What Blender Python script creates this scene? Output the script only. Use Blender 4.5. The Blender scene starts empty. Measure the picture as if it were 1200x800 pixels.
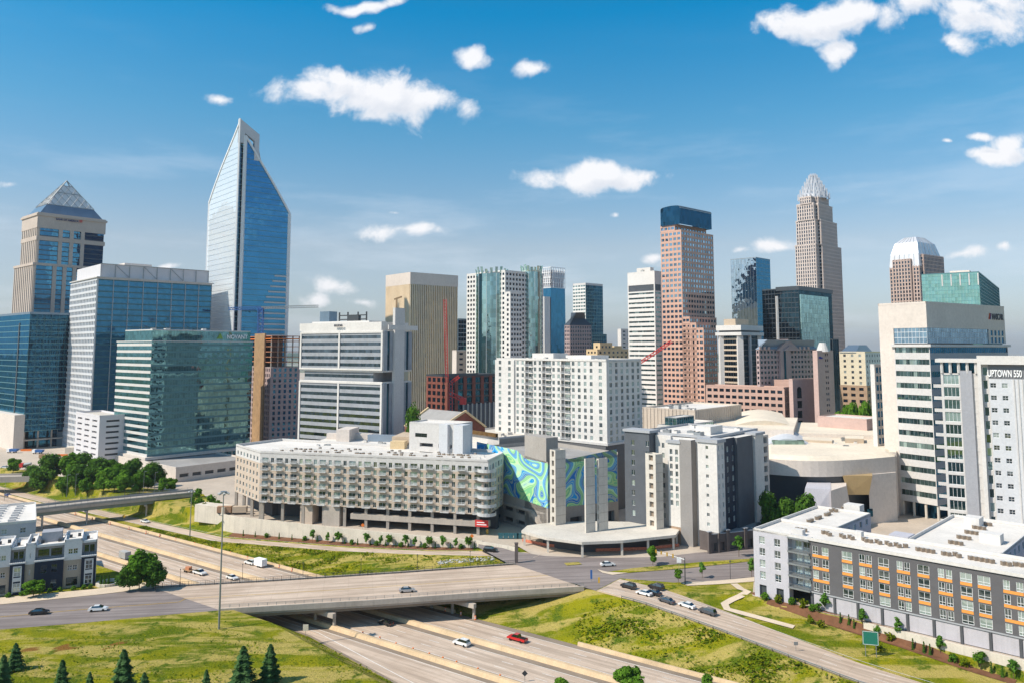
import bpy, math, random
from mathutils import Vector, Matrix, noise
from mathutils.geometry import tessellate_polygon
random.seed(7)
R_ = math.radians
SC = bpy.context.scene
COL = SC.collection

# ---------------------------------------------------------------- camera
CZ = 70.0; FPX = 900.0; CYP = 322.0; PIT = math.atan(86.0/900.0)
cp, sp = math.cos(PIT), math.sin(PIT)
cam = bpy.data.cameras.new('camera'); camo = bpy.data.objects.new('camera', cam); COL.objects.link(camo)
camo.location = (0, 0, CZ); camo.rotation_euler = (R_(90)+PIT, 0, 0)
cam.sensor_width = 36.0; cam.lens = 36.0*FPX/1200.0; cam.shift_y = -(400.0-CYP)/1200.0
cam.clip_start = 1.0; cam.clip_end = 40000.0
SC.camera = camo

# ---------------------------------------------------------------- sky, sun, exposure
SUN_AZ = (-0.914, -0.407)      # horizontal direction towards the sun
SUN_EL = R_(46)
W = bpy.data.worlds.new('World'); SC.world = W; W.use_nodes = True
W.cycles.sampling_method = 'MANUAL'; W.cycles.sample_map_resolution = 256
nt = W.node_tree; nt.nodes.clear()
def N(tree, typ, **kw):
    n = tree.nodes.new(typ)
    for k, v in kw.items():
        if k == 'ins':
            for i, x in v.items():
                if hasattr(x, 'is_output'): tree.links.new(x, n.inputs[i])
                else: n.inputs[i].default_value = x
        else: setattr(n, k, v)
    return n
def MA(tree, op, a, b=0.0, c=None, clamp=False):
    d = {0: a, 1: b}
    if c is not None: d[2] = c
    return N(tree, 'ShaderNodeMath', operation=op, use_clamp=clamp, ins=d).outputs[0]
def MIX(tree, fac, a, b, blend='MIX'):
    n = tree.nodes.new('ShaderNodeMix'); n.data_type = 'RGBA'; n.blend_type = blend; n.clamp_factor = True
    for sock, x in ((n.inputs[0], fac), (n.inputs[6], a), (n.inputs[7], b)):
        if hasattr(x, 'is_output'): tree.links.new(x, sock)
        else:
            sock.default_value = x if not isinstance(x, tuple) or len(x) == 4 else (*x, 1)
    return n.outputs[2]
def MR(tree, v, a, b, c=0.0, d=1.0, smooth=True):
    n = tree.nodes.new('ShaderNodeMapRange'); n.interpolation_type = 'SMOOTHSTEP' if smooth else 'LINEAR'; n.clamp = True
    tree.links.new(v, n.inputs[0])
    for i, x in ((1, a), (2, b), (3, c), (4, d)): n.inputs[i].default_value = x
    return n.outputs[0]

# cumulus clouds of the sky, each an ellipse of directions (azimuth and elevation ratios)
CLOUDS = [(430,118,125,46,34),(362,112,62,30,26),(485,122,74,32,24),(935,18,48,22,22),(1062,14,56,26,24),(1180,10,60,40,30),(395,100,60,26,20),(272,127,14,9,8),(560,69,34,10,13),(628,82,20,12,12),
 (693,217,88,26,17),(740,212,36,16,12),(482,276,44,10,9),(410,332,46,16,14),(380,350,30,12,10),(440,352,30,10,8),(1000,20,100,30,30),(985,55,28,16,22),(1160,30,66,44,34),(1120,60,34,16,16),
 (1165,188,58,12,9),(1190,176,26,14,10),(10,211,19,9,8),(903,292,38,12,10),(1127,296,36,10,7),(1140,163,24,7,5),(1094,170,10,5,4),(430,4,46,8,8),(435,27,12,7,6),
 (725,258,8,4,4),(768,297,12,6,5),(790,300,20,8,6),(1060,352,24,6,5),(1030,362,20,5,5),(1190,290,10,5,5),(200,312,36,6,5),(860,300,12,6,6),(470,258,8,4,3),(330,246,10,6,5)]
tc = N(nt, 'ShaderNodeTexCoord')
sep = N(nt, 'ShaderNodeSeparateXYZ', ins={0: tc.outputs['Generated']})
yy = MA(nt, 'MAXIMUM', sep.outputs[1], 0.02)
U = MA(nt, 'DIVIDE', sep.outputs[0], yy); V = MA(nt, 'DIVIDE', sep.outputs[2], yy)
grp = bpy.data.node_groups.new('cloud_field', 'ShaderNodeTree')
grp.interface.new_socket('P', in_out='INPUT', socket_type='NodeSocketVector')
grp.interface.new_socket('E', in_out='OUTPUT', socket_type='NodeSocketFloat')
gi = grp.nodes.new('NodeGroupInput'); go = grp.nodes.new('NodeGroupOutput')
n1 = N(grp, 'ShaderNodeTexNoise', ins={'Vector': gi.outputs[0], 'Scale': 13.0, 'Detail': 10.0, 'Roughness': 0.6, 'Distortion': 0.25})
wn = N(grp, 'ShaderNodeTexNoise', ins={'Vector': gi.outputs[0], 'Scale': 5.0, 'Detail': 3.0})
off = N(grp, 'ShaderNodeVectorMath', operation='SUBTRACT', ins={0: wn.outputs['Color'], 1: (.5,.5,.5)}).outputs[0]
off = N(grp, 'ShaderNodeVectorMath', operation='MULTIPLY', ins={0: off, 1: (.16,.08,0)}).outputs[0]
pw = N(grp, 'ShaderNodeVectorMath', operation='ADD', ins={0: gi.outputs[0], 1: off}).outputs[0]
acc = None; accv = None
def pix_uv(px, py):
    d = Vector((px-600.0, FPX*cp-(CYP-py)*sp, FPX*sp+(CYP-py)*cp)); return d.x/d.y, d.z/d.y
for (cx, cy, rx, rt, rb) in CLOUDS:
    u0, v0 = pix_uv(cx, cy)
    k = min(1.0, 0.45+rx/160.0); v0 += (rt-rb)*.5/FPX; ry = (rt+rb)*.5
    q = N(grp, 'ShaderNodeVectorMath', operation='SUBTRACT', ins={0: pw, 1: (u0, v0, 0)}).outputs[0]
    q = N(grp, 'ShaderNodeVectorMath', operation='MULTIPLY', ins={0: q, 1: (FPX/rx, FPX/ry, 0)}).outputs[0]
    e = MA(grp, 'MULTIPLY_ADD', N(grp, 'ShaderNodeVectorMath', operation='LENGTH', ins={0: q}).outputs['Value'], -k, k)
    acc = e if acc is None else MA(grp, 'MAXIMUM', acc, e)
nz = MA(grp, 'MULTIPLY', MA(grp, 'SUBTRACT', n1.outputs['Fac'], 0.52), 2.7)
grp.links.new(MA(grp, 'ADD', acc, nz), go.inputs[0])
comb = N(nt, 'ShaderNodeCombineXYZ', ins={0: U, 1: V, 2: 0.0}).outputs[0]
g1 = nt.nodes.new('ShaderNodeGroup'); g1.node_tree = grp; nt.links.new(comb, g1.inputs[0])
sh = N(nt, 'ShaderNodeVectorMath', operation='ADD', ins={0: comb, 1: (-.012, .02, 0)}).outputs[0]
g2 = nt.nodes.new('ShaderNodeGroup'); g2.node_tree = grp; nt.links.new(sh, g2.inputs[0])
fwd = MA(nt, 'GREATER_THAN', sep.outputs[1], 0.05)
dens = MR(nt, g1.outputs[0], -0.06, 0.56)
dens = MA(nt, 'MULTIPLY', MA(nt, 'MULTIPLY', dens, fwd), 0.92)
# loose clouds over the rest of the sky, seen only in reflections
rn = N(nt, 'ShaderNodeTexNoise', ins={'Vector': tc.outputs['Generated'], 'Scale': 5.0, 'Detail': 8.0, 'Roughness': 0.6})
rear = MA(nt, 'MULTIPLY', MR(nt, rn.outputs['Fac'], 0.54, 0.66), MA(nt, 'SUBTRACT', 1.0, fwd))
rear = MA(nt, 'MULTIPLY', rear, MR(nt, sep.outputs[2], 0.0, 0.1))
# faint cirrus veil low in the sky
vn = N(nt, 'ShaderNodeMapping', ins={0: tc.outputs['Generated'], 3: (2.0, 2.0, 11.0)})
cn = N(nt, 'ShaderNodeTexNoise', ins={'Vector': vn.outputs[0], 'Scale': 1.6, 'Detail': 7.0, 'Roughness': 0.62})
veil = MA(nt, 'MULTIPLY', MR(nt, cn.outputs['Fac'], 0.48, 0.72), MR(nt, sep.outputs[2], 0.42, 0.06))
veil = MA(nt, 'MULTIPLY', veil, 0.28)
sky = N(nt, 'ShaderNodeTexSky', sky_type='NISHITA', sun_disc=False, sun_elevation=SUN_EL, altitude=200.0, air_density=1.1, dust_density=0.7, ozone_density=2.2)
sky.sun_rotation = math.atan2(SUN_AZ[0], SUN_AZ[1])
ramp_ = nt.nodes.new('ShaderNodeValToRGB'); cr = ramp_.color_ramp
for p_, c_ in ((0.02, (.75,.80,1.0)), (0.13, (1.02,.95,.94)), (0.28, (.42,.98,1.10)), (0.41, (.0,.94,1.24)), (0.7, (.3,.9,1.15))):
    e_ = cr.elements.new(p_); e_.color = tuple(x/1.3 for x in c_)+(1,)
cr.elements.remove(cr.elements[0]); cr.elements.remove(cr.elements[-1]); nt.links.new(sep.outputs[2], ramp_.inputs[0])
tint = N(nt, 'ShaderNodeVectorMath', operation='SCALE', ins={0: ramp_.outputs[0]}); tint.inputs['Scale'].default_value = 1.3; tint = tint.outputs[0]
skyc = MIX(nt, 1.0, sky.outputs[0], tint, 'MULTIPLY')
lit = MR(nt, MA(nt, 'SUBTRACT', g1.outputs[0], g2.outputs[0]), -0.55, 0.42, smooth=False)
thick = MR(nt, g1.outputs[0], 0.1, 0.9)
lit = MA(nt, 'SUBTRACT', 1.0, MA(nt, 'MULTIPLY', thick, MA(nt, 'SUBTRACT', 1.0, lit, clamp=True)))
CL_HI = (8.3, 8.2, 8.3); CL_LO = (4.6, 5.1, 6.0)
ccol = MIX(nt, lit, CL_LO, CL_HI)
c0 = MIX(nt, veil, skyc, (7.0, 7.6, 8.4))
c1 = MIX(nt, dens, c0, ccol)
c2 = MIX(nt, rear, c1, (8.5, 8.6, 8.8))
bg = N(nt, 'ShaderNodeBackground', ins={0: c2, 1: 0.1})
out = N(nt, 'ShaderNodeOutputWorld', ins={0: bg.outputs[0]})

sd = bpy.data.lights.new('sun', 'SUN'); sd.energy = 4.6; sd.angle = R_(0.53); sd.color = (1.0, 0.90, 0.77)
so = bpy.data.objects.new('sun', sd); COL.objects.link(so)
so.rotation_euler = Vector((SUN_AZ[0]*math.cos(SUN_EL), SUN_AZ[1]*math.cos(SUN_EL), math.sin(SUN_EL))).to_track_quat('Z', 'Y').to_euler()
SC.view_settings.view_transform = 'Standard'; SC.view_settings.look = 'None'
SC.view_settings.exposure = 0.35; SC.view_settings.gamma = 1.0; SC.view_settings.use_curve_mapping = False

# ---------------------------------------------------------------- photograph measurements -> world
def ray(px, py): return Vector((px-600.0, FPX*cp-(CYP-py)*sp, FPX*sp+(CYP-py)*cp))
def at(px, py, Y):
    d = ray(px, py); k = Y/d.y; return Vector((d.x*k, Y, CZ+d.z*k))
def gr(px, py, z=0.0):
    d = ray(px, py); k = (z-CZ)/d.z; return Vector((d.x*k, d.y*k, z))
def zat(px, py, Y): return at(px, py, Y).z
def xat(px, Y, z=70.0): return (px-600.0)/FPX*(Y*cp+(z-CZ)*sp)
def along(C, d, px, z=70.0):
    """distance L along plan direction d from C so that the point shows in column px (at height z)"""
    k = (px-600.0)/FPX
    return (k*(C[1]*cp+(z-CZ)*sp)-C[0])/(d[0]-k*d[1]*cp)
def fp(pl, pn, pr, Y, th=32.0, z=70.0):
    """footprint N (near corner), R, B, L from the columns of the left, near and right corners"""
    a = R_(th); dr = Vector((math.cos(a), math.sin(a))); dl = Vector((-math.sin(a), math.cos(a)))
    C = Vector((xat(pn, Y, z), Y)); lr = along(C, dr, pr, z); ll = along(C, dl, pl, z)
    if lr < 0 or ll < 0 or lr > 300 or ll > 300: print('FP?', pl, pn, pr, Y, th, lr, ll)
    return [C, C+dr*lr, C+dr*lr+dl*ll, C+dl*ll]

# ---------------------------------------------------------------- materials
MATS = {}
def newmat(name):
    m = bpy.data.materials.new(name); m.use_nodes = True; t = m.node_tree
    b = t.nodes['Principled BSDF']; return m, t, b
def M(name, col=(.5,.5,.5), rough=.85, var=.12, scale=.35, metal=0.0, fine=.06, bump=0.0, streak=0.0):
    if name in MATS: return MATS[name]
    m, t, b = newmat(name)
    tc = N(t, 'ShaderNodeTexCoord'); P = tc.outputs['Object']
    a = N(t, 'ShaderNodeTexNoise', ins={'Vector': P, 'Scale': scale, 'Detail': 5.0, 'Roughness': .6}).outputs[0]
    f = N(t, 'ShaderNodeTexNoise', ins={'Vector': P, 'Scale': scale*14, 'Detail': 3.0}).outputs[0]
    v = MA(t, 'ADD', MR(t, a, .3, .7, 1-var, 1+var, False), MR(t, f, .3, .7, -fine, fine, False))
    if streak:
        mp = N(t, 'ShaderNodeMapping', ins={0: P, 3: (1.3, 1.3, .08)})
        s = N(t, 'ShaderNodeTexNoise', ins={'Vector': mp.outputs[0], 'Scale': 1.0, 'Detail': 4.0}).outputs[0]
        v = MA(t, 'SUBTRACT', v, MR(t, s, .5, .75, 0, streak, False))
    c = N(t, 'ShaderNodeVectorMath', operation='SCALE', ins={0: (*col,)}); t.links.new(v, c.inputs['Scale'])
    t.links.new(c.outputs[0], b.inputs['Base Color'])
    b.inputs['Roughness'].default_value = rough; b.inputs['Metallic'].default_value = metal; b.inputs['Specular IOR Level'].default_value = .5 if rough < .75 else .2
    if bump:
        bn = N(t, 'ShaderNodeBump', ins={'Strength': bump, 'Distance': .1, 'Height': f}); t.links.new(bn.outputs[0], b.inputs['Normal'])
    MATS[name] = m; return m
def G(name, tint=(.25,.45,.6), dark=(.01,.02,.03), refl=.55, pw=1.5, ph=3.9, var=.25, tilt=.012, blind=.0, rough=.03, wob=.01, bcol=(.4,.42,.4)):
    """window glass: dark interior below a tinted mirror; every pane sits a little differently"""
    if name in MATS: return MATS[name]
    m, t, b = newmat(name); t.nodes.remove(b)
    uv = N(t, 'ShaderNodeUVMap').outputs[0]
    sc = N(t, 'ShaderNodeVectorMath', operation='MULTIPLY', ins={0: uv, 1: (1/pw, 1/ph, 1)}).outputs[0]
    fl = N(t, 'ShaderNodeVectorMath', operation='FLOOR', ins={0: sc}).outputs[0]
    oi = N(t, 'ShaderNodeObjectInfo').outputs['Random']
    ad = N(t, 'ShaderNodeVectorMath', operation='ADD', ins={0: fl}); 
    cb = N(t, 'ShaderNodeCombineXYZ', ins={2: MA(t, 'MULTIPLY', oi, 91.0)}); t.links.new(cb.outputs[0], ad.inputs[1])
    wn = N(t, 'ShaderNodeTexWhiteNoise', noise_dimensions='3D', ins={0: ad.outputs[0]})
    r = wn.outputs['Value']; rc = wn.outputs['Color']
    g = N(t, 'ShaderNodeNewGeometry')
    tv = N(t, 'ShaderNodeVectorMath', operation='SUBTRACT', ins={0: rc, 1: (.5,.5,.5)}).outputs[0]
    tv = N(t, 'ShaderNodeVectorMath', operation='SCALE', ins={0: tv}); tv.inputs['Scale'].default_value = tilt; tv = tv.outputs[0]
    nn = N(t, 'ShaderNodeTexNoise', ins={'Vector': N(t, 'ShaderNodeTexCoord').outputs['Object'], 'Scale': .22, 'Detail': 2.0}).outputs['Color']
    nv = N(t, 'ShaderNodeVectorMath', operation='SUBTRACT', ins={0: nn, 1: (.5,.5,.5)}).outputs[0]
    nv = N(t, 'ShaderNodeVectorMath', operation='SCALE', ins={0: nv}); nv.inputs['Scale'].default_value = wob*4; nv = nv.outputs[0]
    n2 = N(t, 'ShaderNodeVectorMath', operation='ADD', ins={0: g.outputs['Normal'], 1: tv}).outputs[0]
    n2 = N(t, 'ShaderNodeVectorMath', operation='ADD', ins={0: n2, 1: nv}).outputs[0]
    n2 = N(t, 'ShaderNodeVectorMath', operation='NORMALIZE', ins={0: n2}).outputs[0]
    br = MR(t, r, 0, 1, 1-var, 1+var, False)
    col = N(t, 'ShaderNodeVectorMath', operation='SCALE', ins={0: tint}); t.links.new(br, col.inputs['Scale'])
    gl = N(t, 'ShaderNodeBsdfGlossy', ins={'Roughness': rough, 'Normal': n2}); t.links.new(col.outputs[0], gl.inputs['Color'])
    dcol = MIX(t, MR(t, r, 1-blind-.001, 1-blind+.001), dark, bcol)
    df = N(t, 'ShaderNodeBsdfDiffuse'); t.links.new(dcol, df.inputs['Color'])
    fr = N(t, 'ShaderNodeLayerWeight', ins={'Blend': .35})
    fac = MA(t, 'ADD', refl, MA(t, 'MULTIPLY', fr.outputs['Fresnel'], .9*(1-refl)), clamp=True)
    mx = N(t, 'ShaderNodeMixShader', ins={0: fac, 1: df.outputs[0], 2: gl.outputs[0]})
    t.links.new(mx.outputs[0], t.nodes['Material Output'].inputs[0])
    MATS[name] = m; return m

# ---------------------------------------------------------------- mesh helpers
def tag(o, label=None, cat=None, group=None, kind=None):
    if label: o['label'] = label
    if cat: o['category'] = cat
    if group: o['group'] = group
    if kind: o['kind'] = kind
    return o
def empty(name, loc, label, cat, group=None, rz=0.0):
    o = bpy.data.objects.new(name, None); COL.objects.link(o); o.location = loc; o.rotation_euler[2] = rz
    o.empty_display_size = 1.0
    return tag(o, label, cat, group)
class MB:
    def __init__(s): s.v = []; s.f = []; s.m = []; s.uv = []; s.smooth = False
    def poly(s, pts, uv=None, m=0):
        i = len(s.v); s.v += [tuple(p) for p in pts]; s.f.append(tuple(range(i, i+len(pts)))); s.m.append(m)
        if uv is None:
            a = Vector(pts[0]); n = (Vector(pts[1])-a).cross(Vector(pts[2])-a)
            if n.length > 0: n.normalize()
            if abs(n.z) > .7: uv = [(p[0], p[1]) for p in pts]
            else:
                tx, ty = -n.y, n.x; l = math.hypot(tx, ty) or 1
                uv = [((p[0]*tx+p[1]*ty)/l, p[2]) for p in pts]
        s.uv.append(uv)
    def prism(s, poly, z0, z1, top=True, bottom=False, m=0, mt=None):
        """poly counter-clockwise seen from above"""
        n = len(poly)
        for i in range(n):
            a, b = poly[i], poly[(i+1) % n]
            s.poly([(a[0],a[1],z0),(b[0],b[1],z0),(b[0],b[1],z1),(a[0],a[1],z1)], m=m)
        if top: s.poly([(p[0],p[1],z1) for p in poly], m=m if mt is None else mt)
        if bottom: s.poly([(p[0],p[1],z0) for p in reversed(poly)], m=m)
    def loft(s, p0, z0, p1, z1, top=True, m=0):
        n = len(p0)
        for i in range(n):
            j = (i+1) % n
            s.poly([(*p0[i][:2],z0),(*p0[j][:2],z0),(*p1[j][:2],z1),(*p1[i][:2],z1)], m=m)
        if top: s.poly([(*p[:2],z1) for p in p1], m=m)
    def obox(s, P, ax, w, d, z0, z1, m=0):
        """box from plan point P, w along ax, d along the left-hand normal of ax"""
        ax = Vector(ax[:2]).normalized(); ay = Vector((-ax.y, ax.x)); P = Vector(P[:2])
        s.prism([P, P+ax*w, P+ax*w+ay*d, P+ay*d] if d > 0 else [P+ay*d, P+ay*d+ax*w, P+ax*w, P], z0, z1, bottom=True, m=m)
    def bar(s, a, b, w, m=0, w2=None, n=4):
        a, b = Vector(a), Vector(b); d = (b-a)
        if d.length < 1e-6: return
        d.normalize(); u = d.cross(Vector((0,0,1)))
        if u.length < 1e-3: u = Vector((1,0,0))
        u.normalize(); v = d.cross(u); w2 = w if w2 is None else w2
        r0, r1 = w/2*(1.414 if n == 4 else 1), w2/2*(1.414 if n == 4 else 1); o = math.pi/4 if n == 4 else 0
        A = [a+(u*math.cos(2*math.pi*i/n+o)+v*math.sin(2*math.pi*i/n+o))*r0 for i in range(n)]
        B = [b+(u*math.cos(2*math.pi*i/n+o)+v*math.sin(2*math.pi*i/n+o))*r1 for i in range(n)]
        for i in range(n):
            j = (i+1) % n; s.poly([A[j], A[i], B[i], B[j]], m=m)
        s.poly(A, m=m); s.poly(list(reversed(B)), m=m)
    def mesh(s, name, mats, org=(0,0,0)):
        me = bpy.data.meshes.new(name); o = Vector(org)
        me.from_pydata([tuple(Vector(p)-o) for p in s.v], [], s.f)
        ul = me.uv_layers.new(name='UVMap'); flat = [c for f in s.uv for p in f for c in p]
        ul.data.foreach_set('uv', flat)
        for mm in (mats if isinstance(mats, (list, tuple)) else [mats]): me.materials.append(mm)
        me.polygons.foreach_set('material_index', s.m)
        if s.smooth: me.polygons.foreach_set('use_smooth', [True]*len(s.f))
        me.update(); return me
    def build(s, name, mats, parent=None, org=None, label=None):
        if not s.f: return None
        if org is None: org = parent.location if parent is not None else (0,0,0)
        o = bpy.data.objects.new(name, s.mesh(name, mats, org)); COL.objects.link(o)
        if parent is not None: o.parent = parent
        else: o.location = org
        if label: o['label'] = label
        return o
def base_of(b, pts):
    """top-level single mesh: origin at its own base"""
    return Vector((sum(p[0] for p in pts)/len(pts), sum(p[1] for p in pts)/len(pts), min(p[2] for p in pts)))
def single(name, mb, mats, label, cat, group=None, kind=None):
    o = mb.build(name, mats, None, org=base_of(mb, mb.v)); return tag(o, label, cat, group, kind)
def cptree(src, loc, rz=None, label=None, scale=None):
    r = src.copy(); COL.objects.link(r); r.location = loc
    if rz is not None: r.rotation_euler[2] = rz
    if scale is not None: r.scale = scale if isinstance(scale, tuple) else (scale,)*3
    if label: r['label'] = label
    for ch in src.children:
        c = ch.copy(); COL.objects.link(c); c.parent = r
        for g in ch.children:
            d = g.copy(); COL.objects.link(d); d.parent = c
    return r
def text_mesh(txt, size, depth=.15, bold=False):
    cu = bpy.data.curves.new('lettering', 'FONT'); cu.body = txt; cu.size = size; cu.extrude = depth
    if bold: cu.offset = size*.02
    o = bpy.data.objects.new('lettering', cu); COL.objects.link(o)
    bpy.context.view_layer.update()
    dg = bpy.context.evaluated_depsgraph_get()
    me = bpy.data.meshes.new_from_object(o.evaluated_get(dg)); bpy.data.objects.remove(o)
    return me
def letters(b, txt, P, ang, size, mat, width=None, name='lettering'):
    """P = world position of the lower left of the text, ang = direction of reading"""
    me = text_mesh(txt, size, .12, True); me.materials.clear(); me.materials.append(mat)
    o = bpy.data.objects.new(name, me); COL.objects.link(o); o.parent = b
    o.location = Vector(P)-b.location; o.rotation_euler = (R_(90), 0, ang)
    if width:
        w = max(v.co.x for v in me.vertices)-min(v.co.x for v in me.vertices); o.scale = (width/w, 1, 1)
    return o
# ================================================================ terrain: freeway in a cutting, ramps, streets
def st2xy(s, t): return (.585*s+.811*t, .811*s-.585*t)
def xy2st(x, y): return (.585*x+.811*y, .811*x-.585*y)
RT = [(-620,182,-7,7),(-420,182,-7,7),(-380,183.5,-7,7),(-335,185,-7,7),(-283,187,-7,6.5),(-225,200.5,-5,6.5),(-192,209.5,-3.2,6.5),(-173,215,-1.8,7.5),(-150,220,0,8),(-130,212,0,10),(-115,201,0,15),(-99,199.0,0,15.5),(-78,196.4,-1.5,14),(-43,189.9,-4,11.5),(20,184,-7,11),(260,184,-7,11)]
NE = [(-620,142),(-170,142),(-131,134.5),(-100,129.5),(-60,125),(260,122)]
FE = 179.5
def ne(t):
    for i in range(len(NE)-1):
        a, b = NE[i], NE[i+1]
        if t <= b[0]: return a[1]+(b[1]-a[1])*max(0,(t-a[0])/(b[0]-a[0]))
    return NE[-1][1]
def ramp(t):
    for i in range(len(RT)-1):
        a, b = RT[i], RT[i+1]
        if t <= b[0]:
            k = max(0.0, (t-a[0])/(b[0]-a[0])); return [a[j]+(b[j]-a[j])*k for j in (1,2,3)]
    return list(RT[-1][1:])
LC0 = Vector(gr(885.5,697)[:2]); LCD = Vector((math.sin(R_(46)), -math.cos(R_(46)))); LCN = Vector((LCD.y,-LCD.x))
_a, _b = xy2st(*LC0), xy2st(*(LC0+LCD*90)); FS = (_a[0], _a[1], (_b[0]-_a[0])/(_b[1]-_a[1]))
def outer(t):
    # width of the verge beyond a ramp and the share of its depth kept at the foot of the wall there
    if t < -100: q = max(0, min(1, (t+178)/20)); return 4.2+4.8*q, .8*(1-q)
    k = min(1, (t+100)/40.0); si, zi, w = ramp(t); fac = FS[0]+(t-FS[1])*FS[2]
    return 9+(max(6, fac-2.2-si-w)-9)*k, .75*k
def zt(x, y):
    s, t = xy2st(x, y); si, zi, w = ramp(t)
    n = ne(t)
    if s < n-12: return 0.0
    if s < n: return -7*(s-n+12)/12
    if s < FE: return -7.0
    if s < si: return -7+(zi+7)*(s-FE)/(si-FE)
    if s < si+w: return zi
    w2, fe = outer(t); so = si+w
    if s < so+w2: return zi*(1-(1-fe)*(s-so)/w2)
    if s < so+w2+1.5: return zi*fe*(1-(s-so-w2)/1.5)
    return 0.0
def hn(x, y, sc, seed=0): return noise.noise(Vector((x*sc, y*sc, seed*7.3)))

m, t, b = newmat('grass'); MATS['grass'] = m
P = N(t, 'ShaderNodeTexCoord').outputs['Object']
def nzn(sc, det=5, rg=.6, dist=0.0, vec=None): return N(t, 'ShaderNodeTexNoise', ins={'Vector': vec or P, 'Scale': sc, 'Detail': float(det), 'Roughness': rg, 'Distortion': dist}).outputs[0]
mpv = N(t, 'ShaderNodeMapping', ins={0: P, 2: (0,0,R_(-36)), 3: (.35, 1.4, 1)}).outputs[0]
c = MIX(t, MR(t, nzn(.05), .38, .62), (.085,.135,.004), (.27,.255,.006))
c = MIX(t, MR(t, nzn(.11, 6, .68, .6, mpv), .45, .58), c, (.46,.36,.11))
c = MIX(t, MR(t, nzn(.19, 5, .65), .52, .64), c, (.06,.115,.008))
c = MIX(t, MR(t, nzn(.6, 6, .7), .56, .74), c, (.035,.075,.008))
c = MIX(t, MA(t, 'MULTIPLY', MR(t, nzn(2.5, 4, .7), .42, .66), .45), c, (.32,.31,.03))
c = MIX(t, MR(t, nzn(.045, 3, .5, 1.5), .66, .72), c, (.24,.12,.03))
t.links.new(c, b.inputs['Base Color']); b.inputs['Roughness'].default_value = .95; b.inputs['Specular IOR Level'].default_value = .05
bp = N(t, 'ShaderNodeBump', ins={'Strength': .9, 'Distance': .8, 'Height': nzn(1.2, 6, .75)}); t.links.new(bp.outputs[0], b.inputs['Normal'])

# one terrain sheet whose rows follow the cutting
mb = MB(); T0, T1, TS = -620, 260, 5
cols = []
for ti in range(T0, T1+1, TS):
    si, zi, w = ramp(ti); rows = []
    n_ = ne(ti)
    for k in range(32): rows.append((-60+(n_-12+60)*k/32, 0))
    for k in range(5): rows.append((n_-12+3*k, -7*k/4))
    for s_ in (150, 160, 170): rows.append((s_, -7))
    for k in range(7): rows.append((FE+(si-FE)*k/6, -7+(zi+7)*k/6))
    rows.append((si+w, zi))
    w2, fe = outer(ti)
    for k in range(1, 4): rows.append((si+w+w2*k/3, zi*(1-(1-fe)*k/3)))
    s0 = si+w+w2+1.5; rows.append((s0, 0))
    for k in range(1, 18): rows.append((s0+(560-s0)*k/17, 0))
    out_ = []
    for j, (s_, z) in enumerate(rows):
        x, y = st2xy(s_, ti)
        out_.append((x, y, z))
    cols.append(out_)
nr = len(cols[0]); mb.v = [p for c_ in cols for p in c_]
for i in range(len(cols)-1):
    for j in range(nr-1):
        q = (i*nr+j, (i+1)*nr+j, (i+1)*nr+j+1, i*nr+j+1); mb.f.append(q); mb.m.append(0)
        mb.uv.append([(mb.v[k][0], mb.v[k][1]) for k in q])
for k, p in enumerate(mb.v):
    s_, t_ = xy2st(p[0], p[1]); si, zi, w = ramp(t_)
    nn = ne(t_)-14
    if s_ < nn and not (t_ < -130 and s_ > 60):
        d = min(1, (nn-s_)/14); mb.v[k] = (p[0], p[1], p[2]+d*(hn(p[0], p[1], .035)*.9+.2)*(1 if s_ > 20 else 1))
    if FE+1 < s_ < si-1 and si-FE > 7: mb.v[k] = (p[0], p[1], p[2]+hn(p[0], p[1], .16)*.45)
terr = mb.build('terrain', MATS['grass']); tag(terr, 'grassy banks and hill around the sunken freeway', 'ground', kind='structure')
# outer ground to the horizon
m, t, b = newmat('far_ground'); MATS['far_ground'] = m
P = N(t, 'ShaderNodeTexCoord').outputs['Object']
c = MIX(t, MR(t, nzn(.004), .42, .58), (.10,.13,.06), (.30,.28,.25)); c = MIX(t, MR(t, nzn(.02), .5, .6), c, (.07,.10,.04))
t.links.new(c, b.inputs['Base Color']); b.inputs['Roughness'].default_value = .95
mb = MB(); FAR = 9000
def stq(s0, s1, t0, t1, z=-.02):
    mb.poly([(*st2xy(s0,t0),z),(*st2xy(s0,t1),z),(*st2xy(s1,t1),z),(*st2xy(s1,t0),z)])
stq(-FAR, -60, -FAR, FAR); stq(560, FAR, -FAR, FAR); stq(-60, 560, -FAR, -620); stq(-60, 560, 260, FAR)
tag(mb.build('ground', MATS['far_ground']), 'flat town ground reaching to the horizon', 'ground', kind='structure')
# low wooded rise at the horizon
mb = MB(); mb.smooth = True
for i in range(120):
    a0 = math.pi*(.12+.76*i/120); a1 = math.pi*(.12+.76*(i+1)/120)
    r = 5200
    h0 = 30+26*noise.noise(Vector((i*.17, 3, 0)))+8*noise.noise(Vector((i*.9, 1, 0))); h1 = 30+26*noise.noise(Vector(((i+1)*.17, 3, 0)))+8*noise.noise(Vector(((i+1)*.9, 1, 0)))
    q = lambda a, rr, h: (rr*math.cos(a), rr*math.sin(a), h)
    mb.poly([q(a0,r,-1), q(a1,r,-1), q(a1,r+500,h1), q(a0,r+500,h0)]); mb.poly([q(a0,r+500,h0), q(a1,r+500,h1), q(a1,r+3000,-1), q(a0,r+3000,-1)])
M('far_woods', (.05,.08,.05), .95, .3, .01)
tag(mb.build('hills', MATS['far_woods']), 'low wooded hills along the horizon', 'hills', kind='structure')

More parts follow.
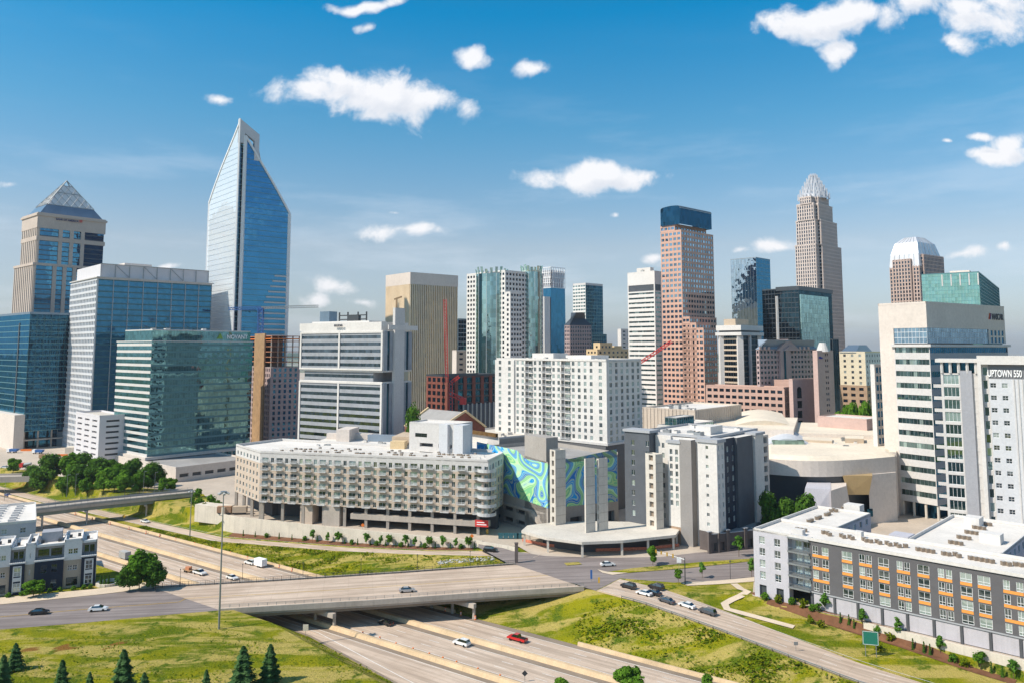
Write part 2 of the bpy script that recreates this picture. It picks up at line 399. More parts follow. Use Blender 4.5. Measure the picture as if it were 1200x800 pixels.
# road materials
def roadmat(name, base, tone, crack=.5):
    m, t, b = newmat(name); MATS[name] = m
    tc = N(t, 'ShaderNodeTexCoord'); P = tc.outputs['Object']; uv = N(t, 'ShaderNodeUVMap').outputs[0]
    n = lambda sc, det=4, vec=P: N(t, 'ShaderNodeTexNoise', ins={'Vector': vec, 'Scale': sc, 'Detail': float(det), 'Roughness': .65}).outputs[0]
    c = MIX(t, MR(t, n(.08), .3, .7), base, tone)
    st_ = N(t, 'ShaderNodeMapping', ins={0: uv, 3: (.025, .55, 1)}).outputs[0]      # wheel tracks along the lanes
    c = MIX(t, MA(t, 'MULTIPLY', MR(t, n(1.0, 3, st_), .40, .62), .6), c, tuple(x*.62 for x in base))
    c = MIX(t, MA(t, 'MULTIPLY', MR(t, n(.9, 6), .55, .72), .4), c, tuple(x*.75 for x in base))
    v = N(t, 'ShaderNodeTexBrick', ins={'Vector': uv, 'Scale': 1.0, 'Mortar Size': .035, 'Brick Width': 7.0, 'Row Height': 3.65, 'Color1': (1,1,1,1), 'Color2': (.93,.93,.93,1), 'Mortar': (.62,.6,.58,1)})
    v.offset = 0.0
    c = MIX(t, crack, c, v.outputs['Color'], 'MULTIPLY')
    t.links.new(c, b.inputs['Base Color']); b.inputs['Roughness'].default_value = .9; b.inputs['Specular IOR Level'].default_value = .15
    return m
roadmat('concrete_road', (.50,.385,.295), (.60,.48,.38), .6)
roadmat('asphalt_road', (.225,.19,.178), (.28,.24,.225), 0.0)
roadmat('old_asphalt', (.24,.2,.17), (.3,.26,.22), 0.0)
M('paving', (.46,.39,.32), .9, .15, .05); M('sidewalk', (.6,.49,.37), .9, .1, .2)
M('yellow_paint', (.55,.36,.1), .8, .2, .5); M('white_paint', (.7,.68,.64), .8, .2, .8)
M('barrier_concrete', (.58,.43,.27), .9, .15, .2, streak=.1); M('shoulder', (.24,.19,.145), .95, .2, .1)
M('concrete', (.42,.37,.32), .9, .14, .12, streak=.12, bump=.2); M('pale_concrete', (.56,.52,.46), .9, .12, .12, streak=.12)
M('steel_grey', (.3,.32,.33), .5, .1, .5, metal=.6); M('dark_metal', (.04,.045,.05), .5, .1, .5); M('mulch', (.16,.075,.04), .95, .25, .4)

def strip(name, ts, fa, fb, mat, lift, label, off_z=None, cat='road', build=True, mbx=None):
    """ribbon between rows fa(t), fb(t) following the terrain"""
    mb = mbx or MB(); pv = None; d = 0
    for t_ in ts:
        a = st2xy(fa(t_), t_); b2 = st2xy(fb(t_), t_)
        mid = ((a[0]+b2[0])/2, (a[1]+b2[1])/2); z = zt(*mid)+lift
        if pv:
            L = abs(t_-pv[3]); w = fb(t_)-fa(t_)
            mb.poly([(*pv[0],pv[2]),(*a,z),(*b2,z),(*pv[1],pv[2])], uv=[(d,fa(pv[3])),(d+L,fa(t_)),(d+L,fb(t_)),(d,fb(pv[3]))]); d += L
        pv = (a, b2, z, t_)
    if build: return tag(mb.build(name, MATS[mat]), label, cat, kind='structure')
def polysheet(name, pts, mat, z, label, cat='road', uvdir=(1,0)):
    mb = MB(); P3 = [Vector((p[0], p[1], z)) for p in pts]
    ux, uy = uvdir; l = math.hypot(ux, uy); ux /= l; uy /= l
    for tri in tessellate_polygon([P3]):
        q = [P3[i] for i in tri]
        if (q[1]-q[0]).cross(q[2]-q[0]).z < 0: q.reverse()
        mb.poly(q, uv=[(p.x*ux+p.y*uy, -p.x*uy+p.y*ux) for p in q])
    return tag(mb.build(name, MATS[mat]), label, cat, kind='structure')
TS_ = list(range(-615, 261, 5))
c_ = lambda v: (lambda t_: v)
strip('freeway', TS_, lambda t_: ne(t_)+.2, c_(179.2), 'shoulder', .02, 'dark asphalt shoulders of the sunken freeway')
strip('freeway_lanes', TS_, lambda t_: ne(t_)+1.0, c_(147.4), 'concrete_road', .035, 'near carriageway of worn concrete lanes')
strip('freeway_lanes', TS_, c_(152.4), c_(162.4), 'concrete_road', .035, 'middle carriageway of worn concrete lanes')
strip('freeway_lanes', TS_, c_(166.6), c_(176.9), 'concrete_road', .035, 'far carriageway of worn concrete lanes')
mb = MB()
for s0 in (147.0, 152.7, 162.1, 168.2, 176.6):
    strip('', TS_, c_(s0), c_(s0+.16), '', .05, '', build=False, mbx=mb)
strip('', TS_, lambda t_: ne(t_)+3.4, lambda t_: ne(t_)+3.6, '', .05, '', build=False, mbx=mb)
for s0 in (156.0, 159.2, 171.2, 174.0):
    for t_ in range(-610, 250, 12): strip('', [t_, t_+3.5], c_(s0), c_(s0+.16), '', .05, '', build=False, mbx=mb)
tag(mb.build('lane_markings', MATS['white_paint']), 'white lane lines on the freeway', 'road marking', kind='structure')
# ramps
ra = [t_ for t_ in TS_ if t_ <= -150]; rb = [t_ for t_ in TS_ if t_ >= -115]
strip('ramp_road', ra, lambda t_: ramp(t_)[0]+.4, lambda t_: ramp(t_)[0]+ramp(t_)[2]-.3, 'concrete_road', .04, 'ramp road rising beside the apartment block')
strip('ramp_road', rb, lambda t_: ramp(t_)[0]+1.2, lambda t_: ramp(t_)[0]+ramp(t_)[2]-.3, 'concrete_road', .04, 'wide ramp road with queueing cars')
strip('ramp_shoulder', rb, lambda t_: ramp(t_)[0]+.1, lambda t_: ramp(t_)[0]+1.2, 'barrier_concrete', .05, 'pale shoulder along the ramp')
mb = MB()
for k in (1.5, 5.2, 9.0, 12.6):
    if k in (5.2, 9.0):
        for t_ in range(-112, 240, 12): strip('', [t_, t_+4], lambda t2: ramp(t2)[0]+k, lambda t2: ramp(t2)[0]+k+.15, '', .056, '', build=False, mbx=mb)
    else: strip('', rb, lambda t2: ramp(t2)[0]+k, lambda t2: ramp(t2)[0]+k+.16, '', .056, '', build=False, mbx=mb)
for k in (.8, 7.2): strip('', ra, lambda t2: ramp(t2)[0]+k, lambda t2: ramp(t2)[0]+k+.16, '', .056, '', build=False, mbx=mb)
tag(mb.build('lane_markings', MATS['white_paint']), 'white lines on the ramp roads', 'road marking', kind='structure')

# streets at street level
LCP = ('w', *(LC0+LCN*.9-LCD*.5)); LCQ = ('w', *(LC0+LCN*.9+LCD*93))
pg = lambda *ps: [gr(*p)[:2] if len(p) == 2 else p[1:] for p in ps]
polysheet('city_ground', pg((-100,541),(20,549),(120,566),(238,578),(262,602),*[('w', *st2xy(ramp(t_)[0]+ramp(t_)[2]+4.6, t_)) for t_ in (-296,-280,-260,-240,-220,-200,-182)],(608,640),(625,650),(700,658),(800,656),(860,660),(884,672),LCP,LCQ,(1500,823),(1500,470),(1260,436),(-300,436),(-300,520)), 'paving', .010, 'pale paving of the city blocks', 'ground')
brd = (1, .13)
polysheet('street', pg((-120,742),(0,737),(100,729),(205,719),(258,714.6),(250,700),(186,688),(110,697),(0,708),(-120,716)), 'asphalt_road', .03, 'grey asphalt street running onto the bridge', uvdir=brd)
polysheet('sidewalk', pg((-120,716),(0,708),(110,697),(186,688),(170,682),(110,690),(0,700),(-120,707)), 'sidewalk', .12, 'pale sidewalk in front of the townhouses', 'sidewalk')
polysheet('intersection', pg((600,662),(560,640.5),(562,632),(600,645),(640,651),(717,653),(775,652),(816,647),(884,642),(1000,637),(1000,668),(884,676),(842,680),(790,682),('w',*st2xy(216.5,-115.3)),('w',*st2xy(201.5,-115.3)),(684,687.5),(676,684),(640,676)), 'asphalt_road', .025, 'grey asphalt crossroads beside the bridge', uvdir=brd)
polysheet('median_grass', pg((712,670),(742,665.5),(820,658.5),(884,654),(960,649),(960,652),(884,657),(800,666),(736,671)), 'grass', .16, 'long grass strip between the street carriageways', 'grass')
polysheet('traffic_island', pg((661,659.5),(678,658.3),(682,661),(664,662.4)), 'grass', .16, 'small green traffic island at the crossroads', 'island')
polysheet('traffic_island', pg((700,667),(712,670),(736,671),(718,673.5),(706,671)), 'sidewalk', .17, 'pale pointed nose of the street median', 'island')
polysheet('sidewalk', pg((797,682.5),(842,680),(884,676),(884,681),(845,684),(806,686)), 'sidewalk', .12, 'curved pale sidewalk at the ramp corner', 'sidewalk')
# path
pth = [(860,684),(868,690),(876,693),(868,697),(857,700),(849,703.5),(852,708),(866,711),(890,716),(930,724)]
mb = MB()
PP = [gr(*p) for p in pth]
for i in range(len(PP)-1):
    a, b2 = PP[i], PP[i+1]; d0 = (PP[min(i+1,len(PP)-1)]-PP[max(i-1,0)]).normalized(); d1 = (PP[min(i+2,len(PP)-1)]-PP[i]).normalized()
    n0 = Vector((-d0.y,d0.x,0))*1.1; n1_ = Vector((-d1.y,d1.x,0))*1.1
    mb.poly([*[(p.x,p.y,zt(p.x,p.y)+.22) for p in (a-n0,b2-n1_,b2+n1_,a+n0)]])
tag(mb.build('footpath', MATS['sidewalk']), 'curving pale footpath across the lawn', 'path', kind='structure')

# ---- the near bridge over the freeway
bt = gr(600,672); 
near = [gr(x,y)[:2] for x,y in ((258,714.6),(430,704.5),(560,695.5),(684,688))]
farp = [gr(x,y)[:2] for x,y in ((180,688.5),(330,680),(470,671),(604,661))]
br = empty('road_bridge', (*st2xy(150,-135),-7), 'long low concrete road bridge over the freeway in the foreground', 'bridge')
def rib(mb, A, B, z0, z1, m=0):
    for i in range(len(A)-1):
        a, b2, c2, d2 = A[i], A[i+1], B[i+1], B[i]
        mb.prism([a, b2, c2, d2], z0, z1, bottom=True, m=m)
dk = MB(); rib(dk, near, farp, -1.5, -.02); dk.build('deck', MATS['concrete'], br)
sf = MB()
for i in range(3):
    q = [near[i], near[i+1], farp[i+1], farp[i]]
    dd = Vector(q[1])-Vector(q[0]); dd.normalize()
    sf.poly([(*p,.05) for p in q], uv=[(p[0]*.97+p[1]*.2, -p[0]*.2+p[1]*.97) for p in q])
sf.build('road_surface', MATS['concrete_road'], br)
mid = [((Vector(a)+Vector(b2))/2) for a, b2 in zip(near, farp)]
ym = MB()
L2 = [gr(x,y)[:2] for x,y in ((0,722.5),(100,713.5),(210,705))]
for off in (-.22, .12):
    pts = [Vector(p) for p in L2]+mid
    for i in range(len(pts)-1):
        d = (pts[i+1]-pts[i]).normalized(); n_ = Vector((-d.y, d.x))
        ym.poly([(*(pts[i]+n_*off),.07),(*(pts[i+1]+n_*off),.07),(*(pts[i+1]+n_*(off+.13)),.07),(*(pts[i]+n_*(off+.13)),.07)])
tag(ym.build('centre_line', MATS['yellow_paint']), 'double yellow line along bridge and street', 'road marking', kind='structure')
ed = MB(); gd = MB()
for side, ln in ((1, near), (-1, farp)):
    for i in range(3):
        a, b2 = Vector(ln[i]), Vector(ln[i+1]); L = (b2-a).length; d = (b2-a).normalized()
        ed.obox(a, d, L, .4*side*-1 if side == 1 else .4, -.9 if side == 1 else -.4, .5)
        gd.obox(a+Vector((-d.y, d.x))*(.5*side), d, L, .5*side, -2.3, -.9)
ed.build('edge_beam', MATS['concrete'], br); gd.build('girder', MATS['shoulder'], br)
def railing(parent, pts, zb, h, mat, step=2.4, fence=False):
    rl = MB()
    for i in range(len(pts)-1):
        a, b2 = Vector(pts[i]), Vector(pts[i+1]); L = (b2-a).length; d = (b2-a)/L
        n_ = max(1, int(L/step))
        for k in range(n_+1):
            p = a+d*L*k/n_; rl.bar((p.x,p.y,zb),(p.x,p.y,zb+h), .09)
        for hh in ((.35,.7,1.0) if not fence else (.2,.6,1.0)):
            rl.bar((a.x,a.y,zb+h*hh),(b2.x,b2.y,zb+h*hh), .06)
        if fence:
            for k in range(int(L/.5)): 
                p = a+d*(k*.5); rl.bar((p.x,p.y,zb+.1),(p.x,p.y,zb+h), .035)
    return rl.build('railing', MATS[mat], parent)
off = lambda ln, o: [(*(Vector(p)+Vector((-.13,.99))*o),) for p in ln]
railing(br, off(near, .2), .55, .8, 'steel_grey'); railing(br, off(farp, -.2), -.02, 1.5, 'dark_metal', fence=True)
for s0 in (149.9, 178.8):
    pr = MB()
    # bent: row of columns and a cap under the deck, parallel to the freeway
    def on(ln):
        for i in range(len(ln)-1):
            a, b2 = Vector(ln[i]), Vector(ln[i+1]); sa, sb = xy2st(*a)[0], xy2st(*b2)[0]
            if sa <= s0 <= sb or (i == len(ln)-2): return a+(b2-a)*((s0-sa)/(sb-sa))
            if i == 0 and s0 < sa: return a+(b2-a)*((s0-sa)/(sb-sa))
    A, B2 = on(near), on(farp); d = (B2-A); L = d.length; d.normalize()
    pr.obox(A+Vector((d.y,-d.x))*-.6-d*.3, d, L, 1.2 if True else 0, -3.5, -2.3)
    for k in range(5):
        p = A+d*(1.0+(L-2.0)*k/4); pr.bar((p.x,p.y,-7),(p.x,p.y,-3.4), .95, n=10)
    pr.build('pier', MATS['concrete'], br)
# ---- far overpass at the left
b2e = empty('road_bridge', (*st2xy(150,-345),-7), 'narrow concrete overpass with grey rails crossing the freeway behind the townhouses', 'bridge')
zb = 1.5
na = [gr(x,y,zb)[:2] for x,y in ((-120,616),(0,602.5),(110,590),(226,578.5))]; fa_ = [gr(x,y,zb)[:2] for x,y in ((-120,609),(0,597),(110,585.5),(226,574.5))]
dk = MB(); rib(dk, na, fa_, zb-1.1, zb); dk.build('deck', MATS['concrete'], b2e)
gg = MB()
for ln, o in ((na, .5), (fa_, -.5)):
    for i in range(3):
        a, c2 = Vector(ln[i]), Vector(ln[i+1]); d = (c2-a).normalized(); gg.obox(a+Vector((-d.y,d.x))*o, d, (c2-a).length, .6, zb-2.6, zb-1.1)
M('girder_green', (.17,.2,.17), .7, .15, .3)
gg.build('girder', MATS['girder_green'], b2e)
railing(b2e, na, zb, 1.7, 'steel_grey', fence=True); railing(b2e, fa_, zb, 1.7, 'steel_grey', fence=True)
pp = MB()
for ln in (na, fa_):
    for i in range(3):
        a, c2 = Vector(ln[i]), Vector(ln[i+1]); d = (c2-a).normalized(); pp.obox(a, d, (c2-a).length, .3, zb, zb+.85)
pp.build('parapet', MATS['steel_grey'], b2e)
for px in (61, 112, 180):
    pr = MB(); 
    q = gr(px, 599, zb)
    for i in range(3):
        a, c2 = Vector(na[i]), Vector(na[i+1]); f0, f1 = Vector(fa_[i]), Vector(fa_[i+1])
        L = along(a, (c2-a).normalized(), px); 
        if 0 <= L <= (c2-a).length:
            u = L/(c2-a).length; A = a+(c2-a)*u; B2 = f0+(f1-f0)*u; d = (B2-A); LL = d.length; d.normalize()
            for k in range(3):
                p = A+d*(.4+(LL-.8)*k/2); pr.bar((p.x,p.y,-7),(p.x,p.y,zb-3), .8, n=10)
            pr.obox(A-d*.2, d, LL+.4, 1.1, zb-3.3, zb-2.6)
    pr.build('pier', MATS['concrete'], b2e)
# far left little overpass in the background
b3 = empty('road_bridge', (*gr(-10,560,-4)[:2],-4), 'short dark overpass half hidden by trees at the far left', 'bridge')
mb = MB(); A, B2 = gr(-60,562,1), gr(38,559.5,1); d = (B2-A); L = d.length; d.normalize()
mb.obox(A, d, L, 12, -1.0, 1.0); mb.build('deck', MATS['concrete'], b3); mb = MB(); mb.obox(A, d, L, .3, 1, 2); mb.obox(A+Vector((-d.y,d.x,0))*11.6, d, L, .3, 1, 2); mb.build('parapet', MATS['concrete'], b3)

# ---- concrete median barriers
def barrier(s0, t0, t1, w, h, label, mat='barrier_concrete'):
    mb = MB(); a = [st2xy(s0-w/2, t0), st2xy(s0-w/2, t1), st2xy(s0+w/2, t1), st2xy(s0+w/2, t0)]
    a2 = [st2xy(s0-w*.25, t0), st2xy(s0-w*.25, t1), st2xy(s0+w*.25, t1), st2xy(s0+w*.25, t0)]
    a.reverse(); a2.reverse()
    mb.loft(a, -6.99, a2, -7+h)
    if mb.f: pass
    return single('concrete_barrier', mb, MATS[mat], label, 'barrier')
barrier(149.9, -610, 250, 1.8, 1.0, 'long sand coloured concrete barrier between near and middle carriageways')
barrier(165.4, -610, 250, 1.9, 1.0, 'long sand coloured concrete barrier between middle and far carriageways')
barrier(179.3, -610, -150, 1.0, .9, 'low concrete wall at the foot of the green bank left of the bridge')
barrier(179.3, -108, 250, 1.0, .9, 'low concrete wall at the foot of the green bank right of the bridge')
# ================================================================ buildings
V2 = lambda p: Vector((p[0], p[1]))
WS = {}
def win_style(key, g, f=None, fr=.08, nv=0, nh=0, sub=False, nhz=None): WS[key] = dict(g=g, f=f, fr=fr, nv=nv, nh=nh, sub=sub, nhz=nhz)
def win_quads(w, h, st, T):
    """T(x, y, z) maps local window coordinates (x along wall, y outward) to space; returns frame quads, pane quads"""
    F, Pn = [], []
    fr = st['fr']
    Pn.append([T(0,0,0), T(w,0,0), T(w,0,h), T(0,0,h)])
    if st['f']:
        bars = [(0,fr,0,h),(w-fr,w,0,h),(fr,w-fr,0,fr),(fr,w-fr,h-fr,h)]
        for i in range(st['nv']):
            x = w*(i+1)/(st['nv']+1); bars.append((x-fr*.4, x+fr*.4, fr, h-fr))
        zs = st['nhz'] if st['nhz'] else [(i+1)/(st['nh']+1) for i in range(st['nh'])]
        for q in zs: bars.append((fr, w-fr, h*q-fr*.4, h*q+fr*.4))
        for x0, x1, z0, z1 in bars:
            y = .07
            F.append([T(x0,y,z0), T(x1,y,z0), T(x1,y,z1), T(x0,y,z1)])
            F.append([T(x0,y,z1), T(x1,y,z1), T(x1,0,z1), T(x0,0,z1)]); F.append([T(x0,0,z0), T(x1,0,z0), T(x1,y,z0), T(x0,y,z0)])
            F.append([T(x1,y,z0), T(x1,0,z0), T(x1,0,z1), T(x1,y,z1)]); F.append([T(x0,0,z0), T(x0,y,z0), T(x0,y,z1), T(x0,0,z1)])
    return F, Pn
WCACHE = {}
def win_mesh(w, h, key):
    k = (round(w,2), round(h,2), key)
    if k in WCACHE: return WCACHE[k]
    st = WS[key]; F, Pn = win_quads(w, h, st, lambda x, y, z: (x, -y, z))
    uvp = [(.01,.01),(.02,.01),(.02,.02),(.01,.02)]
    if st['sub']:
        a = MB(); [a.poly(q) for q in F]; c = MB(); [c.poly(q, uv=uvp) for q in Pn]
        r = (a.mesh('window', MATS[st['f']]), c.mesh('pane', MATS[st['g']]))
    else:
        a = MB(); [a.poly(q, m=0) for q in F]
        [a.poly(q, m=1 if st['f'] else 0, uv=uvp) for q in Pn]
        r = (a.mesh('window', [MATS[st['f']], MATS[st['g']]] if st['f'] else [MATS[st['g']]]), None)
    WCACHE[k] = r; return r
class Bld:
    def __init__(s, name, loc, label, cat='building', group=None):
        s.e = empty(name, (loc[0], loc[1], loc[2] if len(loc) > 2 else 0.0), label, cat, group); s.parts = {}; s.wins = []; s.n = 0
    def p(s, part, mat):
        k = (part, mat)
        if k not in s.parts: s.parts[k] = MB()
        return s.parts[k]
    def facade(s, A, B, z0, z1, st):
        A, B = V2(A), V2(B); d = B-A; L = d.length
        if L < .3 or z1 <= z0: return
        d /= L; nrm = Vector((d.y, -d.x)); k = st['k']; face_vis = nrm.dot(-(A+B)/2) > 0
        P = lambda u, v, o=0.0: (A.x+d.x*u+nrm.x*o, A.y+d.y*u+nrm.y*o, v)
        if k == 'blank' or not face_vis:
            s.p(st.get('part', 'wall'), st.get('mat') or st.get('mmat')).poly([P(0,z0),P(L,z0),P(L,z1),P(0,z1)]); return
        if k == 'punch':
            w = s.p(st.get('part', 'wall'), st['mat']); mL, mR = st.get('m', (1,1)); fh = st['fh']; dep = st.get('dep', .25)
            zb = z0+st.get('zb', 0); zt_ = z1-st.get('zt', 0)
            n = st.get('n') or max(1, int(round((L-mL-mR)/st['cw']))); cw = (L-mL-mR)/n; nf = st.get('nf') or max(1, int(round((zt_-zb)/fh))); fh = (zt_-zb)/nf
            ww = min(st['ww'], cw*.92) if st['ww'] > 1 else cw*st['ww']; wh = min(st['wh'], fh*.94) if st['wh'] > 1 else fh*st['wh']; sill = st.get('sill', (fh-wh)*.45)
            skip = st.get('skip'); ang = math.atan2(d.y, d.x)
            us = st['us'] if 'us' in st else [(mL+cw*i+(cw-ww)/2, mL+cw*i+(cw+ww)/2) for i in range(n)]; n = len(us); vs = [(zb+fh*j+sill, zb+fh*j+sill+wh) for j in range(nf)]
            q = lambda u0, u1, v0, v1: w.poly([P(u0,v0),P(u1,v0),P(u1,v1),P(u0,v1)]) if u1 > u0+.001 and v1 > v0+.001 else None
            pu = 0
            for i, (u0, u1) in enumerate(us):
                q(pu, u0, z0, z1); pu = u1; pv = z0
                for j, (v0, v1) in enumerate(vs):
                    if skip and skip(i, j, n, nf): continue
                    q(u0, u1, pv, v0); pv = v1
                    for quad in ([P(u0,v0),P(u1,v0),P(u1,v0,-dep),P(u0,v0,-dep)], [P(u0,v1,-dep),P(u1,v1,-dep),P(u1,v1),P(u0,v1)],
                                 [P(u0,v0),P(u0,v0,-dep),P(u0,v1,-dep),P(u0,v1)], [P(u1,v0,-dep),P(u1,v0),P(u1,v1),P(u1,v1,-dep)]): w.poly(quad)
                    s.wins.append((P(u0,v0,-dep), ang, u1-u0, v1-v0, st['win']))
                    if st.get('ac'):      # small wall unit below the window
                        s.p('wall_vent', st['ac']).poly([P(u0+.3,v0-.55,.03),P(u1-.3,v0-.55,.03),P(u1-.3,v0-.2,.03),P(u0+.3,v0-.2,.03)])
                q(u0, u1, pv, z1)
            q(pu, L, z0, z1)
            return
        if k == 'curtain':
            dep = st.get('dep', 0); gm = st['g']
            s.p('glass_wall_right' if False else 'glass_wall', gm).poly([P(0,z0),P(L,z0),P(L,z1),P(0,z1)], uv=[(.001,z0-z0+.001),(L,.001),(L,z1-z0),(.001,z1-z0)])
            fh = st.get('fh', 4); sh_ = st.get('sh', 0); cw = st.get('cw', 0); mw = st.get('mw', .15); md = st.get('md', .12); sdp = st.get('sd', .08)
            if sh_:
                zz = z0+st.get('z_off', 0)
                sp_ = s.p('floor_band', st['smat'])
                while zz < z1-.2:
                    sp_.obox(A+d*.01, d, L-.02, -sdp, zz, min(zz+sh_, z1)); zz += fh
            if cw:
                n = max(1, int(round(L/cw))); mu = s.p('mullion', st['mmat'])
                for i in range(n+1):
                    if st.get('mskip') and st['mskip'](i, n): continue
                    c0 = L*i/n; u0 = max(0, c0-mw/2); u1 = min(L, c0+mw/2)
                    mu.obox(A+d*u0, d, u1-u0, -md, z0, z1)
            return
        if k == 'ribbon':
            mL, mR = st.get('m', (0,0)); zb = z0+st.get('zb', 0); zt_ = z1-st.get('zt', 0); nf = st.get('nf') or int(round((zt_-zb)/st['fh'])); fh = (zt_-zb)/nf; bh = st['bh']; sill = st.get('sill', fh-bh-.2); dep = st.get('dep', .25)
            w = s.p('wall', st['mat']); pv = z0
            q = lambda u0, u1, v0, v1: w.poly([P(u0,v0),P(u1,v0),P(u1,v1),P(u0,v1)]) if u1 > u0+.001 and v1 > v0+.001 else None
            for j in range(nf):
                v0 = zb+fh*j+sill; v1 = v0+bh; q(mL, L-mR, pv, v0); pv = v1; b = MB()
                for quad in ([P(mL,v0),P(L-mR,v0),P(L-mR,v0,-dep),P(mL,v0,-dep)], [P(mL,v1,-dep),P(L-mR,v1,-dep),P(L-mR,v1),P(mL,v1)],
                             [P(mL,v0),P(mL,v0,-dep),P(mL,v1,-dep),P(mL,v1)], [P(L-mR,v0,-dep),P(L-mR,v0),P(L-mR,v1),P(L-mR,v1,-dep)]): w.poly(quad)
                b.poly([P(mL,v0,-dep),P(L-mR,v0,-dep),P(L-mR,v1,-dep),P(mL,v1,-dep)], uv=[(0.01,j*10+.1),(L-mL-mR,j*10+.1),(L-mL-mR,j*10+bh),(0.01,j*10+bh)], m=0)
                if st.get('cw'):
                    n = max(1, int((L-mL-mR)/st['cw']))
                    for i in range(1, n): b.obox(V2(P(mL+(L-mL-mR)*i/n-.05, 0, -dep)), d, .1, -.08, v0, v1, m=1)
                b.build('window_band', [MATS[st['g']], MATS[st.get('f', 'steel_grey')]], s.e)
            q(mL, L-mR, pv, z1); q(0, mL, z0, z1); q(L-mR, L, z0, z1)
            return
    def block(s, F, z0, z1, left, right, back=None, roof='roof_white', par=.9, parmat=None, bottom=False, pt=.35):
        n = len(F); 
        back = back or dict(k='blank', mat=(left.get('mat') or left.get('mmat') or left.get('g')))
        s.facade(F[-1], F[0], z0, z1, left); s.facade(F[0], F[1], z0, z1, right)
        for i in range(1, n-1): s.facade(F[i], F[i+1], z0, z1, back)
        pm = parmat or left.get('mat') or left.get('mmat') or 'white_wall'
        zr = z1
        if par:
            pz = z1+par; pr = s.p('parapet', pm)
            cx = sum((V2(p) for p in F), Vector((0,0)))/n
            for i in range(n):
                a, b = V2(F[i]), V2(F[(i+1)%n]); d = (b-a); L = d.length; d /= L
                pr.obox(a-d*0.06+Vector((d.y,-d.x))*.06, d, L+.12, pt, z1-.06, pz)
        s.p('roof', roof).poly([(p[0],p[1],z1-.03 if par else z1) for p in F])
        if bottom: s.p('underside', pm).poly([(p[0],p[1],z0) for p in reversed(F)])
    def post(s, part, mat, a, b2, w, n=8, w2=None):
        m_ = MB(); m_.bar(a, b2, w, n=n, w2=w2); return m_.build(part, MATS[mat], s.e)
    def box(s, part, mat, F, z0, z1, **k):
        m_ = MB(); m_.prism(F, z0, z1, bottom=True, **k); return m_.build(part, MATS[mat], s.e)
    def finish(s, cap=100, wname='window'):
        for (part, mat), mb in s.parts.items(): mb.build(part, MATS[mat], s.e)
        s.wins.sort(key=lambda w: (Vector(w[0])-Vector((0,0,CZ))).length)
        for (P, ang, w, h, key) in s.wins[:cap]:
            me, pane = win_mesh(w, h, key); o = bpy.data.objects.new(wname, me); COL.objects.link(o); o.parent = s.e
            o.location = Vector(P)-s.e.location; o.rotation_euler[2] = ang
            if pane: c = bpy.data.objects.new('pane', pane); COL.objects.link(c); c.parent = o
        rest = s.wins[cap:]
        if rest:
            by = {}
            for (P, ang, w, h, key) in rest:
                mb = by.setdefault(key, MB()); ca, sa = math.cos(ang), math.sin(ang)
                F, Pn = win_quads(w, h, WS[key], lambda x, y, z: (P[0]+x*ca+y*sa, P[1]+x*sa-y*ca, P[2]+z))
                for q in F: mb.poly(q, m=0)
                u, v = random.random()*900, random.random()*900
                for q in Pn: mb.poly(q, m=1 if WS[key]['f'] else 0, uv=[(u,v),(u+.01,v),(u+.01,v+.01),(u,v+.01)])
            allm = MB(); mats = []
            for key, mb in by.items():
                ms = [WS[key]['f'], WS[key]['g']] if WS[key]['f'] else [WS[key]['g']]
                idx = []
                for x in ms:
                    if x not in mats: mats.append(x)
                    idx.append(mats.index(x))
                for f, mi, uv in zip(mb.f, mb.m, mb.uv): allm.poly([mb.v[i] for i in f], uv=uv, m=idx[mi])
            o = allm.build(wname, [MATS[x] for x in mats], s.e); o['kind'] = 'stuff'
        return s.e
def inset(F, d):
    out = []; n = len(F)
    for i in range(n):
        p, a, b = V2(F[i]), V2(F[i-1]), V2(F[(i+1)%n]); e1 = (p-a).normalized(); e2 = (b-p).normalized()
        n1 = Vector((-e1.y, e1.x)); n2 = Vector((-e2.y, e2.x)); k = 1+n1.dot(n2)
        out.append(p+(n1+n2)*(d/k))
    return out
def sub(F, u0, u1, v0, v1):
    """sub rectangle in fractions: u along N->R, v along N->L"""
    N_, R2, B_, L_ = map(V2, F); a = R2-N_; b = L_-N_
    return [N_+a*u0+b*v0, N_+a*u1+b*v0, N_+a*u1+b*v1, N_+a*u0+b*v1]
def hvac(b, F, z, n, seed=1, mats=('roof_unit','white_wall','steel_grey'), big=1.0, name='rooftop_unit'):
    r = random.Random(seed); d = (V2(F[1])-V2(F[0])).normalized()
    for i in range(n):
        u, v = r.uniform(.08,.82), r.uniform(.08,.82); q = sub(F, u, u+.01, v, v+.01)[0]
        w, dd, h = r.uniform(1.5,5)*big, r.uniform(1.5,4)*big, r.uniform(1,2.4)*big; mb = MB()
        mb.obox(q, d, w, dd, z, z+h*.85, m=0); mb.obox(q+d*.2, d, w-.4, .3, z+h*.85, z+h, m=1)
        for k in range(int(w/1.3)): mb.bar((*(q+d*(.7+k*1.3)+Vector((-d.y,d.x))*dd*.5),z+h*.85), (*(q+d*(.7+k*1.3)+Vector((-d.y,d.x))*dd*.5),z+h), .9, n=8, m=2)
        mb.build(name, [MATS[r.choice(mats)], MATS['steel_grey'], MATS['dark_metal']], b.e)

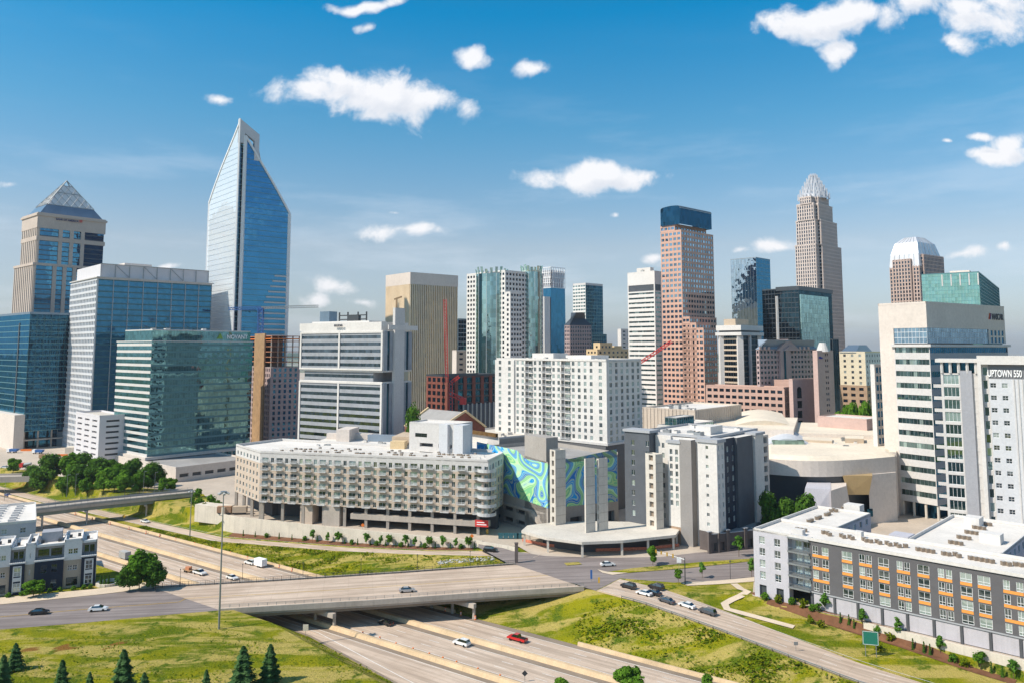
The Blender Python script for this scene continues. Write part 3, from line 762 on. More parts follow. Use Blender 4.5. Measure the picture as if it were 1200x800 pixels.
M('white_wall', (.62,.595,.565), .85, .06, .08, streak=.06); M('roof_white', (.66,.62,.57), .9, .14, .06, fine=.05); M('roof_grey', (.3,.29,.28), .95, .18, .08)
M('roof_unit', (.4,.4,.39), .7, .2, .6); M('beige_stone', (.50,.42,.36), .85, .07, .06); M('tan_stone', (.5,.4,.3), .85, .08, .06)
M('pink_granite', (.54,.33,.25), .6, .08, .08); M('pink_concrete', (.50,.36,.32), .85, .08, .06); M('mauve_concrete', (.38,.29,.28), .85, .08, .06)
M('cream_panel', (.62,.55,.49), .85, .06, .06, streak=.05); M('light_panel', (.56,.54,.52), .8, .06, .08, streak=.05); M('grey_panel', (.36,.37,.39), .8, .06, .1)
M('pale_panel', (.55,.56,.58), .7, .06, .1); M('charcoal', (.085,.088,.095), .8, .1, .2); M('navy_siding', (.018,.028,.05), .7, .15, .2); M('slate_siding', (.10,.11,.125), .75, .1, .2)
M('brick_red', (.21,.075,.055), .9, .2, .3); M('brick_dark', (.12,.1,.095), .9, .15, .3); M('brick_tan', (.36,.25,.17), .9, .15, .3); M('orange_panel', (.75,.3,.06), .7, .05, .3)
M('aluminium', (.72,.74,.76), .35, .06, .3, metal=.7); M('blue_metal', (.2,.27,.34), .35, .1, .1, metal=.6); M('dark_band', (.05,.06,.07), .4, .1, .2); M('spandrel_teal', (.03,.12,.15), .25, .1, .2)
M('gold_metal', (.55,.38,.16), .45, .1, .2, metal=.3); M('teal_band', (.07,.19,.21), .3, .1, .2); M('construction_yellow', (.34,.215,.11), .7, .25, .3); M('rust_floor', (.5,.22,.12), .9, .2, .3); M('blue_grey_roof', (.2,.25,.31), .6, .1, .1)
M('red_paint', (.6,.04,.035), .5, .1, .5); M('crane_blue', (.03,.12,.35), .5, .1, .5); M('orange_paint', (.8,.2,.03), .5, .1, .5); M('sign_white', (.85,.85,.85), .6, 0, 1); M('sign_dark', (.03,.035,.05), .5, 0, 1)
M('sign_grey', (.16,.165,.175), .6, .03, .5); M('mullion_grey', (.33,.36,.38), .4, .05, .3, metal=.4); M('mullion_white', (.74,.74,.74), .5, .04, .3); M('teal_mullion', (.1,.22,.24), .4, .05, .3, metal=.3)
G('glass_dark', (.25,.36,.46), (.008,.012,.018), .22, 1.4, 3, .4, .02)
G('glass_window', (.55,.65,.7), (.015,.022,.025), .25, 1.4, 3, .5, .03, blind=.25, bcol=(.3,.33,.3))
G('glass_house', (.6,.72,.75), (.02,.035,.035), .28, 1.4, 3, .45, .03, blind=.4, bcol=(.28,.34,.31))
G('glass_blue', (.07,.28,.47), (.004,.025,.055), .6, 1.5, 4.1, .12, .01, wob=.012)
G('glass_deep', (.04,.16,.26), (.003,.015,.028), .48, 1.5, 4.0, .25, .012, wob=.012)
G('glass_teal', (.24,.50,.54), (.006,.03,.035), .6, 1.6, 1.9, .2, .010, wob=.010)
G('glass_green', (.45,.66,.62), (.02,.05,.045), .5, 1.5, 2.0, .3, .02, wob=.02)
G('glass_pale', (.85,.9,.94), (.62,.67,.70), .2, 1.5, 4.1, .06, .006, wob=.008)  # bright diffuse base lightens the lit left face in place of real reflection
G('glass_mirror', (.5,.62,.7), (.01,.02,.03), .75, 1.5, 3.9, .15, .012, wob=.02)
G('glass_black', (.07,.15,.20), (.003,.005,.008), .35, 1.5, 3.9, .3, .01)
G('glass_band', (.38,.55,.55), (.012,.03,.03), .38, 1.5, 9, .55, .025, blind=.12, bcol=(.25,.3,.27))
G('glass_gold', (.7,.47,.16), (.05,.03,.01), .6, 1.6, 3.9, .5, .02)
win_style('plain', 'glass_dark'); win_style('plain_blue', 'glass_blue'); win_style('apt', 'glass_house', 'mullion_white', .07, 1, 0); win_style('apt_sub', 'glass_house', 'mullion_white', .1, 1, 0, sub=True, nhz=[.35])
win_style('apt3', 'glass_house', 'mullion_white', .1, 1, 0, sub=True, nhz=[.32]); win_style('grey_fr', 'glass_window', 'grey_panel', .08, 1, 0); win_style('dk', 'glass_dark', 'charcoal', .07, 1, 1); win_style('town', 'glass_window', 'mullion_white', .1, 1, 1, sub=True)
punch = lambda mat, cw, fh, ww, wh, win='plain', **k: dict(k='punch', mat=mat, cw=cw, fh=fh, ww=ww, wh=wh, win=win, **k)
curt = lambda g, fh, cw, mmat='mullion_grey', mw=.12, md=.1, sh=.0, smat=None, sd=.05, **k: dict(k='curtain', g=g, fh=fh, cw=cw, mmat=mmat, mw=mw, md=md, sh=sh, smat=smat or mmat, sd=sd, **k)
ribb = lambda mat, g, fh, bh, **k: dict(k='ribbon', mat=mat, g=g, fh=fh, bh=bh, **k)
blank = lambda mat: dict(k='blank', mat=mat)
upun = lambda mat, us, fh, wh, win='plain', **k: dict(k='punch', mat=mat, cw=3, ww=2, us=us, fh=fh, wh=wh, win=win, **k)

# ---- 1 stone tower with glass pyramid
Y = 640; F = fp(12, 34, 116, Y, 49); Fu = fp(18.5, 36, 115, Y+1.0, 49); zl = zat(32,310,Y); zu = zat(33,254,Y)
b = Bld('office_tower', F[0], 'beige stone tower with blue window strips and a glass pyramid roof at the far left', 'skyscraper')
lf = curt('glass_blue', 4.1, 4.6, 'beige_stone', 2.6, .7, .7, 'dark_band', .1)
rf = curt('glass_blue', 4.1, 8.2, 'beige_stone', 3.0, .8, .8, 'dark_band', .1, mskip=lambda i, n: i in (1, n-1, n))
b.block(F, 0, zl, lf, rf, roof='beige_stone', par=1.2); 
b.box('cornice', 'beige_stone', inset(F, -1.2), zl-.5, zl+1.6)
b.block(Fu, zl, zu, lf, rf, roof='beige_stone', par=0)
zm = zat(33,270,Y)
b.box('cornice', 'beige_stone', inset(Fu, -.9), zm-8, zm-4.5); b.box('cornice', 'beige_stone', inset(Fu, -.9), zm+2.5, zu+4)
b.box('cornice', 'beige_stone', inset(Fu, -1.8), zu+1.2, zu+3)
zp0, zp1 = zu+4, zat(60,237,Y); q0 = inset(Fu, 2.5)
ctr = (V2(Fu[0])+V2(Fu[2]))/2; q1 = [ctr+(V2(p)-ctr)*.72 for p in Fu]; qb = [ctr+(V2(p)-ctr)*.95 for p in Fu]
b.p('pyramid_base', 'blue_metal').loft(qb, zp0, q1, zp1)
za = zat(70,210,Y+25); M('pyramid_panel', (.78,.72,.69), .5, .08, .3)
b.p('pyramid', 'pyramid_panel').loft([ctr+(p-ctr)*.95 for p in q1], zp1, [ctr+(p-ctr)*.22 for p in q1], zp1+(za-zp1)*.78, top=False)
lat = b.p('lattice', 'steel_grey')
for i in range(4):
    A, B2 = q1[i], q1[(i+1)%4]; L3 = lambda f, h: Vector((*(A+(B2-A)*f).lerp(ctr, h), zp1+(za-zp1)*h+.3))
    lat.bar(L3(0,0), L3(0,1), .7)
    for k in range(1, 6):
        lat.bar(L3(k/6,0), L3(0, k/6.0), .35); lat.bar(L3(k/6,0), L3(1, 1-k/6.0), .35)
    for h in (0, .5, .78): lat.bar(L3(0,h), L3(1,h), .45)
dr = (V2(Fu[1])-V2(Fu[0])).normalized(); ang = math.atan2(dr.y, dr.x)
def on_face(F, px, z, o=.3):
    d = (V2(F[1])-V2(F[0])).normalized(); L = along(F[0], d, px, z); p = V2(F[0])+d*L+Vector((d.y,-d.x))*o; return (p.x, p.y, z)
def on_left(F, px, z, o=.3):
    a = V2(F[-1]); d = (V2(F[0])-a).normalized(); L = along(a, d, px, z); p = a+d*L+Vector((d.y,-d.x))*o; return (p.x, p.y, z)
p0, p1 = on_face(Fu, 65, zu+.3, 1.6), on_face(Fu, 96, zu+.3, 1.6)
M('sign_navy', (.02,.03,.12), .5, 0, 1)
letters(b.e, 'BANK OF AMERICA', (p0[0],p0[1],zu-1.2), ang, 2.3, MATS['sign_navy'], width=(V2(p1)-V2(p0)).length*.84)
mb = MB(); q = V2(p1); 
for k in range(3): mb.obox(q-dr*(2.6-.0*k), dr, 2.4, -.2, zu-1+k*.75, zu-.5+k*.75)
mb.build('emblem', MATS['red_paint'], b.e)
b.finish()

# ---- 2 dark blue glass tower, lower left
Y = 545; F = fp(-25, 33, 84, Y, 49); zt2 = zat(33,368,Y)
b = Bld('office_tower', F[0], 'dark blue glass tower with open columns at its foot below the pyramid tower', 'skyscraper')
b.block(F, 12, zt2, curt('glass_blue', 4.1, 0, 'dark_band', sh=.5, smat='teal_mullion', sd=.1), curt('glass_deep', 4.1, 5.0, 'spandrel_teal', .3, .2, .5, 'teal_mullion', .1), roof='roof_grey', par=1.5, parmat='blue_metal', bottom=True)
b.p('corner_slot','dark_band').obox(V2(on_left(F,20,60,.05)), (V2(F[0])-V2(F[3])), 1.6, -.3, 14, zt2-6)
for u in (0,.33,.66,1):
    for v in (0,.5,1):
        q = sub(inset(F,1), u, u+.01, v, v+.01)[0]; b.post('column','concrete',(q.x,q.y,0),(q.x,q.y,12), 1.2)
b.box('slab', 'concrete', inset(F,-.5), 5.6, 6.4)
b.box('lobby', 'glass_deep', inset(F, 5), 0, 12)
q = fp(-30, 22, 34, 540, 49); b.box('annex', 'cream_panel', q, 0, 24)
b.finish()

# ---- 3 white grid and blue glass office block with a screened roof
Y = 520; F = fp(80, 111, 245.5, Y, 44); z3 = zat(112,327,Y)
dr = (V2(F[1])-V2(F[0])).normalized()
b = Bld('office_tower', F[0], 'broad office tower with blue glass front and white gridded side, pale screen on its roof', 'skyscraper')
b.block(F, 0, z3, curt('glass_blue', 4.0, 3.6, 'pale_panel', 1.3, .7, 1.5, 'pale_panel', .75), curt('glass_blue', 4.0, 9.5, 'mullion_grey', .5, .4, .9, 'spandrel_teal', .15), roof='roof_grey', par=1)
b.box('cornice', 'light_panel', inset(F,-1.2), z3+1, z3+1.7)
M('louvre_white', (.6,.58,.6), .7, .04, .3)
Fs = sub(F, .02, .97, .02, .9); zs = zat(112,309,Y)
b.box('roof_screen', 'louvre_white', Fs, z3+1.7, zs)
fr_ = b.p('screen_frame', 'steel_grey')
for k in range(9):
    a = V2(Fs[0]).lerp(V2(Fs[1]), k/8); o = Vector((dr.y,-dr.x))*.35; fr_.bar((*(a+o),z3+1.8),(*(a+o),zs+.3), .35)
    if k in (1,3,5): fr_.bar((*(a+o),zs),(*(V2(Fs[0]).lerp(V2(Fs[1]),(k+1)/8)+o),z3+2), .25)
fr_.bar((*(V2(Fs[0])+o),zs+.2),(*(V2(Fs[1])+o),zs+.2), .4)
b.box('rooftop_unit', 'cream_panel', sub(Fs,.25,.5,.2,.7), zs, zs+3)
b.finish()
# white parking garage in front
Y = 452; F = fp(93, 121, 152, Y, 46); zg = zat(93,487,Y+8)
b = Bld('parking_garage', F[0], 'white parking garage with dark slot openings beside the teal glass block', 'garage')
gs = lambda mat: punch(mat, 12, 3.3, .62, 1.15, 'slot', dep=1.2, zb=.5, zt=.8, m=(1.5,1.5))
win_style('slot', 'dark_band')
b.block(F, 0, zg, gs('louvre_white'), gs('louvre_white'), roof='pale_concrete', par=1); b.finish(wname='opening')

# ---- 4 teal glass block with banded side
Y = 442; F = fp(137.5, 178, 296, Y, 50); z4 = zat(178,400,Y)
dr = (V2(F[1])-V2(F[0])).normalized(); ang = math.atan2(dr.y, dr.x)
b = Bld('office_building', F[0], 'teal glass office block with white banded side reflecting its neighbours', 'building')
b.block(F, 9, z4, curt('glass_teal', 3.9, 0, sh=1.5, smat='light_panel', sd=.25), curt('glass_teal', 3.9, 1.6, 'teal_mullion', .08, .06, 1.1, 'teal_band', .1), roof='roof_white', par=0)
Fu = sub(F, .03, 1.0, -.02, .82); Fu = sub(F, 0.0, .97, .0, .78)
b.block(Fu, z4, zat(178,387,Y), curt('glass_teal', 7, 1.6, 'teal_mullion', .08, .06), curt('glass_teal', 7, 1.6, 'teal_mullion', .08, .06), roof='roof_white', par=.6, parmat='light_panel')
b.box('roof_edge', 'light_panel', inset(F,-.5), z4-.1, z4+.5)
zz = zat(255,393,Y); q = on_face(Fu, 254, zz); 
M('sign_green', (.35,.6,.12), .5, 0, 1)
mb = MB(); q2 = V2(q); mb.poly([(*q2,zz-1.6),(*(q2+dr*4),zz-1.6),(*(q2+dr*2.2),zz+2)]); mb.poly([(*q2,zz-1.6),(*(q2+dr*2.2),zz+2),(*(q2+dr*4),zz-1.6)]); mb.build('emblem', MATS['sign_green'], b.e)
letters(b.e, 'NOVANT', (*(q2+dr*6.5),zz-1.4), ang, 3.4, MATS['sign_white'], width=14)
hvac(b, Fu, zat(178,387,Y), 6, 3)
b.box('podium', 'cream_panel', inset(F,-.3), 0, 4); b.box('podium', 'cream_panel', inset(F,-2), 7.4, 9)
for k in range(12):
    a = V2(F[0]).lerp(V2(F[1]), k/11)+Vector((dr.y,-dr.x))*-.5; b.post('column','pale_concrete',(*a,4),(*a,7.4), .9, n=4)
b.box('lobby','glass_deep', inset(F,3), 4, 7.4)
b.finish()
F = fp(135,212,300,412, 50); b = Bld('parking_deck', F[0], 'low cream concrete parking deck below the teal glass block', 'building')
b.block(F, 0, zat(212,549,412), blank('cream_panel'), punch('cream_panel', 7, 5, .7, 1.8, 'slot', dep=1), roof='roof_grey', par=.9); b.finish(wname='opening')

# ---- 5 tower under construction
Y = 520; F = fp(286, 318, 352, Y, 36); z5 = zat(318,392,Y); zc_ = zat(318,430,Y)
b = Bld('unfinished_tower', F[0], 'half clad tower under construction with an orange hoist strip and bare floors on top', 'building')
fc = punch('mauve_concrete', 3.4, 3.5, 1.7, 2.2, 'plain_blue'); b.block(F, 0, zc_, fc, fc, roof='concrete', par=0)
z = zc_
while z < z5-2:
    b.box('floor_slab', 'rust_floor', F, z+3.1, z+3.5)
    for u in (.02,.25,.5,.75,.98):
        for v in (.02,.5,.98):
            q = sub(F, u, u+.001, v, v+.001)[0]; b.post('column','concrete',(q.x,q.y,z),(q.x,q.y,z+3.1), .7, n=4)
    b.box('core','mauve_concrete', sub(F,.3,.7,.3,.7), z, z+3.1); z += 3.5
ql = V2(F[3]).lerp(V2(F[0]), .45); dd = (V2(F[0])-V2(F[3])).normalized()
b.p('hoist_screen','construction_yellow').obox(ql, dd, (V2(F[0])-V2(F[3])).length*.36, -1.0, 2, z5+1)
b.box('safety_screen','orange_paint', [p for p in inset(F,-.4)], z5-3.0, z5-2.4)
b.finish()

# ---- 6 white and grey banded tower with tall white fin
Y = 395; TH = 58; F = fp(352.5, 449, 482, Y, TH); z6 = zat(449,381,Y)
b = Bld('office_tower', F[0], 'white framed tower with grey banded glass and a tall white fin at its right side', 'skyscraper')
za, zb_, zc_ = zat(449,449,Y), zat(449,434,Y), zat(449,388,Y)
G('glass_grey', (.22,.30,.36), (.008,.012,.018), .5, 1.5, 3.6, .25, .02, wob=.02)
M('granite_grey', (.30,.315,.34), .8, .12, .3, fine=.12)
ls = curt('glass_grey', 3.6, 0, sh=1.9, smat='granite_grey', sd=.18)
rs = curt('glass_deep', 3.6, 8.5, 'granite_grey', 5.5, .5, 0, sd=.2)
b.block(F, 0, za, ls, rs, roof='roof_grey', par=.8, parmat='white_wall')
Fm = sub(F, .05, .9, .12, .96); b.block(Fm, za+.6, zb_-.6, ls, blank('granite_grey'), par=0, roof='roof_grey')
b.box('ledge','white_wall', sub(F,0,1,0,1), zb_-.8, zb_)
b.block(F, zb_, zc_, ls, rs, roof='roof_white', par=.5, parmat='white_wall', bottom=True)
dl = (V2(F[3])-V2(F[0])).normalized(); drr = (V2(F[1])-V2(F[0])).normalized(); nl = Vector((-drr.x, -drr.y))
fm = b.p('frame','white_wall')
Lf = (V2(F[3])-V2(F[0])).length
for u in (0, .5, .985):
    q = V2(F[0])+dl*(u*Lf); 
    fm.obox(q, dl, Lf*.012+.4, .55, 0, za); fm.obox(q, dl, Lf*.012+.4, .55, zb_, zc_)
for zz in (za-.6, zb_, zc_-.9): fm.obox(V2(F[0]), dl, Lf, .6, zz, zz+.9)
Fp = sub(F, .02, .98, .03, 1.03); b.box('penthouse','white_wall', Fp, zc_+.5, zat(449,377,Y)); b.box('penthouse','white_wall', sub(F,.1,.7,.2,.9), zc_+.5, zat(449,375,Y))
# fin
q = V2(on_face(F, 459.5, 60, 0)); zf = zat(465,360,Y); q1 = V2(on_face(F, 471, 60, 0)); 
b.p('fin','light_panel').obox(q, drr, (q1-q).length, -1.6, 0, zf); b.p('fin_slot','dark_band').obox(q+drr*((q1-q).length-.2), drr, 1.6, -.5, 0, zc_)
cn_ = b.p('canopy','white_wall'); cn_.obox(q-drr*5+Vector((drr.y,-drr.x))*1.7, drr, 16+(q1-q).length, .5, zc_+.8, zc_+3.2)
rg = b.p('roof_gantry','dark_metal')
for px in (385,395,407,417):
    p = V2(on_left(F, px, 80, -8)); rg.bar((*p, zc_+2),(*p, zat(px,365,Y+15)), .7)
p, p2 = V2(on_left(F,385,80,-8)), V2(on_left(F,417,80,-8)); zz = zat(400,369,Y+15)
rg.bar((*p,zz),(*p2,zz), .6); rg.bar((*p,zz-2.2),(*p2,zz-2.2), .6); rg.obox(V2(on_left(F,396,80,-9)), V2(p2)-V2(p), 8, -2, zc_+2, zz)
b.box('stair_box','blue_metal', [V2(on_left(F,365,80,-6)), V2(on_left(F,376,80,-6)), V2(on_left(F,376,80,-12)), V2(on_left(F,365,80,-12))], zc_, zat(370,364,Y+20))
zz = zat(400,380.5,Y); p = on_left(F, 393, zz, .9); a2 = math.atan2(-dl.y, -dl.x)
letters(b.e, 'REGIONS', (p[0],p[1],zz-.6), a2, 1.7, MATS['sign_dark'], width=6)
b.finish()

# ---- 7 tall sloped glass tower
Y = 570; F = fp(238.5, 272, 335, Y, 42); dr = (V2(F[1])-V2(F[0])).normalized(); Nn, Rr, Bb, Ll = F
zN, zL, zR, zN2 = zat(272,139,Y), zat(240,226,Y), zat(335,243,Y), zat(276,158,Y)
b = Bld('glass_skyscraper', F[0], 'tallest blue glass tower at left with sloping shoulders and an open handle-like crown', 'skyscraper')
gap0, gap1 = along(Nn, dr, 273.5), along(Nn, dr, 279.5)
d_l = (V2(Ll)-V2(Nn)).normalized(); Wd = (V2(Rr)-V2(Nn)).length; Dd = (V2(Ll)-V2(Nn)).length
pt = lambda u, v, z: (*(V2(Nn)+dr*u+d_l*v), z)
def gpoly(part, mat, pts, uvf): b.p(part, mat).poly(pts, uv=[uvf(p) for p in pts])
uL = lambda p: ((V2(p)-V2(Nn)).dot(d_l)+500, p[2]); uR = lambda p: ((V2(p)-V2(Nn)).dot(dr), p[2])
LC = [(Dd*(1-f), zL+(zN-3-zL)*(f+.07*math.sin(math.pi*f)*(1-f))) for f in (0,.12,.25,.4,.55,.7,.85,1)]
RC = [(gap1+(Wd-gap1)*(1-f), zR+(zN2-zR)*(f+.03*math.sin(math.pi*f)*(1-f))) for f in (0,.1,.22,.36,.52,.7,.85,1)]
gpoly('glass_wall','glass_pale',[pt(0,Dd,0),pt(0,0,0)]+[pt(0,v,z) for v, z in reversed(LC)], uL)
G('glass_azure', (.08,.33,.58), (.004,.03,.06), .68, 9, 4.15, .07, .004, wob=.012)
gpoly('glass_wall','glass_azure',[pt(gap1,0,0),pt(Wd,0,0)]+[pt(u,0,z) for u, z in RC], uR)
b.p('recess','glass_deep').poly([pt(gap0,1.5,0),pt(gap1,1.5,0),pt(gap1,1.5,zN2-8),pt(gap0,1.5,zN2-8)])
b.p('recess','aluminium').poly([pt(0,0,0),pt(gap0,0,0),pt(gap0,0,zN),pt(0,0,zN)])
gpoly('glass_wall','glass_deep',[pt(Wd,0,0),pt(Wd,Dd,0),pt(Wd,Dd,zR-6),pt(Wd,0,zR)], uL); gpoly('glass_wall','glass_deep',[pt(Wd,Dd,0),pt(0,Dd,0),pt(0,Dd,zL),pt(Wd,Dd,zR-6)], uR)
# sloping roof faces
ap_ = pt(gap1+14,Dd*.55,zN2-14); far_ = pt(Wd,Dd,zR-6)
for i in range(7):
    gpoly('roof_glass','glass_deep',[pt(RC[i+1][0],0,RC[i+1][1]),pt(RC[i][0],0,RC[i][1]),far_ if i == 0 else ap_], uR)
    gpoly('roof_glass','glass_deep',[pt(0,LC[i][0],LC[i][1]),pt(0,LC[i+1][0],LC[i+1][1]),far_ if i == 0 else ap_], uL)
gpoly('roof_glass','glass_deep',[pt(RC[1][0],0,RC[1][1]),far_,ap_], uR); gpoly('roof_glass','glass_deep',[pt(0,LC[1][0],LC[1][1]),ap_,far_], uL)
b.p('recess','glass_deep').poly([pt(0,0,zN2-8),pt(gap1,0.2,zN2-8),pt(gap1+14,Dd*.55,zN2-14)])
fm = b.p('frame','mullion_white')
def fb(a, c, w=1.1): fm.bar(a, c, w)
fb(pt(0,Dd,0),pt(0,Dd,zL)); fb(pt(0,0,0),pt(0,0,zN)); [fb(pt(0,*LC[i]),pt(0,*LC[i+1]),1.2) for i in range(7)]; fb(pt(gap1,0,0),pt(gap1,0,zN2),2.2); [fb(pt(RC[i][0],0,RC[i][1]),pt(RC[i+1][0],0,RC[i+1][1]),1.5) for i in range(7)]; fb(pt(Wd,0,zR),pt(Wd,0,0),2.0)
fb(pt(Wd,Dd,0),pt(Wd,Dd,zR-6),1.2); fb(pt(Wd,0,zR),pt(Wd,Dd,zR-6),1.2)
# open crown: a thick slab with a window in it
u1 = along(Nn, dr, 302.5, 200); zc1, zc2, zc3 = zN, zat(302,158,Y+10), zat(302,177,Y+10)
cr = b.p('crown','pale_panel')
def slab3(pts, v0, v1):
    f = [pt(u, v0, z) for u, z in pts]; g = [pt(u, v1, z) for u, z in pts]; n = len(pts)
    cr.poly(f); cr.poly(list(reversed(g)))
    for i in range(n): j = (i+1)%n; cr.poly([f[j],f[i],g[i],g[j]])
h0, h1 = along(Nn, dr, 286, 200), along(Nn, dr, 297, 200)
zmid = lambda u: zc1+(zc2-zc1)*u/u1
slab3([(0,zN2-6),(gap1*.9,zN2-6),(gap1*.9,zmid(gap1*.9)),(0,zc1)], -.3, 3); slab3([(gap1*.9,zmid(gap1*.9)-8),(u1,zc2-8),(u1,zc2),(gap1*.9,zmid(gap1*.9))], -.3, 3)
slab3([(h1,zc3-8),(u1,zc3-8),(u1,zc2-8),(h1,zmid(h1)-8)], -.3, 3); slab3([(gap1*.9,zc3-6),(h1,zc3-14),(h1,zc3-7),(gap1*.9,zc3+2)], 4, 7)
fin0 = along(Nn, dr, 306, 200); zf0, zf1 = zat(306,173,Y+20), zat(318,200,Y+20)
slab3([(fin0,zf0-12),(fin0+9,zf1-12),(fin0+1.5,zf0)], 10, 12)
fl = b.p('floor_band','teal_mullion')
z = 6
while z < zN2-6:
    # length of the right face at this height
    uu = Wd if z < zR else gap1+(Wd-gap1)*(zN2-z)/(zN2-zR)
    if uu-gap1 > 2: fl.obox(V2(pt(gap1+1,0,0)), dr, uu-gap1-1.4, -.12, z, z+.4)
    vv = Dd if z < zL else Dd*(zN-3-z)/(zN-3-zL)
    if vv > 2: b.p('floor_line','aluminium').obox(V2(pt(0,vv-.5,0)), -d_l, vv-1, -.12, z, z+.35)
    b.p('floor_band','teal_mullion').obox(V2(pt(gap0,1.4,0)), dr, gap1-gap0, -.1, z, z+.8)
    z += 4.15
# balconies of white ledges on the right edge
for k in range(26):
    z = 20+k*4.15; ln = 5+ (16 if k < 18 else 16-(k-18)*1.6)
    if ln > 2: b.p('ledge','light_panel').obox(V2(pt(Wd-1.2-ln,0,0)), dr, ln, -.5, z+1.2, z+2.3)
b.finish()
# ---- 8 gold ribbed tower
Y = 625; F = fp(451.5, 480, 535.5, Y, 40); z8 = zat(480,319,Y); zc_ = zat(480,333,Y)
b = Bld('office_tower', F[0], 'pale tower with golden vertical ribs and a blank white top band', 'skyscraper')
G('glass_bronze', (.7,.5,.26), (.12,.08,.04), .5, 1.6, 3.9, .6, .03)
M('ribs', (.58,.51,.40), .7, .08, .1); M('ribs_lit', (.78,.62,.42), .6, .08, .1)  # left face gets a paler, warmer copy: sunlight put into the rib colour
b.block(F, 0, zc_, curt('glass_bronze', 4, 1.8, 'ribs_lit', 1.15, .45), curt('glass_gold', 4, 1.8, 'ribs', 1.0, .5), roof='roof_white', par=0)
b.box('top_band', 'cream_panel', inset(F,-.4), zc_, z8); b.finish()

# ---- 9 white stone and green glass tower pair with glass fins on top
G('glass_bay', (.46,.68,.68), (.03,.07,.07), .6, 1.4, 3.6, .25, .02, wob=.015); G('glass_fin', (.6,.8,.76), (.35,.5,.46), .4, 1.2, 8, .1, .02)
M('white_stone', (.66,.64,.61), .8, .05, .08)
Y = 600; F = fp(546.5, 592, 637, Y, 44); z9 = zat(592,318,Y)
b = Bld('office_tower', F[0], 'white gridded tower with pale green glass bays and glass fins crowning both ends', 'skyscraper')
pw = punch('white_stone', 3.4, 3.8, 2.1, 2.0, 'plain', m=(.4,.4), dep=.3)
b.block(F, 0, z9, pw, pw, roof='roof_white', par=1, parmat='white_stone')
def cyl(cx, cy, r, n=16, a0=0): return [(cx+r*math.cos(a0+2*math.pi*i/n), cy+r*math.sin(a0+2*math.pi*i/n)) for i in range(n)]
def bay(px, half, face, z0, z1, fin):
    f = on_left if face == 'L' else on_face
    c = V2(f(F, px, 80, -2)); a = V2(f(F, px-half, 80, 0)); r = (V2(f(F,px+half,80,0))-a).length/2
    C = [Vector(p) for p in cyl(c.x, c.y, 1, 20)]; C = [c+(p-c)*r for p in C]
    g = b.p('glass_bay', 'glass_bay'); mu = b.p('bay_mullion', 'mullion_white')
    for i in range(20):
        p, q = C[i], C[(i+1)%20]; g.poly([(*p,z0),(*q,z0),(*q,z1),(*p,z1)], uv=[(i*2.,z0),(i*2+2.,z0),(i*2+2.,z1),(i*2.,z1)])
        if i % 2 == 0: mu.bar((*p,z0),(*p,z1), .2)
    b.p('bay_cap','white_stone').prism(C, z1, z1+1.2)
    for i in range(20):
        p = C[i]; d = (p-c).normalized(); w = Vector((-d.y,d.x))*.9
        m_ = MB(); t0 = z1+fin*(.6+.4*random.random()); m_.poly([(*(p-w),z1),(*(p+w),z1),(*(p+w*1.2+d),t0),(*(p-w*1.2+d),t0)]); m_.poly([(*(p-w-d*.3),z1),(*(p-w*1.2+d*.7),t0),(*(p+w*1.2+d*.7),t0),(*(p+w-d*.3),z1)]); m_.build('glass_fin', MATS['glass_fin'], b.e)
bay(574, 12.5, 'L', 0, zat(574,320,Y), 5.5); bay(625, 8.5, 'R', 0, zat(625,316,Y), 6)
pz_ = punch('white_stone', 3.4, 3.8, 2.1, 2.0, 'plain', m=(.4,.4), dep=.3)
Fq = fp(592, 598, 612, Y-12, 44); b.block(Fq, 0, zat(598,344,Y), pz_, pz_, roof='roof_white', par=.6, parmat='white_stone')
b.finish()

# ---- 10 blue trapezoid tower with lattice crown
Y = 800; F = fp(632, 645, 664, Y, 42); z10 = zat(645,337,Y)
b = Bld('office_tower', F[0], 'narrow deep blue glass tower with a white lattice screen on top', 'skyscraper')
Ft = [V2(F[0])+(V2(F[1])-V2(F[0]))*.06, V2(F[0])+(V2(F[1])-V2(F[0]))*.92, V2(F[2]), V2(F[3])]
g = b.p('glass_wall','glass_blue'); 
for i in range(4):
    a,a2,c,c2 = V2(F[i]),V2(F[(i+1)%4]),Ft[(i+1)%4],Ft[i]; L = (a2-a).length
    g.poly([(*a,0),(*a2,0),(*c,z10),(*c2,z10)], uv=[(0,0),(L,0),(L,z10),(0,z10)])
b.box('side_block','white_stone', fp(632,638,645,Y-6,42), 0, zat(638,348,Y))
for k in range(24): b.p('floor_band','spandrel_teal').obox(V2(on_left(F,633,80,.3)), V2(F[0])-V2(F[3]), 12, -.5, 10+k*4.5, 11.6+k*4.5)
b.p('roof','roof_grey').poly([(*p,z10) for p in Ft])
lt = b.p('lattice_crown','mullion_white'); zt_ = zat(645,313,Y)
for e in range(2):
    P0, P1 = (V2(Ft[3]), V2(Ft[0])) if e == 0 else (V2(Ft[0]), V2(Ft[1]))
    for k in range(7): a = P0.lerp(P1,k/6); lt.bar((*a,z10),(*a,zt_), .6)
    for k in range(5): lt.bar((*P0,z10+(zt_-z10)*k/4),(*P1,z10+(zt_-z10)*k/4), .6)
    for k in range(6): lt.bar((*P0.lerp(P1,k/6),z10),(*P0.lerp(P1,(k+1)/6),zt_), .5)
b.p('crown_panel','louvre_white').prism(inset(Ft,1.0), z10, zt_-3); b.finish()

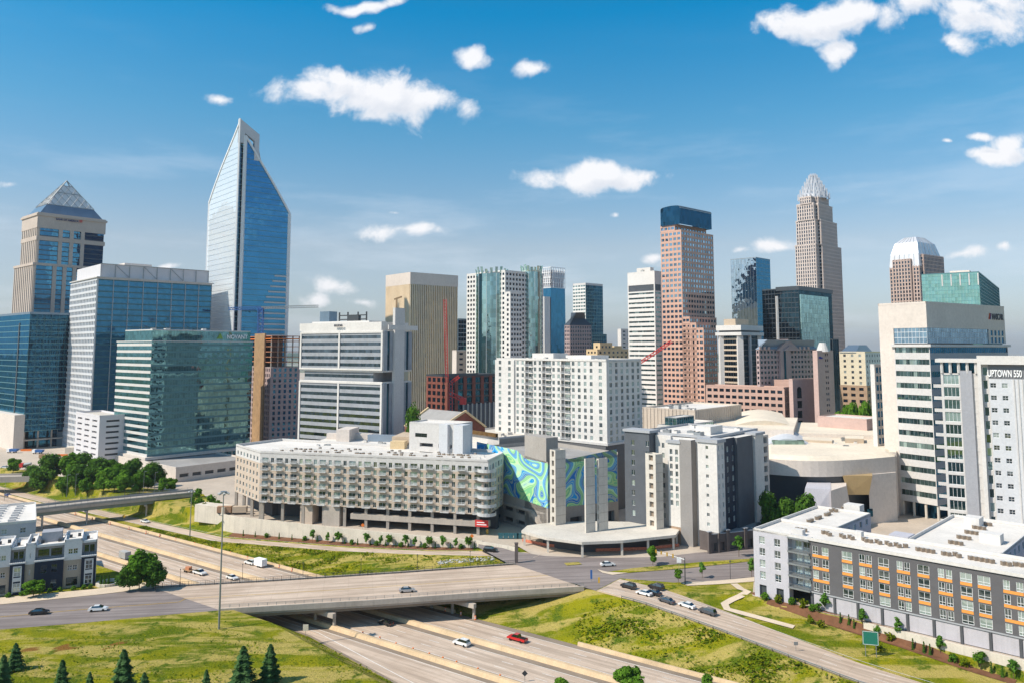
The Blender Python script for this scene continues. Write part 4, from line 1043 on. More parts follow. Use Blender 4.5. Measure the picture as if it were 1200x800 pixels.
# ---- 11 brown slate building
Y = 740; F = fp(662, 668, 693, Y, 34); b = Bld('office_building', F[0], 'brown gridded block with dark glass mansard roof left of the paired glass tower', 'building')
s_ = curt('glass_dark', 3.8, 3.0, 'mauve_concrete', 1.2, .3, 1.5, 'mauve_concrete', .25)
zz = zat(668,381,Y); b.block(F, 0, zz, s_, s_, roof='roof_grey', par=0)
b.p('mansard','dark_band').loft([V2(p) for p in inset(F,-.5)], zz, [V2(p) for p in inset(F,8)], zat(668,366,Y)); b.finish()

# ---- 12 dark tower with a white left half
Y = 900; F = fp(672, 687, 707, Y, 42); zz = zat(687,334,Y)
b = Bld('office_tower', F[0], 'slim far tower, white floors on its left half and dark teal glass on its right', 'skyscraper')
b.block(F, 0, zz, curt('glass_band', 4, 4, 'white_stone', .8, .3, 2, 'white_stone', .4), curt('glass_deep', 4, 3, 'teal_mullion', .3, .2, .6, 'teal_mullion', .1), roof='roof_white', par=2.5, parmat='light_panel')
b.block(fp(687, 690, 711, Y-14, 42), 0, zat(690,392,Y), curt('glass_deep', 4, 3, sh=.5), curt('glass_deep', 4, 3, 'teal_mullion', .3, .2, .6), roof='roof_grey', par=.5, parmat='teal_mullion'); b.finish()
# dark sliver between gold tower and green glass tower
F = fp(534, 537, 549, 720, 40); b = Bld('office_tower', F[0], 'dark blue glass tower showing only a sliver right of the gold ribbed tower', 'skyscraper')
b.block(F, 0, zat(537,374,720), curt('glass_deep',4,3), curt('glass_deep',4,3,sh=.6), roof='roof_grey', par=.5, parmat='teal_mullion'); b.finish()
F = fp(530, 535, 546, 560, 40); b = Bld('office_building', F[0], 'narrow cream block between the gold ribbed tower and the green glass tower', 'building')
b.block(F, 0, zat(535,411,560), blank('cream_panel'), punch('tan_stone',6,3.8,.5,1.5), par=.6, roof='roof_white'); b.finish()
# ---- 13 tan low building with stepped penthouses
Y = 690; F = fp(687, 700, 737, Y, 36); zz = zat(700,410,Y); M('ochre_stone', (.62,.47,.28), .85, .08, .1)
b = Bld('office_building', F[0], 'ochre block with stepped penthouses left of the white banded tower', 'building')
b.block(F, 0, zz, punch('ochre_stone',5,4,2.2,1.8), punch('ochre_stone',5,4,2.2,1.8), roof='roof_grey', par=.8)
b.block(sub(F,.12,.5,.1,.7), zz, zat(705,402,Y), punch('ochre_stone',5,5,2.2,1.8), punch('ochre_stone',5,5,2.2,1.8), par=.5, roof='roof_white'); b.box('penthouse','ochre_stone',sub(F,.6,.85,.2,.7), zz, zat(715,405,Y)); b.finish()
F = fp(724,728,741,820,36); b = Bld('office_building', F[0], 'small plain white block peeking out left of the white banded tower', 'building')
b.block(F, 0, zat(728,386,820), blank('white_wall'), punch('white_wall',6,4,.5,1.6), par=.6); b.finish()

# ---- 14 white banded tower
Y = 650; F = fp(736.5, 768.5, 776.5, Y, 44); z14 = zat(768,318,Y)
b = Bld('office_tower', F[0], 'slim white tower with thin horizontal window bands left of the pink granite tower', 'skyscraper')
zl2 = zat(768,326,Y); zl3 = zat(768,342,Y)
b.block(F, 0, zl3, ribb('white_stone','glass_band',4.0,1.5,m=(1,1),dep=.5), ribb('white_stone','glass_band',4.0,1.5,m=(1,1),dep=.5), par=0, roof='roof_white')
b.block(F, zl3, zl2, ribb('white_stone','dark_band',8,5.5,m=(1,1),nf=1,sill=1,f='grey_panel',cw=1.0), ribb('white_stone','dark_band',8,5.5,m=(1,1),nf=1,sill=1), par=0, roof='roof_white')
b.block(F, zl2, z14, blank('white_stone'), blank('white_stone'), par=.5); b.box('penthouse','white_wall', sub(F,.2,.7,.2,.7), z14, z14+4)
hvac(b, F, z14, 3, 5); b.finish()

# ---- 15 pink granite tower with arched glass top
Y = 584; TH = 42; F = fp(776.5, 801, 839, Y, TH); zt_ = zat(801,262,Y)
b = Bld('office_tower', F[0], 'tall pink granite tower with grid of windows and arched blue glass top', 'skyscraper')
win_style('pk', 'glass_pk'); G('glass_pk', (.45,.66,.8), (.01,.02,.035), .55, 1.4, 3, .35, .02)
pk = lambda: punch('pink_granite', 3.7, 4.0, 2.6, 2.1, 'pk', m=(.3,.3), dep=.25)
zs1, zs2, zs3 = zat(801,270,Y), zat(801,266,Y), zt_
b.block(F, 0, zs1, pk(), pk(), roof='pink_granite', par=.6)
b.block(sub(F,.0,.98,.3,1), zs1, zt_, pk(), pk(), roof='pink_granite', par=.6)
dl = (V2(F[3])-V2(F[0])).normalized(); dr = (V2(F[1])-V2(F[0])).normalized()
for pxn, top in ((809,372),(816.5,379),(825,385)):
    # stepped block that stands forward of the tower
    k = (pxn-600)/FPX; L = along(F[0], -dl, pxn, 70); Nn_ = V2(F[0])-dl*L
    Lr = along(Nn_, dr, 840.5, 70); R2 = Nn_+dr*max(Lr, 2)
    Fs_ = [Nn_, R2, R2+dl*(L+1), Nn_+dl*(L+1)]
    b.block(Fs_, 0, zat(pxn,top,Nn_.y), pk(), pk(), roof='pink_granite', par=.6)
# arched glass top
Fg = sub(F, -.02, .96, .0, .95); za0, za1 = zt_+.6, zat(801,240,Y)
A0, A1, A2, A3 = map(V2, Fg); ga = b.p('glass_vault','glass_deep'); ns = 12
prev = None; Wv = (A3-A0).length
for i in range(ns+1):
    a = math.pi*i/ns; off_ = (A3-A0)*(.5-.5*math.cos(a)); z = za0+(za1-za0)*(.84+.16*max(0,math.sin(a))**.6) 
    cur = (A0+off_, A1+off_, z)
    if prev: ga.poly([(*prev[0],prev[2]),(*prev[1],prev[2]),(*cur[1],cur[2]),(*cur[0],cur[2])], uv=[(0,i*2),(30,i*2),(30,i*2+2),(0,i*2+2)]); b.p('vault_rib','mullion_grey').bar((*cur[0],cur[2]),(*cur[1],cur[2]),.35)
    prev = cur
zm_ = za0+(za1-za0)*.84
for P0, P1 in ((A0,A1),(A3,A0),(A1,A2)):
    ga.poly([(*P0,za0-1),(*P1,za0-1),(*P1,zm_),(*P0,zm_)])
for P0, P1 in ((A3,A0),(A1,A2)):
    pts = [(*P0,zm_),(*P1,zm_)]
    for i in range(1, ns):
        a = math.pi*i/ns; pts.append((*P1.lerp(P0,(.5-.5*math.cos(a))), za0+(za1-za0)*(.84+.16*max(0,math.sin(a))**.6)))
    ga.poly(pts)
b.p('vault_rib','mullion_grey').bar((*A0,zm_),(*A1,zm_),.6)
b.finish()

# ---- 16 square mirror glass box
Y = 740; F = fp(859, 889, 905.5, Y, 44)
b = Bld('office_tower', F[0], 'mirrored glass box tower with clouds on its left face, behind the white columned block', 'skyscraper')
b.block(F, 0, zat(889,302,Y), curt('glass_mirror',4,3,'steel_grey',.12,.06), curt('glass_blue',4,3,'teal_mullion',.15,.08,.4), roof='roof_grey', par=.5, parmat='steel_grey'); b.finish()

# ---- 17 white columned block with dark windows
Y = 540; F = fp(841, 868.5, 893.5, Y, 44); zt_ = zat(868,381,Y); zb_ = zat(868,393,Y)
b = Bld('office_building', F[0], 'dark bronze glass block framed by white columns and a thick white cornice', 'building')
Fi = inset(F, 1.5)
b.block(Fi, 0, zb_, curt('glass_gold2' if False else 'glass_black',3.8,2,'dark_band',.2,.1,1.2,'tan_stone',.1), curt('glass_black',3.8,2,'dark_band',.2,.1,.9,'dark_band',.1), par=0, roof='roof_grey')
b.box('cornice','white_wall', inset(F,-1), zb_, zb_+2.3); b.box('cornice','dark_band', inset(F,1), zb_+2.3, zb_+3.6); b.box('cornice','white_wall', inset(F,-.6), zb_+3.6, zt_)
for i in range(4):
    c = V2(F[i]); q = V2(inset(F, 2.2)[i]); m_ = MB(); m_.prism([q+Vector((-2,-2)),q+Vector((2,-2)),q+Vector((2,2)),q+Vector((-2,2))] , 0, zb_); m_.build('column', MATS['white_wall'], b.e)
for u in (.5,): 
    q = V2(F[0]).lerp(V2(F[1]),.42); m_ = MB(); m_.obox(q, V2(F[1])-V2(F[0]), 2, 1.6, 0, zb_); m_.build('column', MATS['white_wall'], b.e)
b.box('penthouse','tan_stone', sub(F,.1,.7,.3,.8), zt_, zat(868,374,Y+10)); b.finish()

# ---- 18 dark teal towers
Y = 600; F = fp(893, 938, 977, Y, 44); zt_ = zat(938,337,Y)
b = Bld('office_tower', F[0], 'near black glass tower with one pale mirrored face in front of the crowned stone tower', 'skyscraper')
b.block(sub(F,0,1,0,.55), 0, zt_, curt('glass_black',3.9,3,'dark_band',.25,.1,.5,'dark_band',.1), blank('glass_black'), roof='roof_grey', par=1, parmat='dark_band')
b.block(sub(F,.05,.9,.58,1), 0, zat(900,341,Y+25), curt('glass_black',3.9,3,'dark_band',.25,.1,.5,'dark_band',.1), blank('glass_black'), roof='roof_grey', par=1, parmat='dark_band')
b.p('corner_column','light_panel').bar((*V2(sub(F,0,1,.565,1)[0]),0),(*V2(sub(F,0,1,.565,1)[0]),zt_-6),1.6)
F2 = sub(F,.015,.84,-.04,0); b.block(F2, 0, zat(938,345,Y), curt('glass_pane2' if False else 'glass_bay',3.9,2.4,'teal_mullion',.1,.05), curt('glass_bay',3.9,2.4,'teal_mullion',.1,.05,.15,'teal_mullion',.05), par=0, roof='roof_grey')
b.box('crown','dark_band', inset(sub(F,0,1,0,.55),-.8), zt_-2, zt_+1.2); b.finish()
F = fp(973, 976, 983, 560, 44); b = Bld('office_tower', F[0], 'thin dark slab tower right of the pink gabled hotel', 'skyscraper')
b.block(F, 0, zat(976,398,560), curt('glass_black',4,3), curt('glass_black',4,3,'dark_band',.3,.1), par=.6, roof='roof_grey', parmat='dark_band'); b.finish()

# ---- 19 tall stone tower with stepped crown
Y = 844; TH = 44
b = Bld('office_tower', (xat(960,Y),Y), 'tall pale granite tower with stepped shoulders and a silvery crown of spires', 'skyscraper')
M('granite_pale', (.56,.47,.42), .7, .05, .1); M('crown_silver', (.66,.66,.68), .4, .1, .3, metal=.3)
def tier(pl, pn, pr, z0, z1, notch=.12, Y=Y):
    F = fp(pl, pn, pr, Y, TH); 
    N_, R2, B_, L_ = map(V2, F); a = R2-N_; c = L_-N_
    # notched plan: the near corner is cut back so two shafts show with a dark groove between them
    P_ = [N_+a*notch, N_+a*(1-notch), N_+a*(1-notch)+c*notch, R2+c*notch, R2+c*(1-notch), N_+a*(1-notch)+c*(1-notch), N_+a*(1-notch)+c, N_+a*notch+c, N_+a*notch+c*(1-notch), N_+c*(1-notch), N_+c*notch, N_+a*notch+c*notch]
    st = curt('glass_dark', 4.1, 2.6, 'granite_pale', 1.25, .5, 1.1, 'granite_pale', .2)
    for i in range(12): s_ = st; b.facade(P_[i], P_[(i+1)%12], z0, z1, s_)
    b.p('setback','granite_pale').poly([(*p,z1) for p in P_]); b.p('cornice','granite_pale').prism(inset(P_,-.5), z1-.8, z1+.8)
    return P_
zz = [zat(960,y,Y) for y in (286,257,238,230)]
tier(932.5, 964, 993.5, 0, zz[0]); tier(935, 964, 989, zz[0], zz[1]); tier(937, 962.5, 984, zz[1], zz[2]); tier(939.5, 961, 981.5, zz[2], zz[3], .2)
c0_ = V2(fp(940,960,980,Y,TH)[0]).lerp(V2(fp(940,960,980,Y,TH)[2]), .5)
zc1 = zat(958,199,Y)
rads = [(17,0,.22),(14.5,.1,.4),(12,.24,.54),(9.5,.38,.7),(7,.52,.84),(4.8,.66,.95),(3.2,.8,1.0)]
for ri, (r, f0, f1) in enumerate(rads):
    n = 20 if r > 8 else 12; m_ = MB()
    m_.prism(cyl(c0_.x, c0_.y, r*.82, 16), zz[3]+(zc1-zz[3])*f0, zz[3]+(zc1-zz[3])*(f0*.3+f1*.7))
    for i in range(n):
        a = 2*math.pi*i/n; m_.bar((c0_.x+r*math.cos(a), c0_.y+r*math.sin(a), zz[3]+(zc1-zz[3])*f0), (c0_.x+r*math.cos(a), c0_.y+r*math.sin(a), zz[3]+(zc1-zz[3])*f1), 1.0, w2=.6)
    m_.build('crown_tier', MATS['crown_silver'], b.e)
b.finish()

# ---- 20 pink hotel with gables
Y = 500; F = fp(886, 889.5, 957, Y, 32); ze = zat(890,409,Y); dr = (V2(F[1])-V2(F[0])).normalized(); ang = math.atan2(dr.y,dr.x)
b = Bld('hotel', F[0], 'pinkish stone hotel with blue grey roof, central gable and small round-topped tower', 'hotel')
hw = punch('mauve_concrete', 3.3, 3.3, 2.0, 1.7, 'plain', m=(.5,.5))
b.block(F, 0, ze, hw, hw, par=0, roof='blue_grey_roof')
b.p('mansard','blue_grey_roof').loft([V2(p) for p in inset(F,-.4)], ze, [V2(p) for p in inset(F,5)], zat(920,398,Y+10))
gp = lambda px, z, o=0: on_face(F, px, z, o)
for pa, pb_, pk_, o in ((908,936,397.5,1.5),(915,929,405,2.3)):
    a, c = V2(gp(pa,ze,o)), V2(gp(pb_,ze,o)); m_ = MB(); mid_ = a.lerp(c,.5); zpk = zat((pa+pb_)/2,pk_,Y+12); back = Vector((-dr.y,dr.x))*8
    m_.poly([(*a,ze-1),(*c,ze-1),(*mid_,zpk)]); m_.poly([(*c,ze-1),(*(c+back),ze-1),(*(mid_+back),zpk),(*mid_,zpk)]); m_.poly([(*(a+back),ze-1),(*a,ze-1),(*mid_,zpk),(*(mid_+back),zpk)])
    m_.build('gable', MATS['mauve_concrete'], b.e)
a, c = V2(gp(916,0,0)), V2(gp(928,0,0)); m_ = MB(); m_.obox(a, dr, (c-a).length, -1.6, 0, ze); m_.build('bay', MATS['mauve_concrete'], b.e); m_ = MB(); a2_ = V2(gp(920,0,1.7)); m_.obox(a2_, dr, 1.8, -.15, 20, ze-1); m_.build('window_strip', MATS['glass_deep'], b.e)
for px in (893,898,903,940,945,950):
    m_ = MB(); q = V2(gp(px,0,.3)); m_.obox(q, dr, 2.0, -.4, ze-.3, ze+1.6); m_.build('dormer', MATS['pink_concrete'], b.e)
# front wing
Fw = fp(952, 957.5, 976, Y-30, 36); zw = zat(958,412,Y-30)
b.block(Fw, 0, zw, blank('pink_concrete'), upun('pink_concrete', [(8.2,9.4),(10.2,11.4)], 3.4, 1.5, 'plain'), par=.8, roof='blue_grey_roof')
q = V2(Fw[0]).lerp(V2(Fw[2]),.5); m_ = MB(); m_.loft(cyl(q.x,q.y,4,12), zw, cyl(q.x,q.y,2,12), zw+5.5); m_.build('cupola', MATS['light_panel'], b.e)
p0 = on_face(Fw, 959.5, zat(958,420,Y-25), .2); ddl = (V2(Fw[1])-V2(Fw[0])).normalized()
M('sign_blue', (.02,.03,.3), .5, 0, 1); letters(b.e, 'Hilton', p0, math.atan2(ddl.y,ddl.x), 1.9, MATS['sign_blue'], width=3.6)
b.finish()

# ---- 21 pink granite low-rise in front of the granite tower
Y = 500; F = fp(826, 917, 926, Y-20, 50); zt_ = zat(917,455,Y-20)
b = Bld('office_building', F[0], 'low pink granite block with rows of square windows at the foot of the granite tower', 'building')
M('pink_low', (.48,.31,.25), .7, .07, .08)
b.block(F, 0, zt_, punch('pink_low',4.3,4.1,3.0,2.0,'plain',m=(.5,.5)), curt('glass_gold2' if False else 'glass_black',4,2,'pink_low',.5,.3,1), roof='roof_white', par=.9)
F2 = fp(872, 891, 930, Y-8, 40); b.block(fp(886,929,934,Y-4,48), 0, zat(929,446,Y), blank('pink_low'), blank('pink_concrete'), par=.8, roof='roof_white')
b.finish()
F = fp(923, 927.5, 953, Y-24, 30); zt_ = zat(928,445,Y-24); b = Bld('office_building', F[0], 'mauve stone block with a tall arched window recess right of the low pink block', 'building')
b.block(F, 0, zt_, blank('pink_concrete'), blank('mauve_concrete'), par=.8, roof='roof_white')
drr = (V2(F[1])-V2(F[0])).normalized(); a = V2(on_face(F,937,0,.15)); m_ = MB(); w_ = (V2(on_face(F,942,0,.15))-a).length; pts = [(*a,0),(*(a+drr*w_),0),(*(a+drr*w_),zt_-6)]+[(*(a+drr*(w_/2+w_/2*math.cos(t_*math.pi/8))), zt_-6+w_/2*math.sin(t_*math.pi/8)) for t_ in range(1,8)]+[(*a,zt_-6)]
m_.poly(pts, m=0)
for k in range(6): m_.obox(a+Vector((0,0)), drr, w_, -.25, 8+k*6, 9.6+k*6, m=1)
m_.build('arched_window', [MATS['glass_black'], MATS['mauve_concrete']], b.e); b.finish()

# ---- 22 rounded-top stone tower
Y = 820; F = fp(1047, 1082, 1109, Y, 36); z0_ = zat(1080,302,Y); ztp = zat(1078,275,Y)
b = Bld('office_tower', F[0], 'stone and glass tower with a bright faceted metal crown behind the green glass box', 'skyscraper')
M('stone_brown', (.46,.35,.30), .8, .08, .1)
sh_ = curt('glass_dark',4,3.1,'stone_brown',1.4,.5,1.2,'stone_brown',.2)
b.block(F, 0, zat(1080,311,Y), sh_, curt('glass_blue',4,3.1,'stone_brown',1.1,.4,.8,'stone_brown',.2), par=.5, roof='roof_grey')
b.block(sub(F,.12,1.0,-.06,.5), 0, zat(1080,298,Y), sh_, curt('glass_blue',4,3.1,'stone_brown',1.1,.4,.8,'stone_brown',.2), par=.5, roof='roof_grey')
b.block(sub(F,-.05,.3,.25,.85), 0, zat(1060,303,Y), sh_, sh_, par=.5, roof='roof_grey')
cm = b.p('crown','crown_silver'); ct = V2(F[0]).lerp(V2(F[2]),.5)
za_ = zat(1080,312,Y); Q = [ [ct+(V2(p)-ct)*k for p in inset(F,-.2)] for k in (1.0,.94,.76,.40) ]
hs = [za_, za_+(ztp-za_)*.42, za_+(ztp-za_)*.8, ztp]
for i in range(3): cm.loft(Q[i], hs[i], Q[i+1], hs[i+1], top=(i==2))
for e in range(4):
    for k in range(1,6):
        for i in range(3):
            A_ = Q[i][e].lerp(Q[i][(e+1)%4],k/6); B_ = Q[i+1][e].lerp(Q[i+1][(e+1)%4],k/6); b.p('crown_rib','mullion_grey').bar((*A_,hs[i]),(*B_,hs[i+1]),.5)
m_ = MB(); q = [V2(x) for x in sub(F,.02,.45,.0,.02)]; m_.loft([V2(x)+Vector((.3,-.6)) for x in sub(F,.05,.42,-.01,.3)], za_-10, [ct+(V2(x)-ct)*.72 for x in sub(F,.1,.5,0,.3)], hs[2]); m_.build('glass_wedge', MATS['glass_blue'], b.e)
b.finish()

# ---- 23 green glass box
Y = 420; F = fp(1080, 1147, 1171, Y, 54, 110); zt_ = zat(1147,319,Y)
b = Bld('office_tower', F[0], 'pale green glass box rising behind the beige office block at right', 'building')
G('glass_mint', (.42,.70,.66), (.08,.22,.19), .5, 1.6, 2.0, .18, .03, wob=.02)
b.block(F, 0, zt_, curt('glass_mint',2,1.6,'glass_fin',.08,.05,.12,'teal_mullion',.04), curt('glass_teal',2,1.6,'teal_mullion',.08,.05,.2,'teal_mullion',.05), roof='roof_white', par=.4, parmat='teal_mullion')
for k in range(5):
    p = V2(on_left(F, 1103+k*10.5, zt_, .1)); m_ = MB(); m_.obox(p, V2(F[0])-V2(F[3]), .6, -.2, zt_-7, zt_-.5); m_.build('fin', MATS['light_panel'], b.e)
b.box('penthouse','cream_panel', sub(F,.1,.6,.2,.55), zt_, zt_+2.6); b.finish()

# ---- 24 beige office block with ribbon windows
Y = 322; TH = 34; F = fp(1029.5, 1085.5, 1177, Y, TH, 85); z1_ = zat(1085,355.5,Y); zg1 = zat(1085,384,Y); zg0 = zat(1085,402,Y); dr = (V2(F[1])-V2(F[0])).normalized(); dl = (V2(F[3])-V2(F[0])).normalized(); ang = math.atan2(dr.y,dr.x)
b = Bld('office_building', F[0], 'beige panelled office block with green ribbon windows and a racing body sign on top', 'building')
Ll_ = (V2(F[3])-V2(F[0])).length; sol = along(F[3], -dl, 1046, 85)
b.block(F, zg1, z1_, blank('cream_panel'), blank('tan_panel') if False else blank('cream_panel'), roof='roof_white', par=.8)
G('glass_sky', (.45,.66,.82), (.03,.06,.09), .6, 1.5, 2.3, .15, .015)
Lr_ = (V2(F[1])-V2(F[0])).length
# recessed glazed sky lobby, solid strip at far left
Fsol = [V2(F[3])-dl*sol, V2(F[3])-dl*sol+dr*Lr_, V2(F[2]), V2(F[3])]
b.box('wall','cream_panel', Fsol, 0, zg1)
Fg = [V2(F[0])+dl*.4+dr*.4, V2(F[1])+dl*.4-dr*.2, Fsol[1]-dl*.02, Fsol[0]+dr*.4-dl*.02]
b.block(Fg, zg0, zg1, curt('glass_sky',2.3,1.5,'mullion_white',.1,.06,.15), curt('glass_sky',2.3,1.5,'mullion_grey',.1,.06,.15), par=0, roof='roof_grey')
b.block([V2(F[1])-dr*16-(-dl)*.02, V2(F[1]), V2(F[1])+dl*3, V2(F[1])-dr*16+dl*3], zg0, zg1, blank('cream_panel'), punch('cream_panel',4,4,2,2.4,'plain_blue',m=(1,1)), par=0, roof='roof_grey')
Fl = [V2(F[0])-dl*.6, V2(F[1])-dl*.6, Fsol[1]-dl*.01, Fsol[0]-dl*.01]
zb_ = zat(1085,592,Y); nfl = 13
b.block(Fl, zb_, zg0-1.5, ribb('light_panel','glass_band',3.9,2.2,m=(0.3,.3),nf=nfl,dep=.35,cw=1.6), ribb('grey_panel','glass_blue',3.9,2.3,m=(.3,.3),nf=nfl,dep=.35,cw=1.6), par=0, roof='roof_white', bottom=True)
b.box('ledge','light_panel', [p for p in inset(Fl,-1.0)], zg0-1.5, zg0-.4)
b.box('lobby','glass_deep', inset(Fl,3), 0, zb_)
for u in (.02,.35,.68,.98):
    q = V2(Fl[0]).lerp(V2(Fl[3]),u)+dr*1; b.post('column','pale_concrete',(*q,0),(*q,zb_),1.1)
for u in (.15,.3,.45):
    q = V2(Fl[0]).lerp(V2(Fl[1]),u)+dl*1; b.post('column','pale_concrete',(*q,0),(*q,zb_),1.1)
zz = zat(1165,370,Y+20); p0 = V2(on_face(F,1158,zz,.1)); p1 = V2(on_face(F,1176,zz,.1))
for k, mt in enumerate(('orange_paint','red_paint','sign_blue')):
    m_ = MB(); q = p0+dr*(.75*k); m_.poly([(*q,zz-1.3),(*(q+dr*.62),zz-1.3),(*(q+dr*1.5),zz+1.5),(*(q+dr*.88),zz+1.5)]); m_.poly([(*q,zz-1.3),(*(q+dr*.88),zz+1.5),(*(q+dr*1.5),zz+1.5),(*(q+dr*.62),zz-1.3)]); m_.build('emblem', MATS[mt], b.e)
letters(b.e, 'NASCAR', (*(p0+dr*3.4),zz-1.3), ang, 3.9, MATS['sign_dark'], width=(p1-p0).length-4.2)
b.finish()
# ================================================================ middle distance
def plan(e): return Vector((e[0], e[1]))
def face(A, B):
    """plan frame of a wall from A (left) to B (right): direction, outward normal, length"""
    A, B = plan(A), plan(B); d = B-A; L = d.length; d /= L; return d, Vector((d.y,-d.x)), L
def upx(A, d, px, z=30): return along(A, d, px, z)

# ---- 26 white apartment tower
Y = 338; F = fp(581.5, 711, 752, Y, 46, 50); zt_ = zat(711,423,Y); zb_ = zat(711,519,Y)
b = Bld('apartment_tower', F[0], 'white apartment tower of even windows and stacked balconies rising above the mural block', 'building')
dW, nW, LW = face(F[3], F[0])
ap = dict(fh=3.05, wh=1.9, nf=12)
us = lambda a, c, n, w: [(a+(c-a)*(i+.5)/n-w/2, a+(c-a)*(i+.5)/n+w/2) for i in range(n)]
# the left face: a projecting wing, recessed balcony bays and flat bays
segs = [(0,.10,'w',1),(.10,.19,'w',1),(.19,.29,'w',2),(.29,.36,'b',1),(.36,.45,'w',2),(.45,.53,'b',1),(.53,.62,'w',2),(.62,.70,'b',1),(.70,.80,'w',2),(.80,.90,'w',2),(.90,1.0,'w',1)]
bal = MB(); bal.obox((0,0),(1,0),3.4,-1.15,0,.16); 
for q in ((0,-1.15),(3.32,-1.15)): bal.obox(q,(1,0),.08,.08,.18,1.1)
bal.obox((0,-1.15),(1,0),3.4,.06,1.04,1.1)
for k_ in range(14): bal.obox((.1+k_*.24,-1.13),(1,0),.07,.05,.16,1.04)
for x_ in (0,3.34):
    bal.obox((x_,-1.15),(1,0),.05,1.15,1.04,1.1)
    for k_ in range(4): bal.obox((x_,-1.0+k_*.25),(1,0),.05,.06,.16,1.04)
M('balcony_rail', (.5,.5,.5), .6, .08, .4)
balc_mesh = bal.mesh('balcony', [MATS['balcony_rail']])
def balcony(b, A, d, u, z, w=3.4):
    o = bpy.data.objects.new('balcony', balc_mesh); COL.objects.link(o); o.parent = b.e; p = plan(A)+d*u
    o.location = Vector((p.x,p.y,z))-b.e.location; o.rotation_euler[2] = math.atan2(d.y,d.x); o.scale[0] = w/3.4
fhh = (zt_-zb_)/12
for (a, c, kind, n) in segs:
    A, C = plan(F[3])+dW*LW*a, plan(F[3])+dW*LW*c; rec = .0 if kind == 'w' else -1.6; L = (C-A).length
    if a < .19: rec = .8
    A2, C2 = A+nW*rec, C+nW*rec
    st = upun('white_wall', us(0, L, n, (1.5 if n > 1 else 1.7) if kind == 'w' else L*.7), 3.05, 1.9 if kind == 'w' else 2.2, 'apt', nf=12, sill=.7 if kind == 'w' else .2, dep=.2)
    b.facade(A2, C2, zb_, zt_, st)
    if rec < 0: b.facade(A2+nW*0, A, zb_, zt_, blank('white_wall')); b.p('wall','white_wall').poly([(*A,zb_),(*A2,zb_),(*A2,zt_),(*A,zt_)]); b.p('wall','white_wall').poly([(*C2,zb_),(*C,zb_),(*C,zt_),(*C2,zt_)])
    if rec > 0 and a > .05: b.p('wall','white_wall').poly([(*C2,zb_),(*C,zb_),(*C,zt_),(*C2,zt_)])
    if kind == 'b':
        for k in range(12): balcony(b, A, dW, .1, zb_+fhh*k+.05, L-.2)
b.facade(F[0], F[1], zb_, zt_, punch('white_wall', 4.2, 3.05, 1.9, 2.1, 'apt', nf=12, m=(1,.5), dep=.2))
for i in (1,2): b.facade(F[i], F[i+1], zb_, zt_, blank('white_wall'))
b.p('roof','roof_white').poly([(*plan(p),zt_-.05) for p in inset(F,-.2)]); 
for i in range(4):
    a, c = plan(F[i]), plan(F[(i+1)%4]); b.p('parapet','white_wall').obox(a, c-a, (c-a).length, .35, zt_-.1, zt_+.9)
b.box('penthouse','white_wall', sub(F,.25,.75,.2,.42), zt_, zt_+2.4); b.box('penthouse','white_wall', sub(F,.3,.7,.55,.75), zt_, zt_+3.2); hvac(b, F, zt_, 14, 11, big=.6)
# transfer level: shadowed columns, then the grey podium
b.box('slab','light_panel', inset(F,-.8), zb_-1.0, zb_)
for k in range(9):
    p = plan(F[3]).lerp(plan(F[0]), (k+.3)/9); b.post('column','pale_concrete',(*(p-nW*.6),zb_-6),(*(p-nW*.6),zb_-1.0), 1.1, n=4)
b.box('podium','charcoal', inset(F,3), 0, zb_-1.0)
M('podium_grey', (.13,.13,.135), .85, .08, .1); Fp = [plan(F[0])+nW*1.2, *[plan(F[0])+(plan(F[1])-plan(F[0]))*1.35+nW*1.2, plan(F[1])+(plan(F[2])-plan(F[1]))*.5, plan(F[0])+(plan(F[3])-plan(F[0]))*.5]]
b.box('podium_wall','podium_grey', Fp, 0, zb_-1.3)
b.finish()

# ---- 28 long beige apartment block on columns
TH = 75; Y = 296; F = fp(304, 572, 590, Y, TH, 15); dA = (plan(F[0])-plan(F[3])).normalized(); nA = Vector((dA.y,-dA.x)); LA = (plan(F[0])-plan(F[3])).length
zt_ = zat(572,540.5,Y); zb_ = zat(572,603,Y); fh = (zt_-zb_)/6.15; zw = zt_-fh*1.3
b = Bld('apartment_block', (F[0].x,F[0].y), 'long beige six storey apartment block with rows of small white balconies above open parking', 'building')
L3 = plan(F[3]); th2 = R_(38); K = along(L3, Vector((-math.sin(th2), math.cos(th2))), 275.5, 15); L4 = L3+Vector((-math.sin(th2), math.cos(th2)))*K
Bk = plan(F[2]); dep = 17.0; nb = 15; pitch = LA/nb
uw, ud = [], []
for k in range(nb): ud.append((pitch*k+1.0, pitch*k+3.9)); uw.append((pitch*k+5.0, pitch*k+6.4))
us_ = sorted(ud+uw)
for z0, z1, mt, nf in ((zb_, zw, 'apt_tan', 5), (zw, zt_, 'light_panel', 1)):
    M('apt_tan', (.50,.41,.33), .85, .06, .2)
    b.facade(L3, F[0], z0, z1, upun(mt, us_, fh, 2.0, 'apt', nf=nf, sill=.35, zt=0 if nf == 5 else fh*.3))
    b.facade(L4, L3, z0, z1, punch(mt, 4.2, fh, 1.6, 1.7, 'apt', nf=nf, zt=0 if nf == 5 else fh*.3))
    b.facade(F[0], F[1], z0, z1, punch(mt, 3.6, fh, 2.6, 2.2, 'apt', nf=nf, zt=0 if nf == 5 else fh*.3))
for k in range(nb):
    for j in range(6): balcony(b, L3, dA, pitch*k+.75, zb_+fh*j+.1+(0 if j < 5 else 0), 3.4)
balc2 = MB(); 
